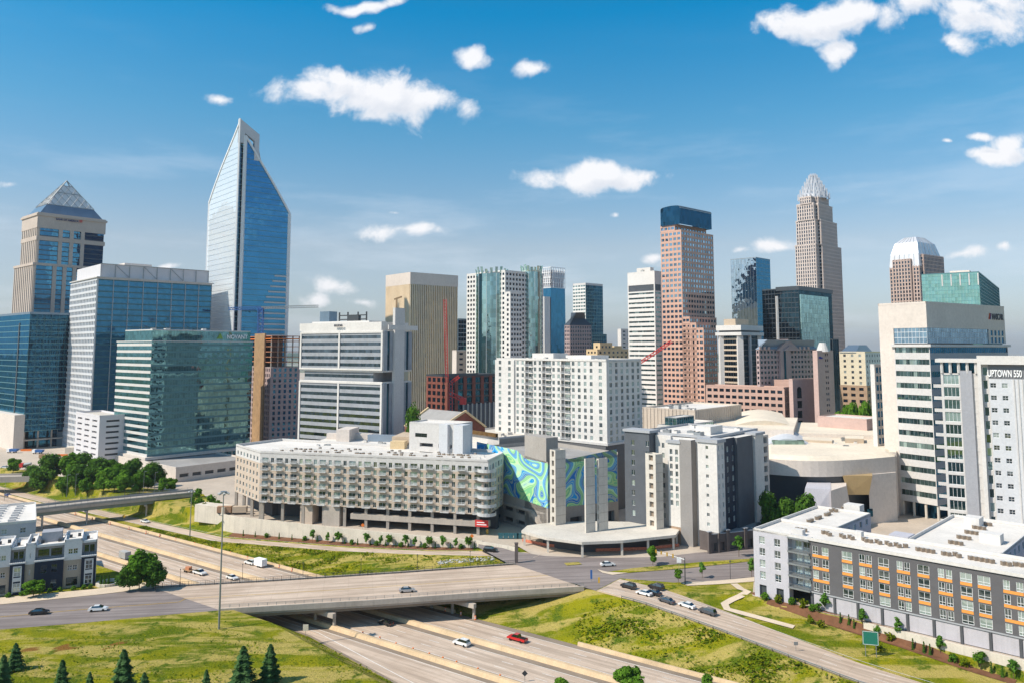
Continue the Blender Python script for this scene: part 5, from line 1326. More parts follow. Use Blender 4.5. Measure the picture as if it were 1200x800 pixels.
for j in range(6):
    c0 = plan(F[0])-dA*.5; m_ = MB(); C = [c0+Vector((math.cos(a), math.sin(a)))*3.6 for a in [R_(-170+i*20) for i in range(11)]]
    m_.prism([*C], zb_+fh*j, zb_+fh*j+.25, bottom=True)
    for i in range(10): m_.poly([(*C[i],zb_+fh*j+.25),(*C[i+1],zb_+fh*j+.25),(*C[i+1],zb_+fh*j+1.2),(*C[i],zb_+fh*j+1.2)])
    m_.build('corner_balcony', MATS['balcony_rail'], b.e)
F5 = [plan(F[0]), plan(F[1]), plan(F[1])-dA*3+Vector((0,8)), L4+nA*-24+dA*8, L4, L3]
M('apt_back', (.45,.38,.32), .9, .08, .1)
for i in range(1,4): b.p('wall','apt_back').poly([(*F5[i],zb_),(*F5[i+1],zb_),(*F5[i+1],zt_),(*F5[i],zt_)])
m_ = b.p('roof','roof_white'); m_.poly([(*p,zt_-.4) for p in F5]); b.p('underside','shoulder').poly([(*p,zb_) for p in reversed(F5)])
for i in range(6):
    a, c = F5[i], F5[(i+1)%6]; b.p('parapet','light_panel').obox(a, c-a, (c-a).length, .4, zt_-.35, zt_+.7)
# light upper slope on the front parapet and roof curbs
for r_, (v0, v1) in enumerate(((3,3.6),(8.5,9.1),(14,14.6))):
    b.p('roof_curb','white_wall').obox(L3-nA*v0, dA, LA*.94, .7, zt_-.4, zt_+.5)
rr = random.Random(5)
for k in range(58):
    u = 6+rr.random()*(LA-16); v = rr.choice((5.0,6.2,11,12.2,16.5)); p = L3+dA*u-nA*v; m_ = MB(); m_.obox(p, dA, 1.0, 1.0, zt_-.4, zt_+.7, m=0); m_.obox(p+dA*.15, dA, .7, .7, zt_+.7, zt_+.85, m=1); m_.build('condenser', [MATS['shoulder'], MATS['roof_unit']], b.e)
# second roof behind with penthouses
q = [L3-nA*20+dA*4, F5[2]-dA*10, F5[2]-dA*10+Vector((6,38)), L4-nA*58+dA*20]
b.box('rear_wing','apt_back', q, zb_, zt_-.6, mt=0); b.p('roof','roof_white').poly([(*p,zt_-.55) for p in q])
q2 = [plan(x) for x in q]; hvac(b, q2, zt_-.5, 26, 9, big=.55)
for u0,u1,v0,v1,h,mt in ((.02,.3,.6,.66,2.2,'cream_panel'),(.12,.2,.45,.7,5,'cream_panel'),(.52,.62,.15,.5,4.2,'tan_stone'),(.3,.5,.5,.55,2.5,'blue_grey_roof'),(.7,.86,.1,.5,2.5,'white_wall')):
    b.box('penthouse', mt, sub(q2,u0,u1,v0,v1), zt_-.6, zt_+h)
b.box('mechanical_room','ochre_stone', sub(q2,.53,.61,.05,.14), zt_-.5, zt_+2.8)
# open parking below
for k in range(11):
    p = L3.lerp(plan(F[0]),(k+.15)/10.6)-nA*.8; g0 = zt(p.x,p.y); b.post('column','concrete',(*p,-6 if k < 5 else 0),(*p,zb_), 1.1, n=4)
for k in range(4): p = L4.lerp(L3,k/3)-nA*1.5; b.post('column','concrete',(*p,-3),(*p,zb_),1.1,n=4)
A = L3+dA*LA*.42; b.p('parking_deck','concrete').obox(A, dA, LA*.58, 3, zb_*.42, zb_*.42+2.0); b.p('parking_deck','concrete').obox(L3+dA*LA*.30, dA, 7, 6, 0, zb_)
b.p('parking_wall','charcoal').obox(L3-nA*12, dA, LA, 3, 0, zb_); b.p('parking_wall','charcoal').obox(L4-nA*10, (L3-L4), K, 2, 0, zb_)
b.p('stair_core','apt_tan').obox(L3+dA*LA*.19-nA*.6, dA, 5.5, 5, -5, zb_-.02)
# parking banner
p = plan(on_left(F, 557, zb_*.6, .25)); m_ = MB(); m_.obox(p, dA, 5.2, -.12, zb_*.42+.1, zb_*.42+2.6); m_.build('banner', MATS['red_paint'], b.e)
m_ = MB(); 
for k in range(2): m_.obox(p+dA*.7+nA*.15, dA, 3.8-k*.8, -.05, zb_*.42+1.0+k*.8-.2, zb_*.42+1.3+k*.8-.2)
m_.build('banner_stripe', MATS['sign_white'], b.e)
b.finish(cap=100)
M('ret_wall', (.62,.56,.47), .9, .1, .2, streak=.15)
def retwall(s_off, t0, t1, h, label, mat='ret_wall'):
    mb = MB(); st_ = 4; t_ = t0
    while t_ < t1:
        si, zi, w = ramp(t_); sj, zj, w2 = ramp(t_+st_); a = Vector(st2xy(si+w+s_off, t_)); c = Vector(st2xy(sj+w2+s_off, t_+st_))
        mb.obox(a, c-a, (c-a).length+.02, .5, min(zt(*a), zt(*c))-1, h); t_ += st_
    return single('retaining_wall', mb, MATS[mat], label, 'wall')
retwall(3.7, -292, -178, .9, 'long pale retaining wall below the beige apartment block')

# ---- mural building
Y = 296; TH = 36; F = fp(559, 642, 724, Y, TH, 25); zm0, zm1 = zat(642,595,Y), zat(642,541,Y)
b = Bld('parking_structure', F[0], 'grey parking structure wrapped in a bright blue and green abstract mural', 'building')
dL_, nL_, LL_ = face(F[3], F[0]); dR_, nR_, LR_ = face(F[0], F[1])
M('mural_grey', (.36,.33,.30), .9, .08, .15, streak=.1)
zl1 = zat(559,517,F[3].y); 
# solid shell, with parking openings low on the left face
b.facade(F[3], F[0], 0, zm0-2, punch('mural_grey', 8, 3.6, 6.6, 1.6, 'slot', nf=2, dep=1.5, m=(1,4)))
b.p('wall','mural_grey').poly([(*plan(F[3]),zm0-2),(*plan(F[0]),zm0-2),(*plan(F[0]),zm1),(*plan(F[3]),zl1)])
b.facade(F[0], F[1], 0, zm1, punch('mural_grey', 9, 6, 6, 4.2, 'slot', nf=1, zt=zm1-7, dep=2, m=(1,1)))
b.facade(F[1], F[2], 0, zm1+1, blank('mural_grey')); b.facade(F[2], F[3], 0, zm1+1, blank('mural_grey')); b.p('roof','roof_grey').poly([(*plan(p),zm1-.6) for p in F])
# mural material: wandering contour bands of blue and green
m, t, bb = newmat('mural'); MATS['mural'] = m
uvn = N(t, 'ShaderNodeUVMap').outputs[0]
w1 = N(t, 'ShaderNodeTexNoise', ins={'Vector': uvn, 'Scale': .06, 'Detail': .6, 'Distortion': 1.2}).outputs[0]
bands = MA(t, 'FRACT', MA(t, 'MULTIPLY', w1, 8.0))
fine = MA(t, 'FRACT', MA(t, 'MULTIPLY', w1, 56.0))
c = MIX(t, MR(t, bands, .30, .34), (.20,.55,.28), (.0,.16,.55))
c = MIX(t, MR(t, bands, .52, .56), c, (.0,.30,.72)); c = MIX(t, MR(t, bands, .82, .86), c, (.42,.78,.52))
c = MIX(t, MA(t, 'MULTIPLY', MR(t, fine, .5, .62), .4), c, (.75,.85,.35))
t.links.new(c, bb.inputs['Base Color']); bb.inputs['Roughness'].default_value = .7
zmb = zm0
mu = MB(); P = lambda u, v, o=.12: (*(plan(F[3])+dL_*u+nL_*o), v)
ua = LL_*.60; ub = LL_*.70
top = [(0,zl1),(ua,zl1+(zm1-zl1)*.6+1.2),(ub,zm1-.2),(LL_,zm1-.4)]
us0 = along(F[3], dL_, 589, 20)
bot = [(0,zl1-7.5),(us0,zl1-9.0),(us0,zm0+1.4),(LL_,zm0)]
ring = bot+list(reversed(top)); P3 = [Vector(P(u,v)) for u, v in ring]
for tri in tessellate_polygon([P3]):
    q = [P3[i] for i in tri]; uvq = [((V2(p)-plan(F[3])).dot(dL_), p.z) for p in q]
    if (q[1]-q[0]).cross(q[2]-q[0]).dot(Vector((*nL_,0))) < 0: q.reverse(); uvq.reverse()
    mu.poly(q, uv=uvq)
ur0, ur1 = .2, along(F[0], dR_, 723, 20)
PR = lambda u, v: (*(plan(F[0])+dR_*u+nR_*.12), v)
for (u0,u1) in ((0,ur1),): mu.poly([PR(u0,zm0),PR(u1,zm0-1.5),PR(u1,zm1+2.2),PR(u0,zm1-.4)], uv=[(LL_+u0,zm0),(LL_+u1,zm0),(LL_+u1,zm1+2.2),(LL_+u0,zm1)])
mu.build('mural', MATS['mural'], b.e)
b.p('mural_back','mural_grey').poly([PR(0,zm1-1),PR(ur1,zm1-1),PR(ur1,zm1+2.2),PR(0,zm1-.4)])
b.box('stair_tower','mural_grey', sub(F,.0,.16,.02,.3), 0, zat(640,513,Y)+0)
# external stair and ledge on the left face
b.p('stair','concrete').bar((*(plan(F[0])-dL_*9+nL_*.6),zm0-3),(*(plan(F[0])+nL_*.6),0.8), 1.4); b.p('ledge','concrete').obox(plan(F[3])+dL_*6+nL_*.0, dL_, LL_-15, -.8, zm0-3, zm0-2.2)
b.finish(wname='opening')
# grey infill between apartments and mural, rooftop garden strip and low roofs
F = fp(530, 585, 640, 352, 40, 30); b = Bld('podium_building', F[0], 'low podium with planted roof edge between mural block and white apartment tower', 'building')
zz = zat(585,514,352); b.block(F, 0, zz, blank('light_panel'), blank('mural_grey'), par=.8, roof='pale_concrete')
gp_ = MB(); p = plan(F[3]).lerp(plan(F[0]), .15); gp_.obox(p, plan(F[0])-plan(F[3]), 30, -1.4, zz+.9, zz+2.4); M('hedge', (.14,.08,.03), .95, .4, .6); gp_.build('planter', MATS['hedge'], b.e); hvac(b, F, zz, 5, 4, big=.6); b.finish()
# ---- white stair/parking block behind the apartment roof
Y = 318; F = fp(479.5, 534, 553.5, Y, 62, 30); zt_ = zat(534,498,Y)
b = Bld('parking_garage', F[0], 'white panelled block with open garage floors standing behind the apartment roof', 'garage')
za = zat(500,516,Y+5)
b.block(F, za, zt_, upun('light_panel', [(3,9)], 3, 1.6, 'dk', nf=1, sill=1.2), blank('pale_panel'), par=.5)
b.facade(F[3], F[0], 0, za, punch('light_panel', 8, 3.2, 6.6, 1.5, 'slot', nf=9, dep=2, m=(4,.5))); b.facade(F[0], F[1], 0, za, blank('pale_panel')); b.facade(F[1], F[2], 0, za, blank('pale_panel')); b.facade(F[2], F[3], 0, za, blank('pale_panel'))
d_, n_, L_ = face(F[3], F[0])
for px0, px1 in ((517,527),(534,545)):
    a, c = plan(on_left(F,px0,30,0)), plan(on_left(F,px1,30,0)); b.p('stair_tower','pale_panel').obox(a+n_*(1.8), d_, (c-a).length, 6, 0, zt_+.3)
b.finish(wname='opening')

# ---- 30 bare concrete shell: slab on columns with four tall shafts
b = Bld('unfinished_building', gr(700,640), 'bare concrete ground floor frame with four tall slotted shafts rising from its slab', 'building')
zs = 5.2; out_px = [(611,621),(640,629),(682,634.5),(730,632.5),(792,626),(796,620),(760,611),(700,610),(650,611),(618,615)]
S_ = [plan(gr(x,y,zs)) for x,y in out_px]
area = sum(S_[i].x*S_[(i+1)%10].y-S_[(i+1)%10].x*S_[i].y for i in range(10))
if area < 0: S_.reverse()
b.p('slab','pale_concrete').prism(S_, zs-.9, zs, bottom=True)
Si = inset(S_, 1.0)
for i in range(10):
    a, c = Si[i], Si[(i+1)%10]; n = max(1, int((c-a).length/7.5))
    for k in range(n): q = a.lerp(c, k/n); b.post('column','pale_concrete',(*q,0),(*q,zs-.9),.75,n=4)
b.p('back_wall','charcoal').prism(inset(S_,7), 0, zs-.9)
def shaft(pl, pn, pr, ybase, ytop, slots, thx=34):
    Yb = gr(pn, ybase, zs).y; F = fp(pl, pn, pr, Yb, thx, 15); zt_ = zat(pn, ytop, Yb); m_ = b.p
    mb = MB(); nfl = 8; h = (zt_-zs)/nfl; dl, nl, Ll = face(F[3], F[0]); dr2, nr2, Lr = face(F[0], F[1])
    PL = lambda u, v, o=0: (*(plan(F[3])+dl*u+nl*o), v)
    if slots:
        w0, w1 = Ll*.35, Ll*.75
        for u0, u1 in ((0,w0),(w1,Ll)): mb.poly([PL(u0,zs),PL(u1,zs),PL(u1,zt_),PL(u0,zt_)])
        for k in range(nfl):
            v0, v1 = zs+h*k+h*.25, zs+h*k+h*.85; va = zs+h*k; vb = zs+h*(k+1)
            mb.poly([PL(w0,va),PL(w1,va),PL(w1,v0),PL(w0,v0)]); mb.poly([PL(w0,v1),PL(w1,v1),PL(w1,vb),PL(w0,vb)])
            mb.poly([PL(w0,v0,-.8),PL(w1,v0,-.8),PL(w1,v1,-.8),PL(w0,v1,-.8)], m=1)
            mb.poly([PL(w0,v0),PL(w0,v0,-.8),PL(w0,v1,-.8),PL(w0,v1)]); mb.poly([PL(w1,v0,-.8),PL(w1,v0),PL(w1,v1),PL(w1,v1,-.8)]); mb.poly([PL(w0,v0),PL(w1,v0),PL(w1,v0,-.8),PL(w0,v0,-.8)])
    else: mb.poly([PL(0,zs),PL(Ll,zs),PL(Ll,zt_),PL(0,zt_)])
    for i in (0,1,2): a, c = plan(F[i]), plan(F[i+1]); mb.poly([(*a,zs),(*c,zs),(*c,zt_),(*a,zt_)])
    mb.poly([(*plan(p),zt_-.5) for p in F])
    for k in range(nfl): 
        for i in (0,): a, c = plan(F[i]), plan(F[i+1]); mb.obox(a+(c-a)*.005, c-a, (c-a).length*.99, -.05, zs+h*k-.08, zs+h*k+.08, m=2)
    mb.build('shaft', [MATS['pale_concrete'], MATS['shoulder'], MATS['concrete']], b.e)
shaft(644.5, 651, 663, 615, 527, True); shaft(685, 686.5, 697.5, 624, 537, False); shaft(699.5, 702, 712.5, 622, 537, True); shaft(757, 769, 777.5, 620, 532, True)
b.finish()
# orange construction mesh in front of it
mb = MB(); fpts = [gr(x,y) for x,y in ((612,634),(640,640),(700,646),(760,644),(796,640))]
for i in range(4): a, c = fpts[i], fpts[i+1]; mb.obox(a, c-a, (c-a).length, .06, .1, 1.1)
M('orange_mesh', (.6,.2,.12), .9, .3, 2); single('construction_fence', mb, MATS['orange_mesh'], 'low orange construction mesh fence in front of the bare concrete frame', 'fence')

# ---- 27 charcoal and white stepped block
Y = 275; TH = 48; F = fp(736, 838, 900, Y, TH, 25); zt_ = zat(838,512,Y); dl, nl, Ll = face(F[3], F[0]); dr2, nr2, Lr = face(F[0], F[1])
b = Bld('apartment_building', F[0], 'stepped residential block in charcoal, white and navy bays beside the concrete shafts', 'building')
Fi = inset(F, 2.6); zt1 = zat(790,508,Y+20)
b.box('wall','white_wall', Fi, 0, zt1-.3)
def bay_l(p0, p1, proud, z0, z1, mat, st=None, cap=None):
    a, c = along(F[3], dl, p0, 25), along(F[3], dl, p1, 25)
    P0 = plan(F[3])+dl*a+nl*proud; P1 = plan(F[3])+dl*c+nl*proud; Q = [P1, P1-nl*(proud+4), P0-nl*(proud+4), P0]
    b.facade(P0, P1, z0, z1, st or blank(mat)); b.facade(P1, Q[1], z0, z1, blank(mat)); b.facade(Q[2], P0, z0, z1, blank(mat)); b.p('roof','roof_white').poly([(*q,z1) for q in Q])
    if cap: b.box('cornice', cap, inset(Q,-.5), z1, z1+.9)
    return c-a
def bay_r(p0, p1, proud, z0, z1, mat, st=None, cap=None, dback=4, end=None):
    a, c = along(F[0], dr2, p0, 25), along(F[0], dr2, p1, 25)
    P0 = plan(F[0])+dr2*a+nr2*proud; P1 = plan(F[0])+dr2*c+nr2*proud; Q = [P0, P1, P1-nr2*(proud+dback), P0-nr2*(proud+dback)]
    b.facade(P0, P1, z0, z1, st or blank(mat)); b.facade(Q[1], Q[2], z0, z1, end or blank(mat)); b.facade(Q[3], P0, z0, z1, blank(mat)); b.p('roof','roof_white').poly([(*q,z1) for q in Q])
    if cap: b.box('cornice', cap, inset(Q,-.5), z1, z1+.9)
wst = lambda mat, n, nf=8, **k: punch(mat, 3, 3.2, 1.1, 1.9, 'apt', n=n, nf=nf, zb=7, zt=1.8, **k)
bay_l(736, 765, 2.2, 0, zt1+.8, 'charcoal2' if False else 'slate_siding', upun('slate_siding', [(3,4.4),(9.4,10.8)], 3.2, 2.0, 'apt', nf=8, zb=7, zt=2), 'grey_panel')
bay_l(766, 784, -1.6, 0, zt1, 'white_wall', wst('white_wall', 1)); bay_l(784, 798, .6, 6, zt1-2.2, 'white_wall', wst('white_wall', 2, 8, m=(.2,.2)), 'grey_panel')
M('pier_grey', (.27,.255,.245), .85, .06, .15)
bay_l(784, 798, .5, 0, 6.2, 'brick_tan'); bay_l(798, 812, .9, 0, zt1-.6, 'pier_grey')
zc_ = zat(824,520,Y-5)
# corner turret
a = along(F[0], dr2, 846, 25)
C0 = plan(F[0])+nl*1.8+nr2*1.8; Ft = [C0, C0+dr2*5.6, C0+dr2*5.6-dl*7, C0-dl*7.4]
b.block(Ft, 6.5, zc_, upun('white_wall', [(3.1,4.1)], 3.2, 1.2, 'apt', nf=9, zb=1), upun('white_wall', [(1.0,1.7),(3.6,4.7)], 3.2, 1.7, 'apt', nf=9, zb=1), par=0, roof='roof_grey')
b.box('cornice','grey_panel', inset(Ft,-.5), zc_, zc_+1.2); b.box('brick_base','brick_dark', Ft, 0, 6.6)
bay_r(846, 862, -.2, 0, zt1-.2, 'navy_siding', upun('navy_siding', [(4.5,6.0),(8.5,10.0)], 3.2, 2.0, 'apt', nf=8, zb=7, zt=2)); bay_r(862, 880, .9, 0, zt1-.4, 'slate_siding'); 
bay_r(881, 891, 1.6, 0, zt1-.6, 'white_wall', None, 'grey_panel', 6, None)
bay_r(891.5, 899, .8, 0, zt1-1.4, 'cream_panel', punch('cream_panel', 5, 3.2, .8, 2.3, 'dk', n=1, nf=8, zb=7, dep=1.2))
b.p('roof','roof_white').poly([(*q,zt1+.05) for q in Fi]); hvac(b, Fi, zt1, 12, 21, big=.8)
for i in range(4): a_, c_2 = Fi[i], Fi[(i+1)%4]; b.p('parapet','grey_panel').obox(a_, c_2-a_, (c_2-a_).length, .4, zt1, zt1+.9)
b.box('roof_box','white_wall', sub(Fi,.3,.55,.2,.4), zt1, zt1+3); b.finish()
# brick terrace wall in front
b = Bld('terrace_building', gr(850,642), 'low dark brick terrace with pillars below the navy residential bays', 'building')
T_ = [plan(gr(832,648)), plan(gr(934,636)), plan(gr(934,636))+Vector((8,26)), plan(gr(832,648))+Vector((4,20))]
zt_ = 6.2; b.facade(T_[0], T_[1], 0, zt_, punch('brick_dark', 6.2, 5, 4.6, 2.8, 'slot', nf=1, sill=.6, dep=.8, zt=.8)); b.facade(T_[3], T_[0], 0, zt_, blank('brick_dark')); b.facade(T_[1], T_[2], 0, zt_, blank('brick_dark')); b.facade(T_[2], T_[3], 0, zt_, blank('brick_dark')); b.p('roof','roof_grey').poly([(*q,zt_-1) for q in T_])
d_, n_, L_ = face(T_[0], T_[1])
for k in range(6): m_ = MB(); q = T_[0]+d_*(L_*k/5-.6)+n_*.4; m_.obox(q, d_, 1.2, 1.0, 0, zt_+1); m_.obox(q-d_*.15+n_*.15, d_, 1.5, 1.3, zt_+1, zt_+1.25, m=1); m_.build('pillar', [MATS['brick_dark'], MATS['grey_panel']], b.e)
b.p('coping','grey_panel').obox(T_[0]+n_*.1, d_, L_, .6, zt_, zt_+.25); hvac(b, T_, zt_-1, 7, 8, big=.5); b.finish(wname='opening')

# ---- 34 long charcoal and orange apartment block, lower right
Lc = plan(gr(885.5,697)); a_ = R_(46); dF = Vector((math.sin(a_), -math.cos(a_))); nF = Vector((dF.y,-dF.x)); LF = 92.0
zt_ = zat(885.5,619,Lc.y); z0_ = 4.6; fh = (zt_-1.0-z0_)/4
b = Bld('apartment_block', Lc, 'long charcoal apartment block with orange panels between white framed windows at lower right', 'building')
ux = lambda px, z=15: along(Lc, dF, px, z)
u1, u2 = ux(924), ux(949)
Pf = lambda u, o=0: Lc+dF*u+nF*o
M('lav_panel', (.47,.46,.5), .8, .05, .2, streak=.06); M('garage_panel', (.46,.44,.47), .8, .06, .4, streak=.1)
b.facade(Pf(0,.4), Pf(u1,.4), z0_, zt_, upun('lav_panel', [(ux(890.5),ux(897)),(ux(908),ux(915))], fh, 2.1, 'apt3', nf=4, zt=1)); b.facade(Pf(0,.4), Pf(u1,.4), 0, z0_, upun('lav_panel', [(1.5,3.6),(6.5,8.6)], 3, 3.4, 'slot', nf=1, dep=.6, sill=.1))
b.p('wall','lav_panel').poly([(*Pf(u1,.4),0),(*Pf(u1,-2.2),0),(*Pf(u1,-2.2),zt_),(*Pf(u1,.4),zt_)]); b.p('wall','lav_panel').poly([(*Pf(0,-2),0),(*Pf(0,.4),0),(*Pf(0,.4),zt_),(*Pf(0,-2),zt_)])
b.facade(Pf(u1,-2.2), Pf(u2,-2.2), z0_, zt_, upun('pale_panel', [(.8,(u2-u1)*.47),((u2-u1)*.53,u2-u1-.6)], fh, 2.4, 'apt3', nf=4, zt=1, sill=.15)); b.p('wall','charcoal').poly([(*Pf(u2,-2.2),0),(*Pf(u2,0),0),(*Pf(u2,0),zt_),(*Pf(u2,-2.2),zt_)])
for j in range(5): 
    m_ = MB(); z = z0_+fh*j if j < 4 else zt_-.5; m_.obox(Pf(u1,.9), dF, u2-u1, 3, z-.25, z+.15)
    if j < 4:
        m_.obox(Pf(u1,.9), dF, u2-u1, .06, z+1.05, z+1.12)
        for k in range(int((u2-u1)/.4)): m_.obox(Pf(u1+.4*k,.88), dF, .05, .05, z+.15, z+1.05)
    m_.build('balcony', MATS['steel_grey'], b.e)
cols = [(952,958.5),(963,970.8),(986.4,998.5),(1006.6,1013.3),(1014.8,1021.5),(1029,1041.6),(1050.8,1057.8),(1059.3,1066.3),(1075,1089),(1099,1106.6),(1108.3,1115.7),(1125,1139),(1145.6,1160.6),(1175.5,1183.5),(1191,1199.5),(1216,1232),(1243,1252),(1256,1266)]
bands_ = [(952,970.8),(986.4,998.5),(1006.6,1021.5),(1029,1041.6),(1050.8,1066.3),(1075,1089),(1099,1115.7),(1125,1139),(1145.6,1160.6),(1175.5,1199.5),(1216,1232),(1243,1266)]
usd = [(ux(p)-u2, ux(q)-u2) for p, q in cols]; usd = [(max(0.3,p), q) for p, q in usd if q < LF-u2-.5]
M('board_grey', (.115,.112,.118), .85, .08, .3)
b.facade(Pf(u2), Pf(LF), z0_, zt_, upun('board_grey', usd, fh, 2.15, 'apt3', nf=4, zt=1.0, sill=.35, dep=.15))
for p, q in bands_:
    p, q = ux(p), ux(q)
    if q > LF: continue
    for j in range(1, 4): m_ = MB(); m_.obox(Pf(p,.04), dF, q-p, .1, z0_+fh*j-.42, z0_+fh*j+.28); m_.build('orange_panel', MATS['orange_panel'], b.e)
# ground floor garage panels between dark piers
k = u2; 
while k < LF-6:
    m_ = MB(); m_.obox(Pf(k+.5,-.25), dF, 5.4, .3, .2, z0_-.3); m_.build('garage_panel', MATS['garage_panel'], b.e); m_ = MB(); m_.obox(Pf(k-.15,.05), dF, .6, .6, -1, z0_); m_.build('pier', MATS['charcoal'], b.e); k += 6.0
b.facade(Pf(u2,-.6), Pf(LF,-.6), -1.5, z0_, blank('charcoal')); b.p('beam','grey_panel').obox(Pf(u2,.06), dF, LF-u2, .7, z0_-.3, z0_+.02)
W1 = [Pf(LF), Pf(LF,-17), Pf(0,-17), Pf(0)]
def wing(u0, uu1, v0, v1, mat, **k):
    Q = [Pf(uu1,-v0), Pf(uu1,-v1), Pf(u0,-v1), Pf(u0,-v0)]
    b.facade(Q[3], Q[0], 0, zt_, k.get('front') or blank(mat)); b.facade(Q[0], Q[1], 0, zt_, punch(mat, 5, fh, 2, 1.8, 'apt', nf=5)); b.facade(Q[1], Q[2], 0, zt_, blank(mat)); b.facade(Q[2], Q[3], 0, zt_, blank(mat)); b.p('roof','roof_white').poly([(*q,zt_-.5) for q in Q])
    for i in range(4): a, c = Q[i], Q[(i+1)%4]; b.p('parapet','white_wall').obox(a, c-a, (c-a).length, .35, zt_-.45, zt_+.35)
    return Q
b.p('roof','roof_white').poly([(*q,zt_-.5) for q in [Pf(LF,.0),Pf(LF,-17),Pf(0,-17),Pf(0,.4)]])
for A_, C_ in ((Pf(0,.4),Pf(LF,.4)),(Pf(LF),Pf(LF,-17)),(Pf(LF,-17),Pf(0,-17)),(Pf(0,-17),Pf(0,.4))): b.p('parapet','white_wall').obox(A_, C_-A_, (C_-A_).length, .35, zt_-.45, zt_+.35)
b.facade(Pf(0,-17), Pf(0,-2), 0, zt_, blank('lav_panel')); b.facade(Pf(LF), Pf(LF,-17), 0, zt_, blank('board_grey')); b.facade(Pf(LF,-17), Pf(0,-17), 0, zt_, punch('pale_panel',5,fh,2,1.8,'apt',nf=5))
wing(0, 17, 17.1, 44, 'lav_panel'); wing(36, 58, 17.1, 60, 'lav_panel'); wing(74, LF, 17.1, 60, 'lav_panel')
b.p('courtyard','old_asphalt').poly([(*Pf(75,-17.2),.2),(*Pf(75,-60),.2),(*Pf(0,-60),.2),(*Pf(0,-17.2),.2)])
cond = MB(); cond.obox((0,0),(1,0),.95,.95,0,.95,m=0); cond.prism(cyl(.47,.47,.36,8), .95, 1.05, m=1); cm_ = cond.mesh('condenser', [MATS['shoulder'], MATS['roof_unit']])
rr = random.Random(2); nC = 0
def condenser(u, v):
    o = bpy.data.objects.new('condenser', cm_); COL.objects.link(o); o.parent = b.e; p = Pf(u, -v); o.location = Vector((p.x,p.y,zt_-.5))-b.e.location; o.rotation_euler[2] = a_*-1+.8
for g0 in (9,16,21,27,33,41,47,53,60,66,71,78,84):
    for k in range(rr.choice((3,4,5))):
        condenser(g0+k*1.15, 8.0+rr.choice((0,0,1.3)))
for g0 in (20,26,33,40,47): 
    for k in range(3): condenser(6+rr.choice((0,1.2)), g0+k*1.2)
for g0 in (22,30,38,46,53):
    for k in range(3): condenser(45+k*1.2, g0)
for (u, v, w, dd, h) in ((10,3,3,2,1.1),(24,11,2,2,1.4),(50,30,5,4,2.0),(64,10,3,2,1.2),(42,48,4,5,2.2),(8,46,5,4,1.6),(80,12,3,2,1.5)):
    m_ = MB(); m_.obox(Pf(u,-v), dF, w, dd, zt_-.5, zt_+h); m_.build('rooftop_unit', MATS['white_wall'], b.e)
b.box('roof_hatch','lav_panel', [Pf(38,-22),Pf(38,-28),Pf(32,-28),Pf(32,-22)] if False else [Pf(36,-17.5),Pf(36,-23),Pf(31,-23),Pf(31,-17.5)], 0, zt_+.6)
b.finish(cap=100)

# ---- 25 tall pale apartment tower with sign
Y0 = 288; A = Vector((xat(1104,Y0,50),Y0)); a_ = R_(56); dU = Vector((math.sin(a_), -math.cos(a_))); nU = Vector((dU.y,-dU.x)); uu = lambda px: along(A, dU, px, 60)
b = Bld('apartment_tower', (A.x,A.y), 'pale grey apartment tower with big white portal frame and rooftop sign at the right edge', 'building')
zc_ = zat(1104,420,Y0); Pu = lambda u, o=0: A+dU*u+nU*o; 
uA, uB, uC, uD, uE, uF_ = 0, uu(1125), uu(1139), uu(1146), uu(1154), uu(1205)
nfl = 13; zr = zat(1115,437,Y0-5); fh = (zr-3)/nfl
M('grey_stucco', (.33,.335,.36), .85, .05, .1)
b.facade(Pu(0), Pu(uB), 0, zr, upun('light_panel', [(.8,uB-.4)], fh, fh*.78, 'cw4', nf=nfl, zb=2, dep=.35)); win_style('cw4', 'glass_band', 'mullion_white', .12, 3, 0)
b.facade(Pu(uB,.5), Pu(uC,.5), 0, zr+1, blank('grey_stucco')); b.p('wall','grey_stucco').poly([(*Pu(uC,.5),0),(*Pu(uC,-.5),0),(*Pu(uC,-.5),zr),(*Pu(uC,.5),zr)])
b.facade(Pu(uC,-.3), Pu(uD-.0,-.3), 0, zr, upun('light_panel', [(.3,uD-uC-.5)], fh, fh*.7, 'cw1', nf=nfl, zb=2)); win_style('cw1', 'glass_band', 'mullion_white', .12, 0, 0)
zU = lambda px, y: zat(px, y, (A+dU*uu(px)).y)
zpo = zU(1165,416.5)
b.p('portal_frame','white_wall').obox(Pu(uD,2.2), dU, (uE-uD)*.55, 4, 0, zpo); b.p('portal_frame','white_wall').obox(Pu(uD,2.19), dU, 70, 4, zU(1165,426.5), zpo+.02)
uW0 = uD+(uE-uD)*.55
b.facade(Pu(uW0,.2), Pu(uE+1.2,.2), 0, zU(1165,426.5), upun('light_panel', [(.3,uE+1.2-uW0-.3)], fh, fh*.7, 'cw1', nf=nfl, zb=2)); 
uS = uE+1.2; uG = uu(1184.5)
zs0 = zU(1170,443.5); b.facade(Pu(uS,.6), Pu(uG,.6), 0, zs0, upun('pale_panel', [(uu(1160)-uS,uu(1167)-uS),(uu(1173.5)-uS,uu(1180.5)-uS)], fh, 1.7, 'dk2', nf=nfl, zb=2)); win_style('dk2', 'glass_window', 'mullion_white', .09, 1, 1)
b.facade(Pu(uG,.6), Pu(uG+34,.6), 0, zs0, blank('pale_panel'))
for k in range(14): b.p('rib','light_panel').obox(Pu(uG+.6+k*1.25,.85), dU, .4, .3, 0, zs0)
b.facade(Pu(uS,.6), Pu(uG+34,.6), zs0, zU(1165,426.5), blank('sign_grey'))
ps = Pu(uu(1157.5),.8); zq = zU(1158,440.5); wS = (uu(1197.5)-uu(1157.5))
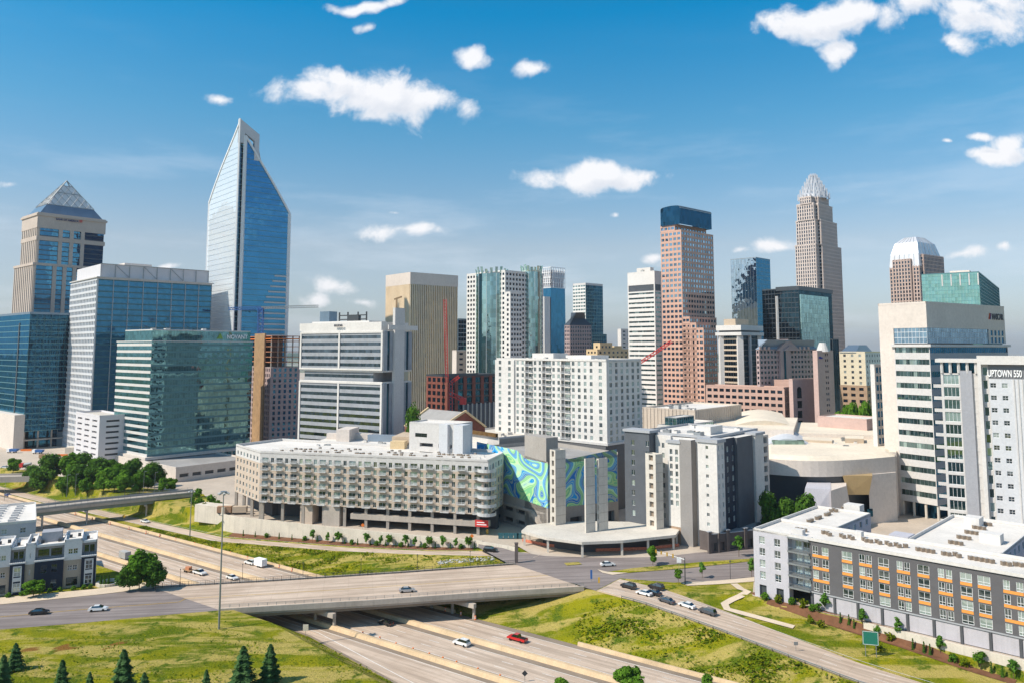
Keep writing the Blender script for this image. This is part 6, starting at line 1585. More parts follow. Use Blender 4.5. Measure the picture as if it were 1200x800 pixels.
letters(b.e, 'UPTOWN 550', (ps.x,ps.y,zq), math.atan2(dU.y,dU.x), 3.4, MATS['sign_white'], width=wS)
b.p('roof_slab','white_wall').prism([Pu(-1.5,1.2),Pu(uD,1.2),Pu(uD,-14),Pu(-1.5,-14)][::1] if False else [Pu(-1.5,1.2),Pu(uD,1.2),Pu(uD,-14),Pu(-1.5,-14)], zc_-1.3, zc_, bottom=True)
for k in range(5): q = Pu(.5+k*(uD-1)/4,.2); b.post('column','white_wall',(*q,zr),(*q,zc_-1.3),.7,n=4)
b.p('penthouse','glass_deep').prism([Pu(.5,-3),Pu(uD,-3),Pu(uD,-12),Pu(.5,-12)], zr, zc_-1.3)
b.p('wall','light_panel').prism([Pu(60,-.4),Pu(60,-20),Pu(0,-20),Pu(0,-.4)], 0, zr-.2); b.p('roof','roof_grey').poly([(*q,zpo-2) for q in [Pu(60,0),Pu(60,-20),Pu(uD,-20),Pu(uD,0)]]); b.p('wall','light_panel').prism([Pu(60,-.5),Pu(60,-20),Pu(uD+.2,-20),Pu(uD+.2,-.5)], zr-.3, zpo-2.1)
for j in range(nfl): m_ = MB(); z = 2+j*fh; m_.obox(Pu(-2.6,-.6), dU, 2.7, 5, z, z+.25); m_.obox(Pu(-2.6,-.6), dU, 2.7, .1, z+.25, z+1.25); m_.build('balcony', MATS['light_panel'], b.e)
hvac(b, [Pu(uD,0),Pu(60,0),Pu(60,-20),Pu(uD,-20)], zpo-2, 7, 3); b.finish()
# sliver of white block left of beige office
F = fp(1021, 1026, 1036, 345, 38, 50); b = Bld('office_building', F[0], 'narrow white block with teal window bands at the left edge of the beige office block', 'building')
b.block(F, 0, zat(1026,428,345), punch('white_wall',3,4,2.2,2.6,'plain_blue'), punch('white_wall',3,4,2.2,2.6,'plain_blue'), par=.6); b.finish()

# ---- cream hotel and its base in the gap
F = fp(982, 1014, 1034, 520, 44); zt_ = zat(1014,413,520); zb2 = zat(1014,452,520); b = Bld('hotel', F[0], 'cream block with small windows and brown base right of the dark slab tower', 'building')
M('cream_stone', (.62,.54,.4), .85, .06, .1)
b.block(F, 0, zb2, punch('brick_tan',5,4,3,2,'plain'), punch('brick_tan',5,4,3,2,'plain'), par=.3, roof='roof_white')
Fi = inset(F,.5); b.block(Fi, zb2, zt_, punch('cream_stone',4.6,3.6,1.7,1.8,'grey_fr'), punch('pale_panel',4.6,3.6,1.7,1.8,'grey_fr'), par=.8, roof='roof_white')
b.p('mansard','blue_metal').loft([plan(p) for p in sub(F,0,1,.35,.95)], zt_, [plan(p) for p in sub(F,.3,.7,.4,.8)], zat(1000,404,520)); b.finish()
# ---- mauve low wall building
F = fp(955, 1012, 1032, 395, 40); b = Bld('hotel_annex', F[0], 'low mauve building with dark openings below the cream hotel', 'building')
b.block(F, 0, zat(1012,492,395), punch('pink_concrete',7,9,5,3,'slot',nf=2,dep=1), blank('mauve_concrete'), par=.6, roof='roof_white'); b.finish(wname='opening')

# ---- beige windowless block behind the charcoal block
Y = 395; F = fp(752, 812, 867, Y, 48); zt_ = zat(812,482,Y)
b = Bld('parking_garage', F[0], 'wide cream ribbed windowless block behind the roofs of the stepped residential block', 'garage')
M('ribbed_cream', (.58,.5,.42), .85, .08, .1, streak=.15)
b.block(F, 0, zt_, blank('ribbed_cream'), blank('mauve_concrete') if False else blank('ribbed_cream'), par=.9, roof='roof_white')
d_, n_, L_ = face(F[3], F[0]); d2, n2, L2_ = face(F[0], F[1])
for k in range(int(L_/2.2)): b.p('rib','ribbed_cream').obox(plan(F[3])+d_*(k*2.2)+n_*.3, d_, .5, .3, 0, zt_+.8)
for k in range(int(L2_/2.2)): b.p('rib','ribbed_cream').obox(plan(F[0])+d2*(k*2.2)+n2*.3, d2, .5, .3, 0, zt_+.8)
hvac(b, F, zt_, 6, 31); b.finish()
F = fp(770, 793, 836, 340, 48, 40); b = Bld('rooftop_pavilion', F[0], 'small glass and white roofed pavilion block behind the stepped residential block', 'building')
b.block(F, 0, zat(793,500,340), blank('white_wall'), curt('glass_green',4,2,'mullion_grey'), par=.5, roof='roof_white'); b.block(sub(F,.05,.5,.1,.7), zat(793,500,340), zat(793,490,340), curt('glass_green',3,2,'mullion_grey'), curt('glass_deep',3,2,'mullion_grey'), par=.3, roof='roof_white'); b.finish()

# ---- red brick building, gabled hall
F = fp(500, 524, 584, 470, 44); zt_ = zat(524,441,470); b = Bld('brick_building', F[0], 'dark red brick building with navy glass bays behind the gabled roof', 'building')
b.block(F, 0, zt_, punch('brick_red',5,4,3,2.6,'plain'), curt('glass_deep',4,7.5,'brick_red',2.6,.6,.9,'brick_dark',.2), par=1, roof='roof_grey', parmat='dark_band')
b.box('base_floor','slate_siding', inset(sub(F,.3,1.0,-.02,.3),-.5), 0, zat(524,475,470)); 
for k in range(9): p = plan(F[0]).lerp(plan(F[1]), .3+k*.085)+Vector((.5,-1.2)); b.post('column','pale_concrete',(*p,0),(*p,zat(524,475,470)+.5),.9,n=4)
b.finish()
b = Bld('gabled_hall', (xat(500,380),380), 'grey slate gabled hall with red brick gable end behind the white garage block', 'building')
zr_, ze_ = zat(500,480,380), zat(490,499,380); A_, B_ = Vector((xat(503,388),388)), Vector((xat(545,368),368)); d_ = (B_-A_).normalized(); n_ = Vector((d_.y,-d_.x)); 
wv = 13; e0, e1, f0, f1 = A_+n_*wv-d_*2, B_+n_*wv-d_*5, A_-n_*wv, B_-n_*wv
b.p('roof','roof_grey').poly([(*e0,ze_),(*e1,ze_),(*B_,zr_),(*A_,zr_)]); b.p('roof','roof_grey').poly([(*f1,ze_),(*f0,ze_),(*A_,zr_),(*B_,zr_)])
b.p('gable','brick_red').poly([(*e1,ze_-20),(*f1,ze_-20),(*f1,ze_),(*(B_+d_*.1),zr_+.6),(*e1,ze_)]); b.p('gable','brick_red').poly([(*f0,ze_-20),(*e0,ze_-20),(*e0,ze_),(*A_,zr_),(*f0,ze_)])
gw = MB(); c_ = (e1+f1)/2+d_*.25; gw.poly([(*(e1.lerp(f1,.22)+d_*.3),ze_-2),(*(e1.lerp(f1,.78)+d_*.3),ze_-2),(*((e1+f1)/2+d_*.3),zr_-3.5)]); gw.build('gable_window', MATS['glass_deep'], b.e)
b.post('rake','ochre_stone',(*(e1+d_*.5),ze_),(*(B_+d_*.5),zr_+.5),.9,n=4); b.post('rake','ochre_stone',(*(f1+d_*.5),ze_),(*(B_+d_*.5),zr_+.5),.9,n=4); b.post('rake','ochre_stone',(*e0,ze_),(*A_,zr_+.5),.9,n=4)
b.p('wall','brick_red').poly([(*e0,0),(*e1,0),(*e1,ze_),(*e0,ze_)]); b.finish()

# ---- convention centre and curved hall
b = Bld('convention_centre', (xat(900,360),360), 'broad low cream convention centre with white roofs and one arched skylight', 'building')
def flat(pxs, Yb, z, mat, z0=0, roof='roof_cream', part='wall'):
    M('roof_cream', (.70,.61,.49), .9, .1, .05)
    b.p(part, mat).prism(pxs, z0, z, top=False); b.p('roof', roof).poly([(*p,z) for p in pxs])
P_ = lambda px, Y: Vector((xat(px,Y,30),Y))
z_ = zat(950,516,370); flat([P_(868,338),P_(1050,330),P_(1052,400),P_(868,400)], 0, z_, 'cream_panel')
z2 = zat(960,503,400); flat([P_(930,385),P_(1046,372),P_(1046,430),P_(930,440)], 0, z2, 'cream_panel'); flat([P_(990,362),P_(1012,360),P_(1012,372),P_(990,374)], 0, z2, 'tan_stone'); flat([P_(940,366),P_(975,360),P_(975,372),P_(940,378)], 0, z2-1, 'tan_stone')
z3 = zat(860,497,400); flat([P_(830,385),P_(930,372),P_(935,440),P_(830,450)], 0, z3, 'cream_panel')
# arched roofs
def vault(pa, pb_, Y0, Y1, z, h, mat, lab='vault'):
    m_ = MB(); n = 10; A0, A1 = P_(pa,Y0), P_(pb_,Y0); dx = P_(pa,Y1)-A0; m_.smooth = True
    for i in range(n):
        f0, f1 = i/n, (i+1)/n; za, zb = z+h*math.sin(math.pi*f0), z+h*math.sin(math.pi*f1); q0, q1 = A0.lerp(A1,f0), A0.lerp(A1,f1)
        m_.poly([(*q0,za),(*q1,zb),(*(q1+dx),zb),(*(q0+dx),za)])
    m_.poly([(*A0.lerp(A1,i/n),z+h*math.sin(math.pi*i/n)) for i in range(n+1)][::-1]); m_.build(lab, MATS[mat], b.e)
vault(898, 948, 352, 395, z_+.1, 3.0, 'pale_panel'); vault(862, 926, 398, 470, z3, 2.2, 'roof_cream')
m_ = MB(); m_.obox(P_(906,351.5), Vector((1,0)), 14, 2, z_, z_+2.4); m_.build('glazed_end', MATS['glass_green'], b.e)
hvac(b, [P_(870,345),P_(1040,338),P_(1040,398),P_(870,400)], z_, 8, 77, big=.5); b.finish()
Y = 322; b = Bld('museum_hall', (xat(960,Y),Y), 'cream hall with sweeping overhanging fascia, dark glass curve and a golden tapered bulge', 'museum')
zt_, zb_ = zat(960,527,Y+10), zat(960,553,Y); 
top = [P_(896,Y-2),P_(1022,Y-10),P_(1046,Y-4),P_(1046,Y+34),P_(896,Y+34)]
n = 14; arc = []
for i in range(n+1):
    f = i/n; px = 893+f*131; arc.append(P_(px, Y-2-9*math.sin(math.pi*min(1,f*.9+.05))))
ring = arc+[P_(1048,Y+2),P_(1048,Y+36),P_(893,Y+36)]
b.p('fascia','cream_panel').prism(ring, zb_, zt_-1.5, top=False, bottom=True); 
ins = inset(ring, 3.5); b.p('roof','roof_cream').loft(ring, zt_-1.5, ins, zt_)
gl = [p+Vector((0,5+1.5*math.sin(i*.5))) for i, p in enumerate(arc)]
for i in range(n): b.p('curved_glass','dark_band').poly([(*gl[i],4),(*gl[i+1],4),(*(gl[i+1]+Vector((0,-3))),zb_),(*(gl[i]+Vector((0,-3))),zb_)], uv=[(i*3.,0),(i*3.+3,0),(i*3.+3,12),(i*3.,12)])
b.p('wall','cream_panel').prism([P_(1016,Y-6),P_(1048,Y),P_(1048,Y+34),P_(1016,Y+30)], 0, zb_+.05)
c0, c1 = P_(1003,Y-4), P_(1003,Y-4); m_ = MB(); m_.smooth = False
zc0, zc1 = zat(1003,579,Y-8), zb_; M('gold_panel', (.50,.36,.18), .45, .06, .2, metal=.25)
up_ = [P_(986,Y-9.5),P_(1021,Y-10),P_(1020,Y+4),P_(986,Y+4)]; lo = [P_(992,Y-8),P_(1016,Y-8),P_(1016,Y+2),P_(992,Y+2)]; m_.loft(lo, zc0, up_, zc1+.3); m_.poly([(*p,zc0) for p in reversed(lo)]); m_.build('golden_bulge', MATS['gold_panel'], b.e)
# faceted entrance volumes
z5 = zat(960,573,Y-25)
m_ = MB(); lo = [P_(934,Y-24),P_(972,Y-26),P_(972,Y),P_(940,Y)]; up_ = [P_(942,Y-22),P_(972,Y-25),P_(972,Y),P_(946,Y)]; m_.loft(lo,0,up_,z5); m_.build('entrance_wedge', MATS['lav_panel'], b.e)
m_ = MB(); lo = [P_(972,Y-27),P_(996,Y-14),P_(996,Y),P_(972,Y)]; up_ = [P_(972,Y-26),P_(990,Y-16),P_(990,Y),P_(972,Y)]; m_.loft(lo,0,up_,z5-.2); m_.build('entrance_wedge', MATS['cream_panel'], b.e)
for px in (1005,1016.5): m_ = MB(); m_.obox(P_(px-3.4,Y-6.4), (1,.12), 2.4, .3, 3, 6); m_.build('window', MATS['glass_deep'], b.e)
b.finish()

# ---- townhouses, lower left
A_, B_ = plan(gr(-30,702)), plan(gr(112,684.5)); d_, n_, L_ = face(A_, B_); ub = lambda px: along(A_, d_, px, 5)
M('town_tan', (.42,.35,.28), .85, .06, .2); M('town_white', (.66,.65,.64), .85, .05, .2); M('town_navy', (.022,.03,.05), .75, .12, .3)
units = [(-30,-12,'navy'),(-12,11,'tan'),(11,28.5,'navy'),(28.5,40,'tan'),(40,74,'wide'),(74,95,'tan'),(95,112.3,'navy')]
look = {'navy':'navy townhouse with white window frame and recessed top balcony','tan':'townhouse with white upper storey over tan brick','wide':'wide navy townhouse with double roof terrace'}
where = ['cut off by the left edge','at the left edge of the terrace','second from the left edge','narrow, between two navy ones','in the middle of the terrace','next to the right end of the terrace','at the terrace right end']
ztw = zat(112,634,B_.y)
for i, (p0, p1, kd) in enumerate(units):
    u0, u1 = ub(p0), ub(p1); Q0 = A_+d_*u0; Q1 = A_+d_*u1; L = u1-u0
    b = Bld('townhouse', Q0.lerp(Q1,.5), (look[kd]+', '+where[i]), 'house', 'terrace of townhouses')
    zt_ = ztw; h1 = zt_*.64; dp = 13
    back = lambda u, v: Q0+d_*u-n_*v
    if kd == 'tan':
        b.facade(Q0, Q1, 0, h1*.48, upun('town_tan', [(.8,L-.8)], 3, 2.4, 'dk', nf=1)); nn = 2 if L > 4.5 else 1
        b.facade(Q0, Q1, h1*.48, h1, punch('town_tan',2,3,.9,1.5,'town',n=nn,nf=1)); b.facade(Q0, Q1, h1, zt_+.8, punch('town_white',2,3,.9,1.5,'town',n=nn,nf=1)); pm = 'town_white'; zt_ += .8
    else:
        P0, P1 = Q0+n_*.7, Q1+n_*.7; hb = h1+.6
        if kd == 'navy':
            b.facade(P0, P1, 0, hb, upun('town_navy', [(L*.28,L*.76)], 3.4, 2.4, 'town', nf=2, dep=.05)); fr_ = b.p('window_frame','town_white')
            for uu_ in (L*.22, L*.76): fr_.obox(P0+d_*uu_+n_*.12, d_, L*.06, .12, .5, hb-.7)
            fr_.obox(P0+d_*L*.22+n_*.12, d_, L*.6, .12, hb-.9, hb-.6); fr_.obox(P0+d_*L*.28+n_*.12, d_, L*.48, .12, hb*.44, hb*.56)
        else: b.facade(P0, P1, 0, hb, punch('town_navy',2.4,3.4,1.5,2.2,'dk',nf=2,m=(1,1),dep=.1))
        for X0, X1 in ((Q0,P0),(P1,Q1)): b.facade(X0, X1, 0, hb, blank('town_navy'))
        b.p('terrace_edge','town_white').obox(P0-d_*.15+n_*.15, d_, L+.3, 1.1, hb, hb+.35)
        b.facade(Q0-n_*1.6, Q1-n_*1.6, hb, zt_, upun('grey_stucco', [(.6,L*.47),(L*.53,L-.6)], 3, 2.2, 'dk', nf=1)); b.p('terrace_floor','roof_grey').poly([(*P0,hb+.02),(*P1,hb+.02),(*(Q1-n_*1.6),hb+.02),(*(Q0-n_*1.6),hb+.02)])
        rl = MB(); rl.obox(P0+n_*.05, d_, L, .05, hb+1.2, hb+1.27); 
        for k in range(int(L/.5)): rl.obox(P0+d_*k*.5+n_*.05, d_, .05, .05, hb+.3, hb+1.2)
        rl.build('railing', MATS['dark_metal'], b.e); b.p('canopy','town_white').obox(Q0-n_*.2, d_, L, 2.2, zt_, zt_+.35)
        pm = 'town_white'
    for X0, X1 in ((Q1, back(L,dp)),(back(L,dp),back(0,dp)),(back(0,dp),Q0)): b.facade(X0, X1, 0, zt_, blank('town_white'))
    b.p('roof','roof_white').poly([(*q,zt_+.02) for q in (Q0,Q1,back(L,dp),back(0,dp))])
    for X0, X1 in ((Q0,Q1),(Q1,back(L,dp)),(back(L,dp),back(0,dp)),(back(0,dp),Q0)): b.p('parapet','town_white').obox(X0, X1-X0, (X1-X0).length, .3, zt_+.03, zt_+.7)
    for k in range(max(1,int(L/2.2))): m_ = MB(); q = back(1+k*2.2, 5+(k%2)*1.2); m_.obox(q, d_, .8, .8, zt_, zt_+.9); m_.build('condenser', MATS['dark_metal'], b.e)
    if kd == 'wide': b.box('stair_head','grey_stucco', [back(1,6),back(L-1,6),back(L-1,11),back(1,11)], zt_, zt_+2.9)
    b.finish()
M('louvre_tan', (.55,.5,.45), .9, .1, .2)
b = Bld('apartment_building', gr(0,670), 'low white roofed building behind the townhouses at the left edge', 'building')
Q = [A_-n_*26, A_-n_*26+d_*(ub(40)-2), A_-n_*60+d_*(ub(36)-4), A_-n_*60-d_*10]; zt_ = ztw+2.5
b.block([Q[1],Q[2],Q[3],Q[0]], -2, zt_, punch('lav_panel',5,3,1.6,1.6,'town',nf=4), blank('lav_panel'), par=.7, roof='roof_white', parmat='white_wall')
for k in range(14): m_ = MB(); m_.obox(Q[0]+d_*(ub(30)-8-(k%2)*5)-n_*(4+k*2.1), d_, 2.2, 1.1, zt_, zt_+.7); m_.build('skylight', MATS['light_panel'], b.e)
b.finish()
# low wall piece under the far overpass abutment + cream retaining structure by the parking deck
mb = MB(); a, c = gr(228,602,-1), gr(262,606,-1); mb.obox(a, c-a, (c-a).length, 6, -4, 3.2); single('retaining_wall', mb, MATS['ret_wall'], 'short cream abutment wall right of the far overpass', 'wall')
# ================================================================ ground hits, vegetation, vehicles, street things
def grt(px, py):
    """where the sight line of a photograph point meets the terrain"""
    d = ray(px, py); k0 = (0-CZ)/d.z*.9
    k = k0; st = k0*.002
    for _ in range(400):
        x, y, z = d.x*k, d.y*k, CZ+d.z*k
        if z <= zt(x, y): break
        k += st
    return Vector((x, y, zt(x, y)))
def folmat(name, c0, c1, c2):
    m, t, b = newmat(name); MATS[name] = m; t.nodes.remove(b)
    g = N(t, 'ShaderNodeNewGeometry'); oi = N(t, 'ShaderNodeObjectInfo').outputs['Random']
    r = g.outputs['Random Per Island']
    c = MIX(t, r, c0, c1); c = MIX(t, MR(t, N(t, 'ShaderNodeTexNoise', ins={'Vector': N(t,'ShaderNodeTexCoord').outputs['Object'], 'Scale': .5, 'Detail': 3.0}).outputs[0], .45, .65), c, c2)
    c = MIX(t, MA(t, 'MULTIPLY', oi, .3), c, c2)
    d = N(t, 'ShaderNodeBsdfDiffuse'); t.links.new(c, d.inputs[0]); tr = N(t, 'ShaderNodeBsdfTranslucent'); t.links.new(c, tr.inputs[0])
    mx = N(t, 'ShaderNodeMixShader', ins={0: .35, 1: d.outputs[0], 2: tr.outputs[0]}); t.links.new(mx.outputs[0], t.nodes['Material Output'].inputs[0]); return m
folmat('leaves', (.05,.12,.012), (.10,.22,.02), (.14,.28,.03)); folmat('leaves_dark', (.04,.10,.016), (.075,.16,.024), (.11,.22,.03)); folmat('leaves_bright', (.06,.16,.02), (.12,.27,.04), (.16,.3,.05))
folmat('needles', (.04,.10,.03), (.08,.17,.06), (.12,.22,.08)); folmat('weeds', (.07,.14,.008), (.30,.29,.01), (.11,.17,.01)); M('bark', (.14,.10,.07), .95, .2, .6)
def leaf(mb, p, n, s, r):
    n = n.normalized(); u = n.orthogonal().normalized(); a = r.random()*6.28; u = (Matrix.Rotation(a, 3, n) @ u); v = n.cross(u)
    k = r.uniform(.6,1.2)*s; mb.v += [tuple(p-u*k-v*k*.6), tuple(p+u*k-v*k*.7), tuple(p+u*k*.8+v*k*.7), tuple(p-u*k*.7+v*k*.8)]
    i = len(mb.v)-4; mb.f.append((i,i+1,i+2,i+3)); mb.m.append(0); mb.uv.append([(0,0),(1,0),(1,1),(0,1)])
def broad(seed, H=10., Wd=9., n=3000, s=.40, trunk=.22):
    r = random.Random(seed); mb = MB(); blobs = []; z0 = H*trunk
    for i in range(13):
        a = r.random()*6.28; f = r.random(); z = z0+(H-z0)*(.15+.72*f); rad = Wd*.36*math.sqrt(max(.05, 1-(2*f-.85)**2*.7))*r.uniform(.3,1)
        blobs.append((Vector((rad*math.cos(a), rad*math.sin(a), z)), Wd*r.uniform(.13,.25)))
    blobs.append((Vector((0,0,z0+(H-z0)*.55)), Wd*.27)); blobs.append((Vector((r.uniform(-.6,.6),r.uniform(-.6,.6),H-Wd*.15)), Wd*.15))
    tot = sum(b_[1]**2 for b_ in blobs)
    for c, R2 in blobs:
        for k in range(int(n*R2*R2/tot)):
            d = Vector((r.gauss(0,1), r.gauss(0,1), r.gauss(0,1))).normalized(); p = c+d*R2*(r.random()**.3)*r.uniform(.8,1.12)
            p.z = max(p.z, z0*.8); leaf(mb, p, (d+Vector((r.uniform(-.6,.6),r.uniform(-.6,.6),r.uniform(-.2,.8)))), s, r)
    tk = MB(); tk.bar((0,0,-.4),(0,0,z0+.5), .05*H*.55, w2=.035*H*.55, n=7)
    for c, R2 in blobs[:7]: tk.bar((0,0,z0*.8),tuple(c), .025*H*.5, w2=.01*H*.4, n=5)
    return mb, tk
def spruce(seed, H=9., Wd=4.8, n=3600, s=.27):
    r = random.Random(seed); mb = MB()
    for k in range(n):
        f = r.random()**1.35; z = .06*H+f*H*.94; tier = .82+.18*math.cos(z*4.5); rad = Wd/2*(1-f)**.7*tier*(.25+.75*r.random()**.5); a = r.random()*6.28
        lob = .85+.2*math.sin(a*5+seed); p = Vector((rad*lob*math.cos(a), rad*lob*math.sin(a), z-.12*rad)); leaf(mb, p, Vector((math.cos(a)*.5, math.sin(a)*.5, .8))+Vector((r.uniform(-.3,.3),)*3), s, r)
    tk = MB(); tk.bar((0,0,-.3),(0,0,H*.9), .28, w2=.05, n=6); return mb, tk
def plantsrc(name, gen, mat, tmat='bark', parts=('crown','trunk')):
    mb, tk = gen; me = mb.mesh(name+'_crown', MATS[mat]); mt = tk.mesh(name+'_trunk', MATS[tmat]) if tk else None; return (me, mt, parts)
SRC = dict(b1=plantsrc('b', broad(1), 'leaves'), b2=plantsrc('b', broad(2,10,8), 'leaves'), b3=plantsrc('b', broad(3,10,10,2900), 'leaves_dark'), b4=plantsrc('b', broad(4,10,8.5), 'leaves'),
 y1=plantsrc('y', broad(11,3.4,1.9,420,.16,.3), 'leaves_bright'), y2=plantsrc('y', broad(12,3.6,1.6,380,.16,.3), 'leaves_bright'), y3=plantsrc('y', broad(13,3.2,2.1,420,.16,.28), 'leaves'),
 s1=plantsrc('s', spruce(21), 'needles'), s2=plantsrc('s', spruce(22,9,4.2), 'needles'), s3=plantsrc('s', spruce(23,9,5.6), 'needles'), c1=plantsrc('c', spruce(31,1.9,.8,260,.1), 'leaves_dark'), u1=plantsrc('u', broad(41,1.3,1.7,300,.13,.05), 'leaves'), u2=plantsrc('u', broad(42,1.2,1.6,300,.13,.05), 'weeds'))
rt = random.Random(99)
def plant(name, key, P, h, label, cat='tree', group=None, w=None):
    if name == 'young_tree': h *= 1.35; w = (w or 1)*1.15
    if name in ('shrub','bush'): h *= 1.3
    if name == 'spruce': w = 1.35; h *= .86
    me, mt, parts = SRC[key]; base = {'b':10.,'s':9.,'y':3.4,'c':1.9,'u':1.3}[key[0]]
    e = empty(name, P, label, cat, group, rt.random()*6.28); k = h/base; e.scale = (k*(w or 1), k*(w or 1), k)
    for m_, nm in ((me, parts[0]), (mt, parts[1])):
        if m_: o = bpy.data.objects.new(nm, m_); COL.objects.link(o); o.parent = e
    return e
# grove by the far overpass
GR = [(15,557,9,'b1'),(47,577,13,'b3'),(60,566,15,'b3'),(73,581,10,'b1'),(84,563,15,'b4'),(90,576,13,'b3'),(102,582,10,'b4'),(113,571,14,'b3'),(121,581,12,'b2'),(134,576,14,'b1'),(146,581,12,'b4'),(152,569,13,'b3'),(163,579,11,'b1'),(173,575,12,'b3'),(181,571,12,'b3'),(190,579,8,'b2'),(200,576,7,'b1'),(36,570,10,'b3'),(98,562,14,'b3'),(129,566,12,'b2')]
GL = ['lone round tree left of the big grove, near the little overpass','dark broad tree at the left end of the grove','tall dark tree behind the left end of the grove','small bright tree in the front left of the grove','tallest pale tree at the back of the grove','dark tree in the left middle of the grove','short bright tree at the front of the grove, above the overpass rail','tall dark tree in the middle back of the grove','broad green tree in the front middle of the grove','big light green tree right of the grove centre','front green tree right of the grove centre','dark tree behind the right half of the grove','front green tree at the right half of the grove','dark tree near the right end of the grove','dark tall tree beside the lamp at the right end of the grove','small green tree right of the dark pair near the cream deck','last small tree at the right end of the grove','dark low tree between lone tree and grove','dark tree behind the short bright one in the grove','mid green tree behind the front middle of the grove']
for (px, py, h, k), l in zip(GR, GL): plant('tree', k, grt(px, py), h, l, group='trees of the grove by the far overpass', w=1.05)
for px, py, h, k, l in ((163,690,11.5,'b4','tall bright tree between the townhouses and the freeway'),(152,692,8,'b3','darker lower tree left of the bright one beside the freeway'),(182,691,8,'b3','dark low tree touching the bridge wall beside the freeway'),(172,686,9,'b1','green tree behind the bright tree beside the freeway'),(765,662,6,'b2','round dark street tree at the tip of the grassy median')): plant('tree', k, grt(px, py), h, l, w=1.0)
plant('tree','b1', grt(39,700), 5, 'low rounded tree on the sidewalk before the townhouses', w=1.5)
for px, py, h, k, l in ((738,822,7.6,'b1','bright round tree top at the bottom edge, largest of three'),(828,815,4.5,'b2','bright tree top cut by the bottom edge below the green bank'),(657,815,4,'b4','small yellowish tree top at the bottom edge beside the freeway')):
    P = grt(px, py); P.z = zt(P.x,P.y); plant('tree', k, P, h, l, w=1.1)
for px, py, h, k, l in ((17,785,6.6,'s3','spruce upper left on the foreground hill'),(2,812,8.6,'s1','spruce cut by the left edge on the foreground hill'),(71,815,8,'s2','slim spruce second from the left at the bottom edge'),(143,816,10.5,'s1','largest dark spruce at the bottom of the foreground hill'),(104,818,5.8,'s2','tiny spruce tip left of the largest spruce'),(168,818,5.8,'s3','tiny spruce tip right of the largest spruce'),(241,815,5.8,'s2','thin young spruce alone on the hill slope'),(284,808,10,'s3','broad spruce near the right side of the foreground hill'),(316,800,9.0,'s1','rightmost tall spruce leaning over the freeway slope')):
    plant('spruce', k, grt(px, py), h, l, 'conifer tree')
# shrubs beneath the apartment wall, one row
def foot(px, o=1.7):
    lo, hi = -320.0, -150.0
    for _ in range(40):
        t_ = (lo+hi)/2; x, y = st2xy(ramp(t_)[0]+ramp(t_)[2]+o, t_); p = 600+FPX*x/(y*cp+(zt(x,y)-CZ)*sp)
        if p < px: lo = t_
        else: hi = t_
    return Vector((x, y, zt(x, y)))
for i, px in enumerate((366,384,396,429,446,456,475,486,503,519,534,549)):
    plant('young_tree', ('y1','y2','y3')[i%3], foot(px), (3.6,3.0,3.8)[i%3], 'young green street tree before the pale wall of the long beige block', group='young trees along the pale wall')
for i, px in enumerate((285,299,312,327,342,357,372,404,412,419,434,441,452,464,470,478,493,498,510,528,540,556)):
    plant('shrub', ('c1','c1','u1')[i%3], foot(px, 2.3), (1.9,1.7,1.5)[i%3], 'small planted shrub at the foot of the pale wall below the beige block', 'shrub', 'shrubs along the pale wall')
for px, py, h, k in ((967,717,3.6,'y1'),(959,722,2.4,'y3'),(1011,735,3.4,'y1'),(1053,747,3.3,'y2'),(1102,767,3.2,'y1'),(1149,785,3.4,'y3'),(1188,796,3.2,'y1')): plant('young_tree', k, grt(px, py), h, 'young tree in the planted strip before the charcoal and orange block', group='young trees along the orange block')
for px, py, h, k in ((897,703,1.6,'u1'),(912,707,1.8,'u2'),(928,708,1.5,'u1'),(941,712,1.9,'u2'),(952,716,1.4,'u1'),(985,730,2,'c1'),(995,733,2,'c1'),(1001,736,1.8,'c1'),(1029,745,1.5,'u1'),(1043,751,1.6,'u2'),(1070,761,2.1,'c1'),(1083,765,2.1,'c1'),(1090,767,2,'c1'),(1117,776,1.6,'u1'),(1130,781,1.7,'u2'),(1162,789,2,'c1'),(1175,794,2,'c1'),(899,698,1.5,'u2'),(950,730,1.6,'u2'),(962,735,1.5,'u2'),(1030,762,1.8,'u2')): plant('shrub', k, grt(px, py), h, 'small shrub in the mulched strip before the charcoal and orange block', 'shrub', 'shrubs along the orange block')
for px, py, h, k, l in ((795,684,3.6,'y3','small round tree on the lawn by the crossroads corner'),(823,677,3.4,'y1','small round tree between corner and street lamp'),(881,676,4.2,'y2','slim upright young tree left of the orange block end'),(866,652,5.2,'y1','bright young tree before the brick terrace'),(903,695,2.2,'y1','tiny tree at the corner of the orange block')): plant('young_tree', k, grt(px, py), h, l)
for px, py, h, k, l in ((905,634,17,'b3','dark tree in the shade left before the museum hall'),(925,636,15,'b3','second dark tree in the shade before the museum hall'),(944,637,17,'b3','dark tree with a lit side before the museum hall'),(957,640,13,'b2','rounded tree beside the pale wedge of the museum hall'),(981,640,12.5,'b2','bright round bush tree right of the pale wedge')): plant('tree', k, gr(px, py), h, l, w=.62)
for px, py, Y, h, l in ((1003,489,430,11,'green tree below the cream hotel'),(1018,487,425,12,'bright green tree at the right below the cream hotel'),(990,492,435,9,'dark low tree left below the cream hotel')):
    P = at(px, py, Y); P.z = 0; plant('tree','b1', P, at(px,py-20,Y).z, l, w=.35)
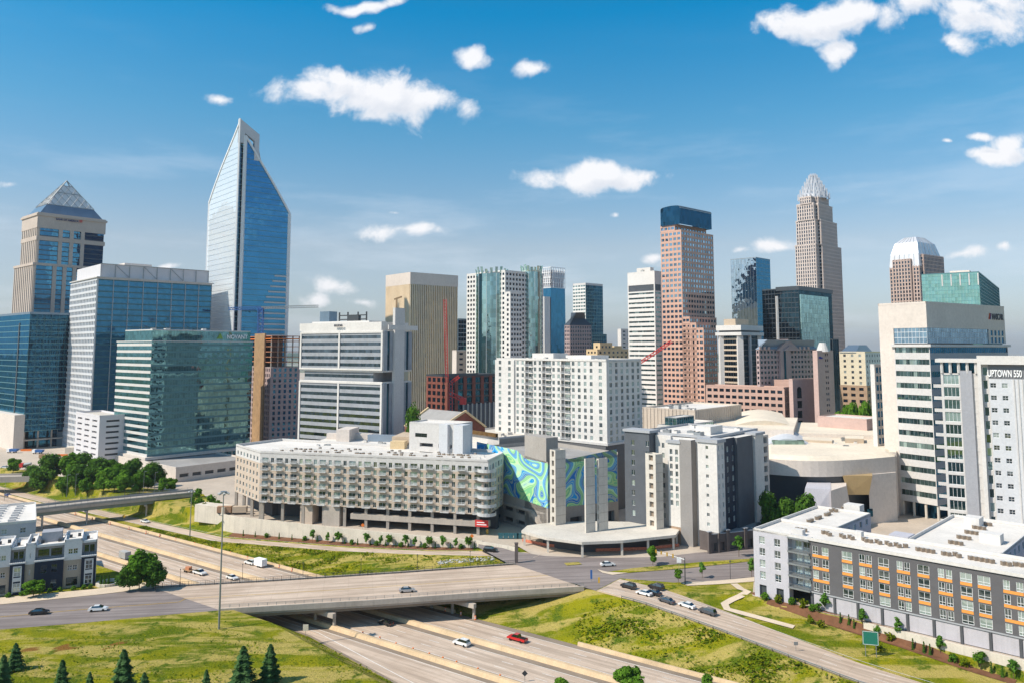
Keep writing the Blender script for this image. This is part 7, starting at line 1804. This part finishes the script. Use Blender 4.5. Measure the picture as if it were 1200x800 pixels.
for px, py, h, k, l in ((225,590,3,'u1','bush on the bank just right of the far overpass'),(233,594,4,'u1','green bush on the bank below the overpass end'),(240,600,4,'u2','low bush halfway down the bank below the overpass end'),(247,590,4,'u1','dark bush beside the cream abutment wall'),(254,597,4,'u1','bush left of the tall apartment columns'),(246,606,3,'c1','pointed shrub low on the bank by the mast'),(259,607,3,'c1','pointed shrub beside the abutment wall'),(232,582,4,'u1','bush at the overpass abutment top')): plant('bush', k, grt(px, py), h*.8, l, 'bush')
for px, l in ((118,'pointed evergreen at the townhouse end'),(122,'second pointed evergreen at the townhouse end'),(127,'third pointed evergreen beside the white ring path')): plant('shrub','c1', grt(px, 687), 2.6, l, 'shrub')
for i, px in enumerate((10,25,48,58,70,86,98,106)): plant('shrub','u1', grt(px, 701-(px)*.11), 1.1, 'dark low hedge plant before the townhouse doors', 'shrub', 'hedge plants before the townhouses')
plant('tree','b3', at(484,497,360)-Vector((0,0,at(484,497,360).z)), at(484,480,360).z, 'dark tree squeezed between the banded tower and the gabled hall', w=.25)
# weeds on the banks: nobody could count them
mb = MB(); r = random.Random(3)
for k in range(30000):
    t_ = r.uniform(-330, 60); si, zi, w = ramp(t_); s_ = r.uniform(FE+1.2, si-.8) if si > FE+3 else 0
    if not s_ or -152 < t_ < -113: continue
    x, y = st2xy(s_, t_)
    if hn(x, y, .13)+hn(x, y, .5, 3)*.4 < r.uniform(-.45,.35): continue
    P = Vector((x, y, zt(x,y)+r.uniform(.05,.35))); leaf(mb, P, Vector((r.uniform(-1,1), r.uniform(-1,1), .9)), r.uniform(.14,.42)*(1.3 if hn(x,y,.13)>.2 else .8), r)
for k in range(9000):
    x, y = r.uniform(-150,-25), r.uniform(150,215); s_, t_ = xy2st(x, y)
    if s_ > ne(t_)-3: continue
    q = Vector((x,y,0)); 
    if y > 190+ (x+128)*.24: continue
    if hn(x, y, .1, 2) < .0: continue
    P = Vector((x, y, zt(x,y)+r.uniform(.3,.9))); leaf(mb, P, Vector((r.uniform(-1,1), r.uniform(-1,1), .9)), r.uniform(.1,.26), r)
o = mb.build('weeds', MATS['weeds']); tag(o, 'rough weeds and tall grass on the freeway banks', 'weeds', kind='stuff')
mb = MB()
for k in range(260):
    f = r.random(); c = grt(512+f*68, 660-f*5+r.uniform(-2.5,1.5)); s_ = r.uniform(.25,.6); q = [c+Vector((r.uniform(-s_,s_),r.uniform(-s_,s_),r.uniform(0,s_))) for _ in range(4)]
    mb.poly([q[0],q[1],q[2]]); mb.poly([q[0],q[2],q[3]]); mb.poly([q[0],q[3],q[1]]); mb.poly([q[1],q[3],q[2]])
M('riprap', (.5,.5,.5), .9, .15, .8); tag(mb.build('riprap', MATS['riprap']), 'strip of grey loose stones on the grassy bank', 'stones', kind='stuff')
# mulch beds
def bed(name, pxs, label, mat='mulch'):
    mb = MB(); A = [grt(*p) if len(p) == 2 else Vector(p) for p in pxs]
    for i in range(len(A)-1):
        d = (A[i+1]-A[i]).normalized(); n_ = Vector((-d.y,d.x,0))*1.3
        n2 = n_*1.0
        pts = [A[i]-n_, A[i+1]-n2, A[i+1]+n2, A[i]+n_]; m2 = 4
        for k in range(m2):
            f0, f1 = k/m2, (k+1)/m2; q = [pts[0].lerp(pts[3],f0), pts[1].lerp(pts[2],f0), pts[1].lerp(pts[2],f1), pts[0].lerp(pts[3],f1)]
            mb.poly([(p.x,p.y,zt(p.x,p.y)+.12) for p in q])
    return tag(mb.build(name, MATS[mat]), label, 'planting bed', kind='structure')
bed('mulch_bed', [(884,694),(900,703),(930,712),(960,721),(985,732),(1010,740),(1050,752),(1090,768),(1140,785),(1190,800)], 'brown mulched strip before the charcoal and orange block')
bed('mulch_bed', [foot(x, 2.2) for x in range(270, 556, 15)], 'brown mulched strip below the pale retaining wall')
# foundation wall of the orange block
mb = MB(); mb.obox(Pf(u2+14,1.5), dF, LF-u2-12, .5, -6, .15); single('retaining_wall', mb, MATS['ret_wall'], 'pale retaining wall below the garage panels of the orange block', 'wall')

# ---------------------------------------------------------------- vehicles
M('tyre', (.02,.02,.02), .9, .1, 2); M('lamp_red', (.4,.02,.02), .3, 0, 1); M('lamp_clear', (.7,.7,.68), .2, 0, 1); G('car_glass', (.4,.5,.55), (.01,.012,.015), .3, 1, 1, .1, .01)
def carpaint(n, c, m=.0):
    if n in MATS: return MATS[n]
    mt, t, b = newmat(n); b.inputs['Base Color'].default_value = (*c,1); b.inputs['Roughness'].default_value = .28; b.inputs['Metallic'].default_value = m; b.inputs['Coat Weight'].default_value = .6; MATS[n] = mt; return mt
PA = dict(white=carpaint('paint_white',(.72,.72,.71)), black=carpaint('paint_black',(.012,.012,.014)), silver=carpaint('paint_silver',(.5,.5,.51),.5), red=carpaint('paint_red',(.5,.01,.01)), blue=carpaint('paint_blue',(.02,.05,.2)), grey=carpaint('paint_grey',(.06,.065,.075)), yellow=carpaint('paint_yellow',(.6,.35,.04)))
PROF = {'sedan': ([(-2.35,.35),(-2.35,.8),(-2.1,.95),(-1.5,1.0),(1.05,.98),(2.0,.82),(2.35,.6),(2.35,.35)], [(-1.75,.98),(-1.1,1.42),(.35,1.45),(1.2,.98)], 1.8),
 'suv': ([(-2.35,.4),(-2.4,.9),(-2.3,1.12),(1.0,1.12),(2.1,1.0),(2.35,.75),(2.35,.4)], [(-2.25,1.1),(-2.0,1.7),(.2,1.74),(1.05,1.1)], 1.9),
 'pickup': ([(-2.9,.5),(-2.9,1.05),(-.75,1.1),(1.3,1.1),(2.5,1.02),(2.75,.8),(2.75,.5)], [(-.8,1.08),(-.6,1.78),(.7,1.8),(1.4,1.08)], 1.95)}
CARM = {}
def side_loft(prof, w, wt, zmax, mb):
    """extrude a side profile with sides leaning in towards the top"""
    z0 = min(p[1] for p in prof); z1 = max(p[1] for p in prof); L = [(x, w/2-(w-wt)/2*(z-z0)/(z1-z0), z) for x, z in prof]; Rr = [(x, -y, z) for x, y, z in L]; n = len(prof)
    mb.poly(L); mb.poly(list(reversed(Rr)))
    for i in range(n): j = (i+1)%n; mb.poly([L[j], L[i], Rr[i], Rr[j]])
def car_meshes(kind, col):
    k = (kind, col)
    if k in CARM: return CARM[k]
    body, cab, w = PROF[kind]; out = {}
    m_ = MB(); side_loft(body, w, w*.94, 1, m_); 
    if kind == 'pickup':   # bed walls
        pass
    roof = [(x, z) for x, z in cab]; xs = [p[0] for p in cab]
    m_.obox((cab[1][0]+.05,-w*.37),(1,0), cab[2][0]-cab[1][0]-.1, w*.74, cab[1][1]-.05, cab[1][1]+.04)
    out['body'] = m_.mesh('body', PA[col]); m2 = MB(); side_loft(cab, w*.92, w*.76, 1, m2); out['windows'] = m2.mesh('windows', MATS['car_glass'])
    wh = MB(); wh.bar((0,-.11,0),(0,.11,0), .66, n=12); out['wheel'] = wh.mesh('wheel', MATS['tyre'])
    hl = MB(); hl.obox((0,0),(1,0),.06,.32,0,.14); out['headlight'] = hl.mesh('headlight', MATS['lamp_clear']); out['taillight'] = hl.mesh('taillight', MATS['lamp_red'])
    if kind == 'pickup': bd = MB(); bd.obox((-2.8,-.8),(1,0),1.85,1.6,1.085,1.11); out['cargo_bed'] = bd.mesh('cargo_bed', MATS['tyre'])
    CARM[k] = out; return out
def car(kind, col, P, rz, label, slope=0.0, cat=None, group=None):
    ms = car_meshes(kind, col); e = empty('pickup_truck' if kind == 'pickup' else 'car', P, label, cat or {'sedan':'car','suv':'car','pickup':'pickup truck'}[kind], group); e.rotation_euler = (0, slope, rz)
    L = PROF[kind][0][-1][0]; w = PROF[kind][2]
    def add(n, loc, rot=0): o = bpy.data.objects.new(n, ms[n]); COL.objects.link(o); o.parent = e; o.location = loc; return o
    add('body', (0,0,0)); add('windows', (0,0,0))
    for sx in (-1,1):
        for sy in (-1,1): add('wheel', (sx*L*.61, sy*(w/2-.1), .33))
    for sy in (-1,1): add('headlight', (L-.03, sy*.62-.16, .6)); add('taillight', (-L-.03 if kind != 'pickup' else -2.93, sy*.62-.16, .68))
    if kind == 'pickup': add('cargo_bed', (0,0,0))
    return e
FW = math.atan2(-.585,.811); BR_ = math.atan2(.2,.98)
def lift(P, z): P = Vector(P); P.z += z; return P
onroad = lambda px, py, z=0.06: (lambda g: Vector((g.x,g.y,g.z+z)))(grt(px,py))
def ramp_dir(px, py):
    P = grt(px,py); t_ = xy2st(P.x,P.y)[1]; a, c = Vector(st2xy(ramp(t_-3)[0]+6,t_-3)), Vector(st2xy(ramp(t_+3)[0]+6,t_+3)); d = c-a; return math.atan2(d.y,d.x), math.atan2(ramp(t_-3)[1]-ramp(t_+3)[1], d.length)
car('sedan','black', gr(46,719,.05), BR_, 'black sedan on the grey street near the left edge'); car('sedan','white', gr(115,715,.05), BR_, 'white sedan on the grey street before the bridge'); car('sedan','silver', gr(477,693,.07), BR_, 'silver sedan crossing the foreground bridge')
car('suv','white', onroad(541,756,.05), FW+math.pi, 'white car on the middle carriageway right of the bridge'); car('pickup','red', onroad(606,751,.05), FW+math.pi, 'red pickup truck on the far freeway carriageway'); car('sedan','black', onroad(452,732,.05), FW+math.pi, 'dark car in the shade under the bridge')
car('pickup','white', onroad(234,673,.05), FW, 'white pickup with a yellow trailer behind it on the freeway'); 
def trailer(P, rz, label, kind='box', L=4.5, h=2.3, mat='sign_white'):
    e = empty('trailer', P, label, 'trailer'); e.rotation_euler[2] = rz
    if kind == 'box': m_ = MB(); m_.obox((-L/2,-1.1),(1,0),L,2.2,.55,.55+h); m_.build('cargo_box', MATS[mat], e, org=(0,0,0))
    else:
        m_ = MB(); m_.obox((-L/2,-1),(1,0),L,2,.6,.8); m_.build('deck', MATS['construction_yellow'], e, org=(0,0,0)); m_ = MB(); m_.obox((-1.2,-.6),(1,0),2.2,1.2,.8,1.7); m_.bar((.6,0,1.5),(1.7,0,2.2),.25); m_.build('machine', MATS['rust_floor'], e, org=(0,0,0))
    m_ = MB(); m_.bar((L/2,0,.5),(L/2+1.2,0,.45),.12); m_.build('drawbar', MATS['dark_metal'], e, org=(0,0,0))
    for sx in (-.5,.5):
        for sy in (-1,1): m_ = MB(); m_.bar((sx-.4,sy*1.0-.1,.33),(sx-.4,sy*1.0+.1,.33),.66,n=10); m_.build('wheel', MATS['tyre'], e, org=(0,0,0))
    return e
trailer(onroad(221,670,.05), FW, 'small yellow flat trailer carrying a machine on the freeway', 'flat'); car('suv','white', onroad(293,661,.05), FW+math.pi, 'white car towing the white box trailer'); trailer(onroad(146,655,.05), FW, 'grey box trailer on the near carriageway beside the lone bright tree', mat='roof_unit')
trailer(onroad(305,664,.05), FW+math.pi, 'white box trailer behind a white car on the far carriageway')
car('sedan','white', onroad(272,678.5,.05), FW, 'white car half hidden behind the bridge fence'); a, s_ = ramp_dir(170,611); car('sedan','white', onroad(170,612,.06), a, 'white sedan on the ramp road by the far overpass', s_)
car('sedan','white', gr(712,662.5,.05), BR_, 'white car crossing the junction near the grassy median'); a, s_ = ramp_dir(560,645); car('suv','black', gr(575,645.5,.05), a, 'black car arriving at the crossroads on the ramp road')
for kd, cl, px, py, l in (('suv','black',736.5,689,'black car first in the queue at the crossroads, left lane'),('sedan','white',755,697,'white sedan in the queue just behind the first black car'),('suv','black',769,690,'black car first in the right lane of the queue'),('sedan','black',766,696.5,'second black sedan in the queue beside the white one'),('sedan','grey',781,706,'dark grey sedan in the middle of the ramp queue'),('sedan','white',805,711.5,'white sedan further down the ramp'),('suv','grey',829,719,'dark car last on the ramp')):
    a, s_ = ramp_dir(px, py); car(kd, cl, onroad(px,py,.06), a+math.pi, l, -s_, group='cars waiting on the ramp')
car('sedan','blue', onroad(9,581,.05), FW, 'blue car on the freeway at the left edge'); car('sedan','white', gr(6,548,1.0), .05, 'white car on the little overpass at the far left')
e = empty('cement_truck', gr(31,548,1.0), 'red and grey cement mixer truck on the little overpass', 'truck'); m_ = MB(); m_.obox((-4,-1.2),(1,0),2.4,2.4,.6,2.9); m_.build('cab', MATS['red_paint'], e, org=(0,0,0)); m_ = MB(); m_.bar((-1.2,0,1.9),(2.6,0,2.7),2.2,w2=1.4,n=10); m_.build('drum', MATS['steel_grey'], e, org=(0,0,0)); m_ = MB(); m_.obox((-1.6,-1.1),(1,0),5.6,2.2,.5,.9); m_.build('chassis', MATS['dark_metal'], e, org=(0,0,0))
for x in (-3,1.2,2.6):
    for y in (-1,1): m_ = MB(); m_.bar((x,y-.15,.5),(x,y+.15,.5),1.0,n=10); m_.build('wheel', MATS['tyre'], e, org=(0,0,0))
M('box_brown', (.36,.22,.14), .8, .1, .4); 
for px, mt, l in ((263,'box_brown','brown box trailer parked left under the apartment block'),(281,'tan_stone','tan box trailer parked right of the brown one')):
    e = empty('parked_trailer', gr(px,602,.02), l, 'trailer'); e.rotation_euler[2] = .1
    m_ = MB(); m_.obox((-2.9,-1.2),(1,0),5.8,2.4,.9,3.4); m_.build('cargo_box', MATS[mt], e, org=(0,0,0)); m_ = MB(); m_.obox((-2.6,-1.0),(1,0),5.2,2,.5,.9); m_.build('frame', MATS['dark_metal'], e, org=(0,0,0))
# construction yard at the far left
for px, py, kd, l in ((44,531,'blue','blue tipper truck in the construction yard'),(14,530,'blue2','blue covered truck at the left edge of the construction yard'),(52,537,'yellow','yellow loader in the construction yard')):
    e = empty('construction_vehicle', gr(px,py,.1), l, 'truck'); m_ = MB(); m_.obox((-3,-1.3),(1,0),1.8,2.6,.7,2.8); m_.build('cab', MATS['sign_white' if kd != 'yellow' else 'construction_yellow'], e, org=(0,0,0)); m_ = MB(); m_.loft([(-1,-1.3),(3.4,-1.3),(3.4,1.3),(-1,1.3)],1.0,[(-1.2,-1.4),(3.9,-1.4),(3.9,1.4),(-1.2,1.4)],2.6); m_.build('skip', MATS['crane_blue' if kd != 'yellow' else 'construction_yellow'], e, org=(0,0,0))
    for x in (-2,2): 
        for y in (-1.1,1.1): m_ = MB(); m_.bar((x,y-.15,.5),(x,y+.15,.5),1.0,n=8); m_.build('wheel', MATS['tyre'], e, org=(0,0,0))
e = empty('excavator', gr(103,538,.1), 'orange excavator with raised arm beside the grove', 'excavator'); m_ = MB(); m_.obox((-2,-1.4),(1,0),4,.7,0,1); m_.obox((-2,.7),(1,0),4,.7,0,1); m_.build('track', MATS['dark_metal'], e, org=(0,0,0)); m_ = MB(); m_.obox((-2,-1.3),(1,0),3.6,2.6,1,2.4); m_.build('body', MATS['orange_paint'], e, org=(0,0,0)); m_ = MB(); m_.bar((1,0,2),(5,0,6),.6); m_.bar((5,0,6),(7.5,0,3),.45); m_.build('arm', MATS['orange_paint'], e, org=(0,0,0)); m_ = MB(); m_.obox((7,-.6),(1,0),1.1,1.2,2,3); m_.build('bucket', MATS['dark_metal'], e, org=(0,0,0))
mb = MB(); P = gr(76,531,.02); mb.obox(P, (1,.2), 26, 9, 0, 4); single('site_hut', mb, MATS['ret_wall'], 'long pale site hut beside the construction yard', 'hut')
for px, py, l in ((24,528,'orange site barrier block under the dark tower'),(66,534,'orange site barrier near the loader')): mb = MB(); P = gr(px,py,.02); mb.obox(P,(1,.1),7,.5,0,1.3); single('site_barrier', mb, MATS['orange_paint'], l, 'barrier')
mb = MB(); P = gr(60,541,.02); mb.obox(P,(1,.1),34,.4,0,1.8); single('site_fence', mb, MATS['rust_floor'], 'brown earth retaining boards of the construction yard', 'fence')

# ---------------------------------------------------------------- masts, lamps, signals, signs
def mast(pxb, pyb, pyt, label, terr=True, w=.55, head=True, pxt=None):
    P = grt(pxb, pyb); d = ray(pxb, pyt); H = CZ+d.z*(P.y/d.y)-P.z; e = empty('light_mast', P, label, 'lamp post'); m_ = MB(); m_.bar((0,0,0),(0,0,H), w, w2=w*.45, n=8); m_.build('pole', MATS['steel_grey'], e, org=(0,0,0))
    if head:
        m_ = MB(); m_.bar((0,0,H-.5),(0,0,H), 1.6, n=10); m_.build('ring', MATS['steel_grey'], e, org=(0,0,0))
        for k in range(6): a = k*1.047; m_ = MB(); m_.bar((.7*math.cos(a),.7*math.sin(a),H-.4),(1.5*math.cos(a),1.5*math.sin(a),H-.6), .5, n=6); m_.build('floodlight', MATS['roof_unit'], e, org=(0,0,0))
mast(256.5,737,575,'tall steel light mast in the foreground beside the bridge'); mast(222.5,628,574,'second light mast standing on the green bank left of the first', w=.5)
for i, (x, y0, y1) in enumerate(((211,684,667),(284,677,661),(355,672,659),(423,669,655),(489,665,650),(551,660,646))):
    P = gr(x, y0+1, .0); d = ray(x,y1); H = CZ+d.z*(P.y/d.y); e = empty('lamp_post', P, 'thin dark lamp post on the far rail of the foreground bridge', 'lamp post', 'lamp posts on the bridge rail'); m_ = MB(); m_.bar((0,0,0),(0,0,H),.16,w2=.1,n=6); m_.build('pole', MATS['dark_metal'], e, org=(0,0,0)); m_ = MB(); m_.bar((0,0,H),(0,0,H+.35),.4,w2=.15,n=6); m_.build('lantern', MATS['dark_metal'], e, org=(0,0,0))
for i, (x, y0, y1) in enumerate(((5,586,560),(78,582,556),(88,581,555),(168,577,552),(181,576,553))):
    P = gr(x, y0, 1.5); d = ray(x,y1); H = CZ+d.z*(P.y/d.y)-1.5; e = empty('lamp_post', P, 'thin grey lamp post along the far overpass', 'lamp post', 'lamp posts on the far overpass'); m_ = MB(); m_.bar((0,0,0),(0,0,H),.2,w2=.12,n=6); m_.build('pole', MATS['steel_grey'], e, org=(0,0,0)); m_ = MB(); m_.bar((0,0,H),(1.3,0,H+.2),.14,n=4); m_.build('arm', MATS['steel_grey'], e, org=(0,0,0))
P = gr(803,684,.1); e = empty('traffic_light', P, 'dark signal mast whose arm carries four yellow signal heads', 'traffic light'); H = CZ+ray(803,653).z*(P.y/ray(803,653).y); tip = at(768,648,P.y+6); dv = Vector((tip.x-P.x, tip.y-P.y)); 
m_ = MB(); m_.bar((0,0,0),(0,0,H),.35,w2=.25,n=8); m_.build('pole', MATS['dark_metal'], e, org=(0,0,0)); m_ = MB(); m_.bar((0,0,H-.6),(dv.x,dv.y,H+.4),.22,w2=.12,n=6); m_.build('arm', MATS['steel_grey'], e, org=(0,0,0))
for f in (.4,.6,.8,.98):
    m_ = MB(); q = dv*f; m_.obox((q.x-.2,q.y-.3),(1,0),.42,.35,H-1.1+f,H+.2+f*.6); s = m_.build('signal_head', MATS['paint_yellow'], e, org=(0,0,0))
P = gr(856,678,.1); e = empty('street_lamp', P, 'black street lamp beside the lawn path', 'lamp post'); m_ = MB(); m_.bar((0,0,0),(0,0,5),.2,w2=.12,n=6); m_.build('pole', MATS['dark_metal'], e, org=(0,0,0)); m_ = MB(); m_.bar((0,0,5),(0,0,5.6),.55,w2=.2,n=6); m_.build('lantern', MATS['dark_metal'], e, org=(0,0,0))
mb = MB(); P = gr(605,659,0); mb.obox((P.x-.5,P.y-.4),(1,0),1.1,.8,0,6.2); mb.obox((P.x-.6,P.y-.5),(1,0),1.3,1.0,6.2,6.5); single('monument_pillar', mb, MATS['brick_dark'], 'dark square pillar standing at the end of the bridge', 'pillar')
def sign(px, py, w, h, H, mat, label, diamond=False, cat='road sign', posts=1, rz=0.0, P=None, name='road_sign'):
    P = P or grt(px, py); e = empty(name, P, label, cat); e.rotation_euler[2] = rz
    for k in range(posts): x = 0 if posts == 1 else (-w*.33+w*.66*k); m_ = MB(); m_.bar((x,.06,0),(x,.06,H), .1 if posts == 1 else .2, n=5); m_.build('post', MATS['steel_grey'], e, org=(0,0,0))
    m_ = MB(); 
    if diamond: c = H-w*.5; m_.prism([(-.02,0),(.02,0),(.02,.01),(-.02,.01)],c,c+.01); q = [(0,-.03,c-w*.7),(w*.7,-.03,c),(0,-.03,c+w*.7),(-w*.7,-.03,c)]; m_.poly(q); m_.poly([(x,.03,z) for x,_,z in reversed(q)])
    else: m_.obox((-w/2,-.08),(1,0),w,.08,H-h,H)
    m_.build('panel', MATS[mat], e, org=(0,0,0)); return e
M('sign_panel_green', (.01,.16,.11), .5, .03, 1)
e = sign(1021,770,3.6,3.2,6.0,'sign_panel_green','green road sign panel on two posts beside the ramp, right', posts=2, rz=-.25)
m_ = MB()
for x0,x1,z0,z1 in ((-1.7,1.7,5.85,5.92),(-1.7,1.7,2.88,2.95),(-1.7,-1.63,2.9,5.9),(1.63,1.7,2.9,5.9)): m_.obox((x0,-.12),(1,0),x1-x0,.03,z0,z1)
m_.build('border', MATS['sign_white'], e, org=(0,0,0))
sign(358,746,1.4,1.6,3.2,'ret_wall','pale back of a road sign on the hill edge by the dark underpass'); sign(145,610,1.2,1.2,2.6,'paint_yellow','yellow diamond sign by the far overpass pier', True)
for px, py, l in ((405,630,'orange diamond work sign left on the ramp road verge'),(527,641,'orange diamond work sign right on the ramp road verge'),(425,620,'orange marker at the foot of the pale wall'),(553,633,'red orange marker near the parking entrance')): sign(px,py,1.1,1.1,2.2,'orange_paint',l,True)
sign(615,799,1.0,1,2.4,'dark_metal','dark diamond sign beside the near freeway barrier',True); sign(933,763-0,1,.8,2.2,'steel_grey','small grey sign on the guard rail side of the ramp'); sign(702,690,.5,1.6,3.4,'paint_yellow','slim yellow post sign at the crossroads corner'); sign(693,681,.6,2.6,3.4,'crane_blue','small blue and white post sign at the crossroads'); sign(796,672,1.4,1.6,5,'sign_white','street banner sign near the signal mast')
mb = MB(); P = gr(571,625); mb.bar((P.x,P.y,0),(P.x,P.y,1.8),.9,n=8); single('bollard', mb, MATS['paint_yellow'], 'fat yellow bollard at the parking entrance', 'bollard')
mb = MB(); P = grt(592,661); mb.obox((P.x,P.y),(1,0),.9,.8,P.z,P.z+1.4); single('utility_box', mb, MATS['sign_white'], 'white utility box by the end of the bridge fence', 'box')
for i, (px, c) in enumerate(((584,'leaves_dark'),(590,'leaves_dark'),(596,'spandrel_teal'),(602,'spandrel_teal'),(606,'leaves_dark'))):
    mb = MB(); P = gr(px,631); mb.obox((P.x,P.y),(1,0),1.7,1.5,.15,1.6); mb.obox((P.x-.05,P.y-.05),(1,0),1.8,1.6,1.6,1.75); single('waste_container', mb, MATS['spandrel_teal'], 'dark green waste container beside the concrete frame', 'container', 'waste containers by the concrete frame')
# traffic barrels
bm = MB(); bm.prism(cyl(0,0,.3,10),0,.12); bm.prism(cyl(0,0,.24,10),.12,1.05,m=0); 
for z in (.35,.7): bm.prism(cyl(0,0,.25,10),z,z+.16,m=1)
bme = bm.mesh('traffic_barrel', [MATS['orange_paint'], MATS['sign_white']])
for px, py in ((69,598),(88,603),(108,609),(129,614.5),(151,620),(171,625),(187,628.5),(206,633),(228,638.5),(249,644),(270,649.5),(290,655),(310,660),(327,665),(342,669),(425,745),(445,751),(464,758),(484,764),(503,770),(519,775),(535,780),(560,788),(586,796),(522,716),(540,721),(557,726)):
    o = bpy.data.objects.new('traffic_barrel', bme); COL.objects.link(o); P = grt(px,py); s_, t_ = xy2st(P.x,P.y); o.location = P+Vector((0,0,.04)); tag(o, 'orange and white traffic barrel beside the freeway barrier', 'traffic barrel', 'orange barrels along the freeway')
# guard rail along the ramp
gre = empty('guard_rail', (*st2xy(ramp(-80)[0],-80), ramp(-80)[1]), 'long low guard rail between the green bank and the ramp', 'guard rail'); rl = MB(); pv = None
for t_ in range(-106, 120, 4):
    si, zi, w = ramp(t_); p = Vector((*st2xy(si-.1,t_), zi)); m_ = MB(); m_.bar(p, p+Vector((0,0,.75)), .18); m_.build('post', MATS['bark'], gre)
    if pv is not None: rl.bar(pv+Vector((0,0,.62)), p+Vector((0,0,.62)), .22)
    pv = p
rl.build('rail', MATS['steel_grey'], gre)
# low pale walls along the street
mb = MB(); A, C = gr(558,636.5), gr(604,644); mb.obox(A, C-A, (C-A).length, .5, -1, 1.0); single('low_wall', mb, MATS['ret_wall'], 'low pale wall curving beside the parking entrance', 'wall')
mb = MB(); A, C = gr(118,687), gr(134,686)
ringc = gr(127,684); 
for k in range(14): a0, a1 = k/14*6.28, (k+1)/14*6.28; mb.bar((ringc.x+3*math.cos(a0),ringc.y+3*math.sin(a0),.4),(ringc.x+3*math.cos(a1),ringc.y+3*math.sin(a1),.4),.8)
single('planter_ring', mb, MATS['ret_wall'], 'round pale planter wall at the end of the townhouses', 'planter')

# ---------------------------------------------------------------- cranes
def truss(mb, a, b, w, n, th=.25):
    a, b = Vector(a), Vector(b); d = (b-a).normalized(); u = d.cross(Vector((0,0,1))); u = u.normalized() if u.length > .1 else Vector((1,0,0)); v = d.cross(u)
    cs = [(u*x+v*y)*w/2 for x, y in ((-1,-1),(1,-1),(1,1),(-1,1))]
    for c in cs: mb.bar(a+c, b+c, th)
    for k in range(n):
        p, q = a.lerp(b,k/n), a.lerp(b,(k+1)/n)
        for i in range(4): mb.bar(p+cs[i], q+cs[(i+1)%4], th*.7)
Yc = 560; base = at(305,389,Yc); top = at(305,361,Yc); e = empty('tower_crane', (base.x,base.y,0), 'blue tower crane with a long pale jib before the tallest glass tower', 'crane')
m_ = MB(); truss(m_, (base.x,base.y,0), (base.x,base.y,top.z), 3.2, 40, .5); m_.build('mast', MATS['crane_blue'], e)
l_, r_ = at(268,362,Yc), at(373,359,Yc); m_ = MB(); truss(m_, (l_.x,Yc,l_.z), (base.x,Yc,top.z), 1.8, 12, .4); m_.build('counter_jib', MATS['crane_blue'], e); m_ = MB(); truss(m_, (base.x,Yc,top.z), (r_.x,Yc,r_.z), 1.6, 22, .3); m_.build('jib', MATS['steel_grey'], e)
m_ = MB(); m_.obox((base.x-1.5,Yc-1.5),(1,0),3,3,top.z-3,top.z); m_.build('cab', MATS['crane_blue'], e)
Yc = 430; q0, q1, q2 = at(528,500,Yc), at(528,448,Yc), at(521.5,351,Yc); e = empty('luffing_crane', (q0.x,q0.y,0), 'red luffing crane with steep jib before the brick building', 'crane')
m_ = MB(); truss(m_, (q0.x,Yc,0), (q0.x,Yc,q1.z), 1.8, 24, .22); m_.build('mast', MATS['red_paint'], e); m_ = MB(); truss(m_, (q1.x-2,Yc,q1.z), (q2.x,Yc,q2.z), 1.5, 26, .2); m_.build('jib', MATS['red_paint'], e)
q3 = at(543,468,Yc); m_ = MB(); truss(m_, (q1.x,Yc,q1.z-6), (q3.x,Yc,q3.z), 2, 4, .4); m_.obox((q3.x-2,Yc-1.5),(1,0),3.5,3,q3.z-2.5,q3.z+1); m_.build('counterweight', MATS['red_paint'], e); q4 = at(536,447,Yc); m_ = MB(); truss(m_, (q1.x,Yc,q1.z), (q4.x+1,Yc,q4.z+3), 1.4, 4, .3); m_.build('a_frame', MATS['red_paint'], e)
Yc = 520; a, c = at(748,426,Yc), at(787,400,Yc); e = empty('luffing_crane', (a.x,a.y,0), 'small red crane jib rising behind the white apartment tower', 'crane'); m_ = MB(); truss(m_, a, c, 1.6, 12, .4); m_.build('jib', MATS['red_paint'], e); m_ = MB(); truss(m_, (a.x,a.y,0), a, 1.8, 16, .35); m_.build('mast', MATS['red_paint'], e)
Yc = 640; a, c = at(463,372,Yc-180), at(465,349,Yc-180); e = empty('small_crane', (a.x,a.y,0), 'orange crane tip above the white fin of the banded tower', 'crane'); m_ = MB(); m_.bar((a.x,a.y,0), c, 1.0); m_.build('mast', MATS['construction_yellow'], e); m_ = MB(); m_.bar(c+Vector((-1.5,0,-1)), c+Vector((3,0,.6)), .9); m_.build('jib', MATS['construction_yellow'], e)

# ---------------------------------------------------------------- air
mb = MB(); HX = 13500
mb.prism([(-HX,-HX),(HX,-HX),(HX,HX),(-HX,HX)], -9.5, 300, bottom=True)
m = bpy.data.materials.new('air'); m.use_nodes = True; t = m.node_tree; t.nodes.remove(t.nodes['Principled BSDF'])
v = N(t, 'ShaderNodeVolumePrincipled', ins={'Color': (.86,.92,1.0,1), 'Density': .00006, 'Anisotropy': .3}); t.links.new(v.outputs[0], t.nodes['Material Output'].inputs['Volume']); MATS['air'] = m
tag(mb.build('haze', m), 'thin bluish summer haze over the whole city', 'haze', kind='stuff')
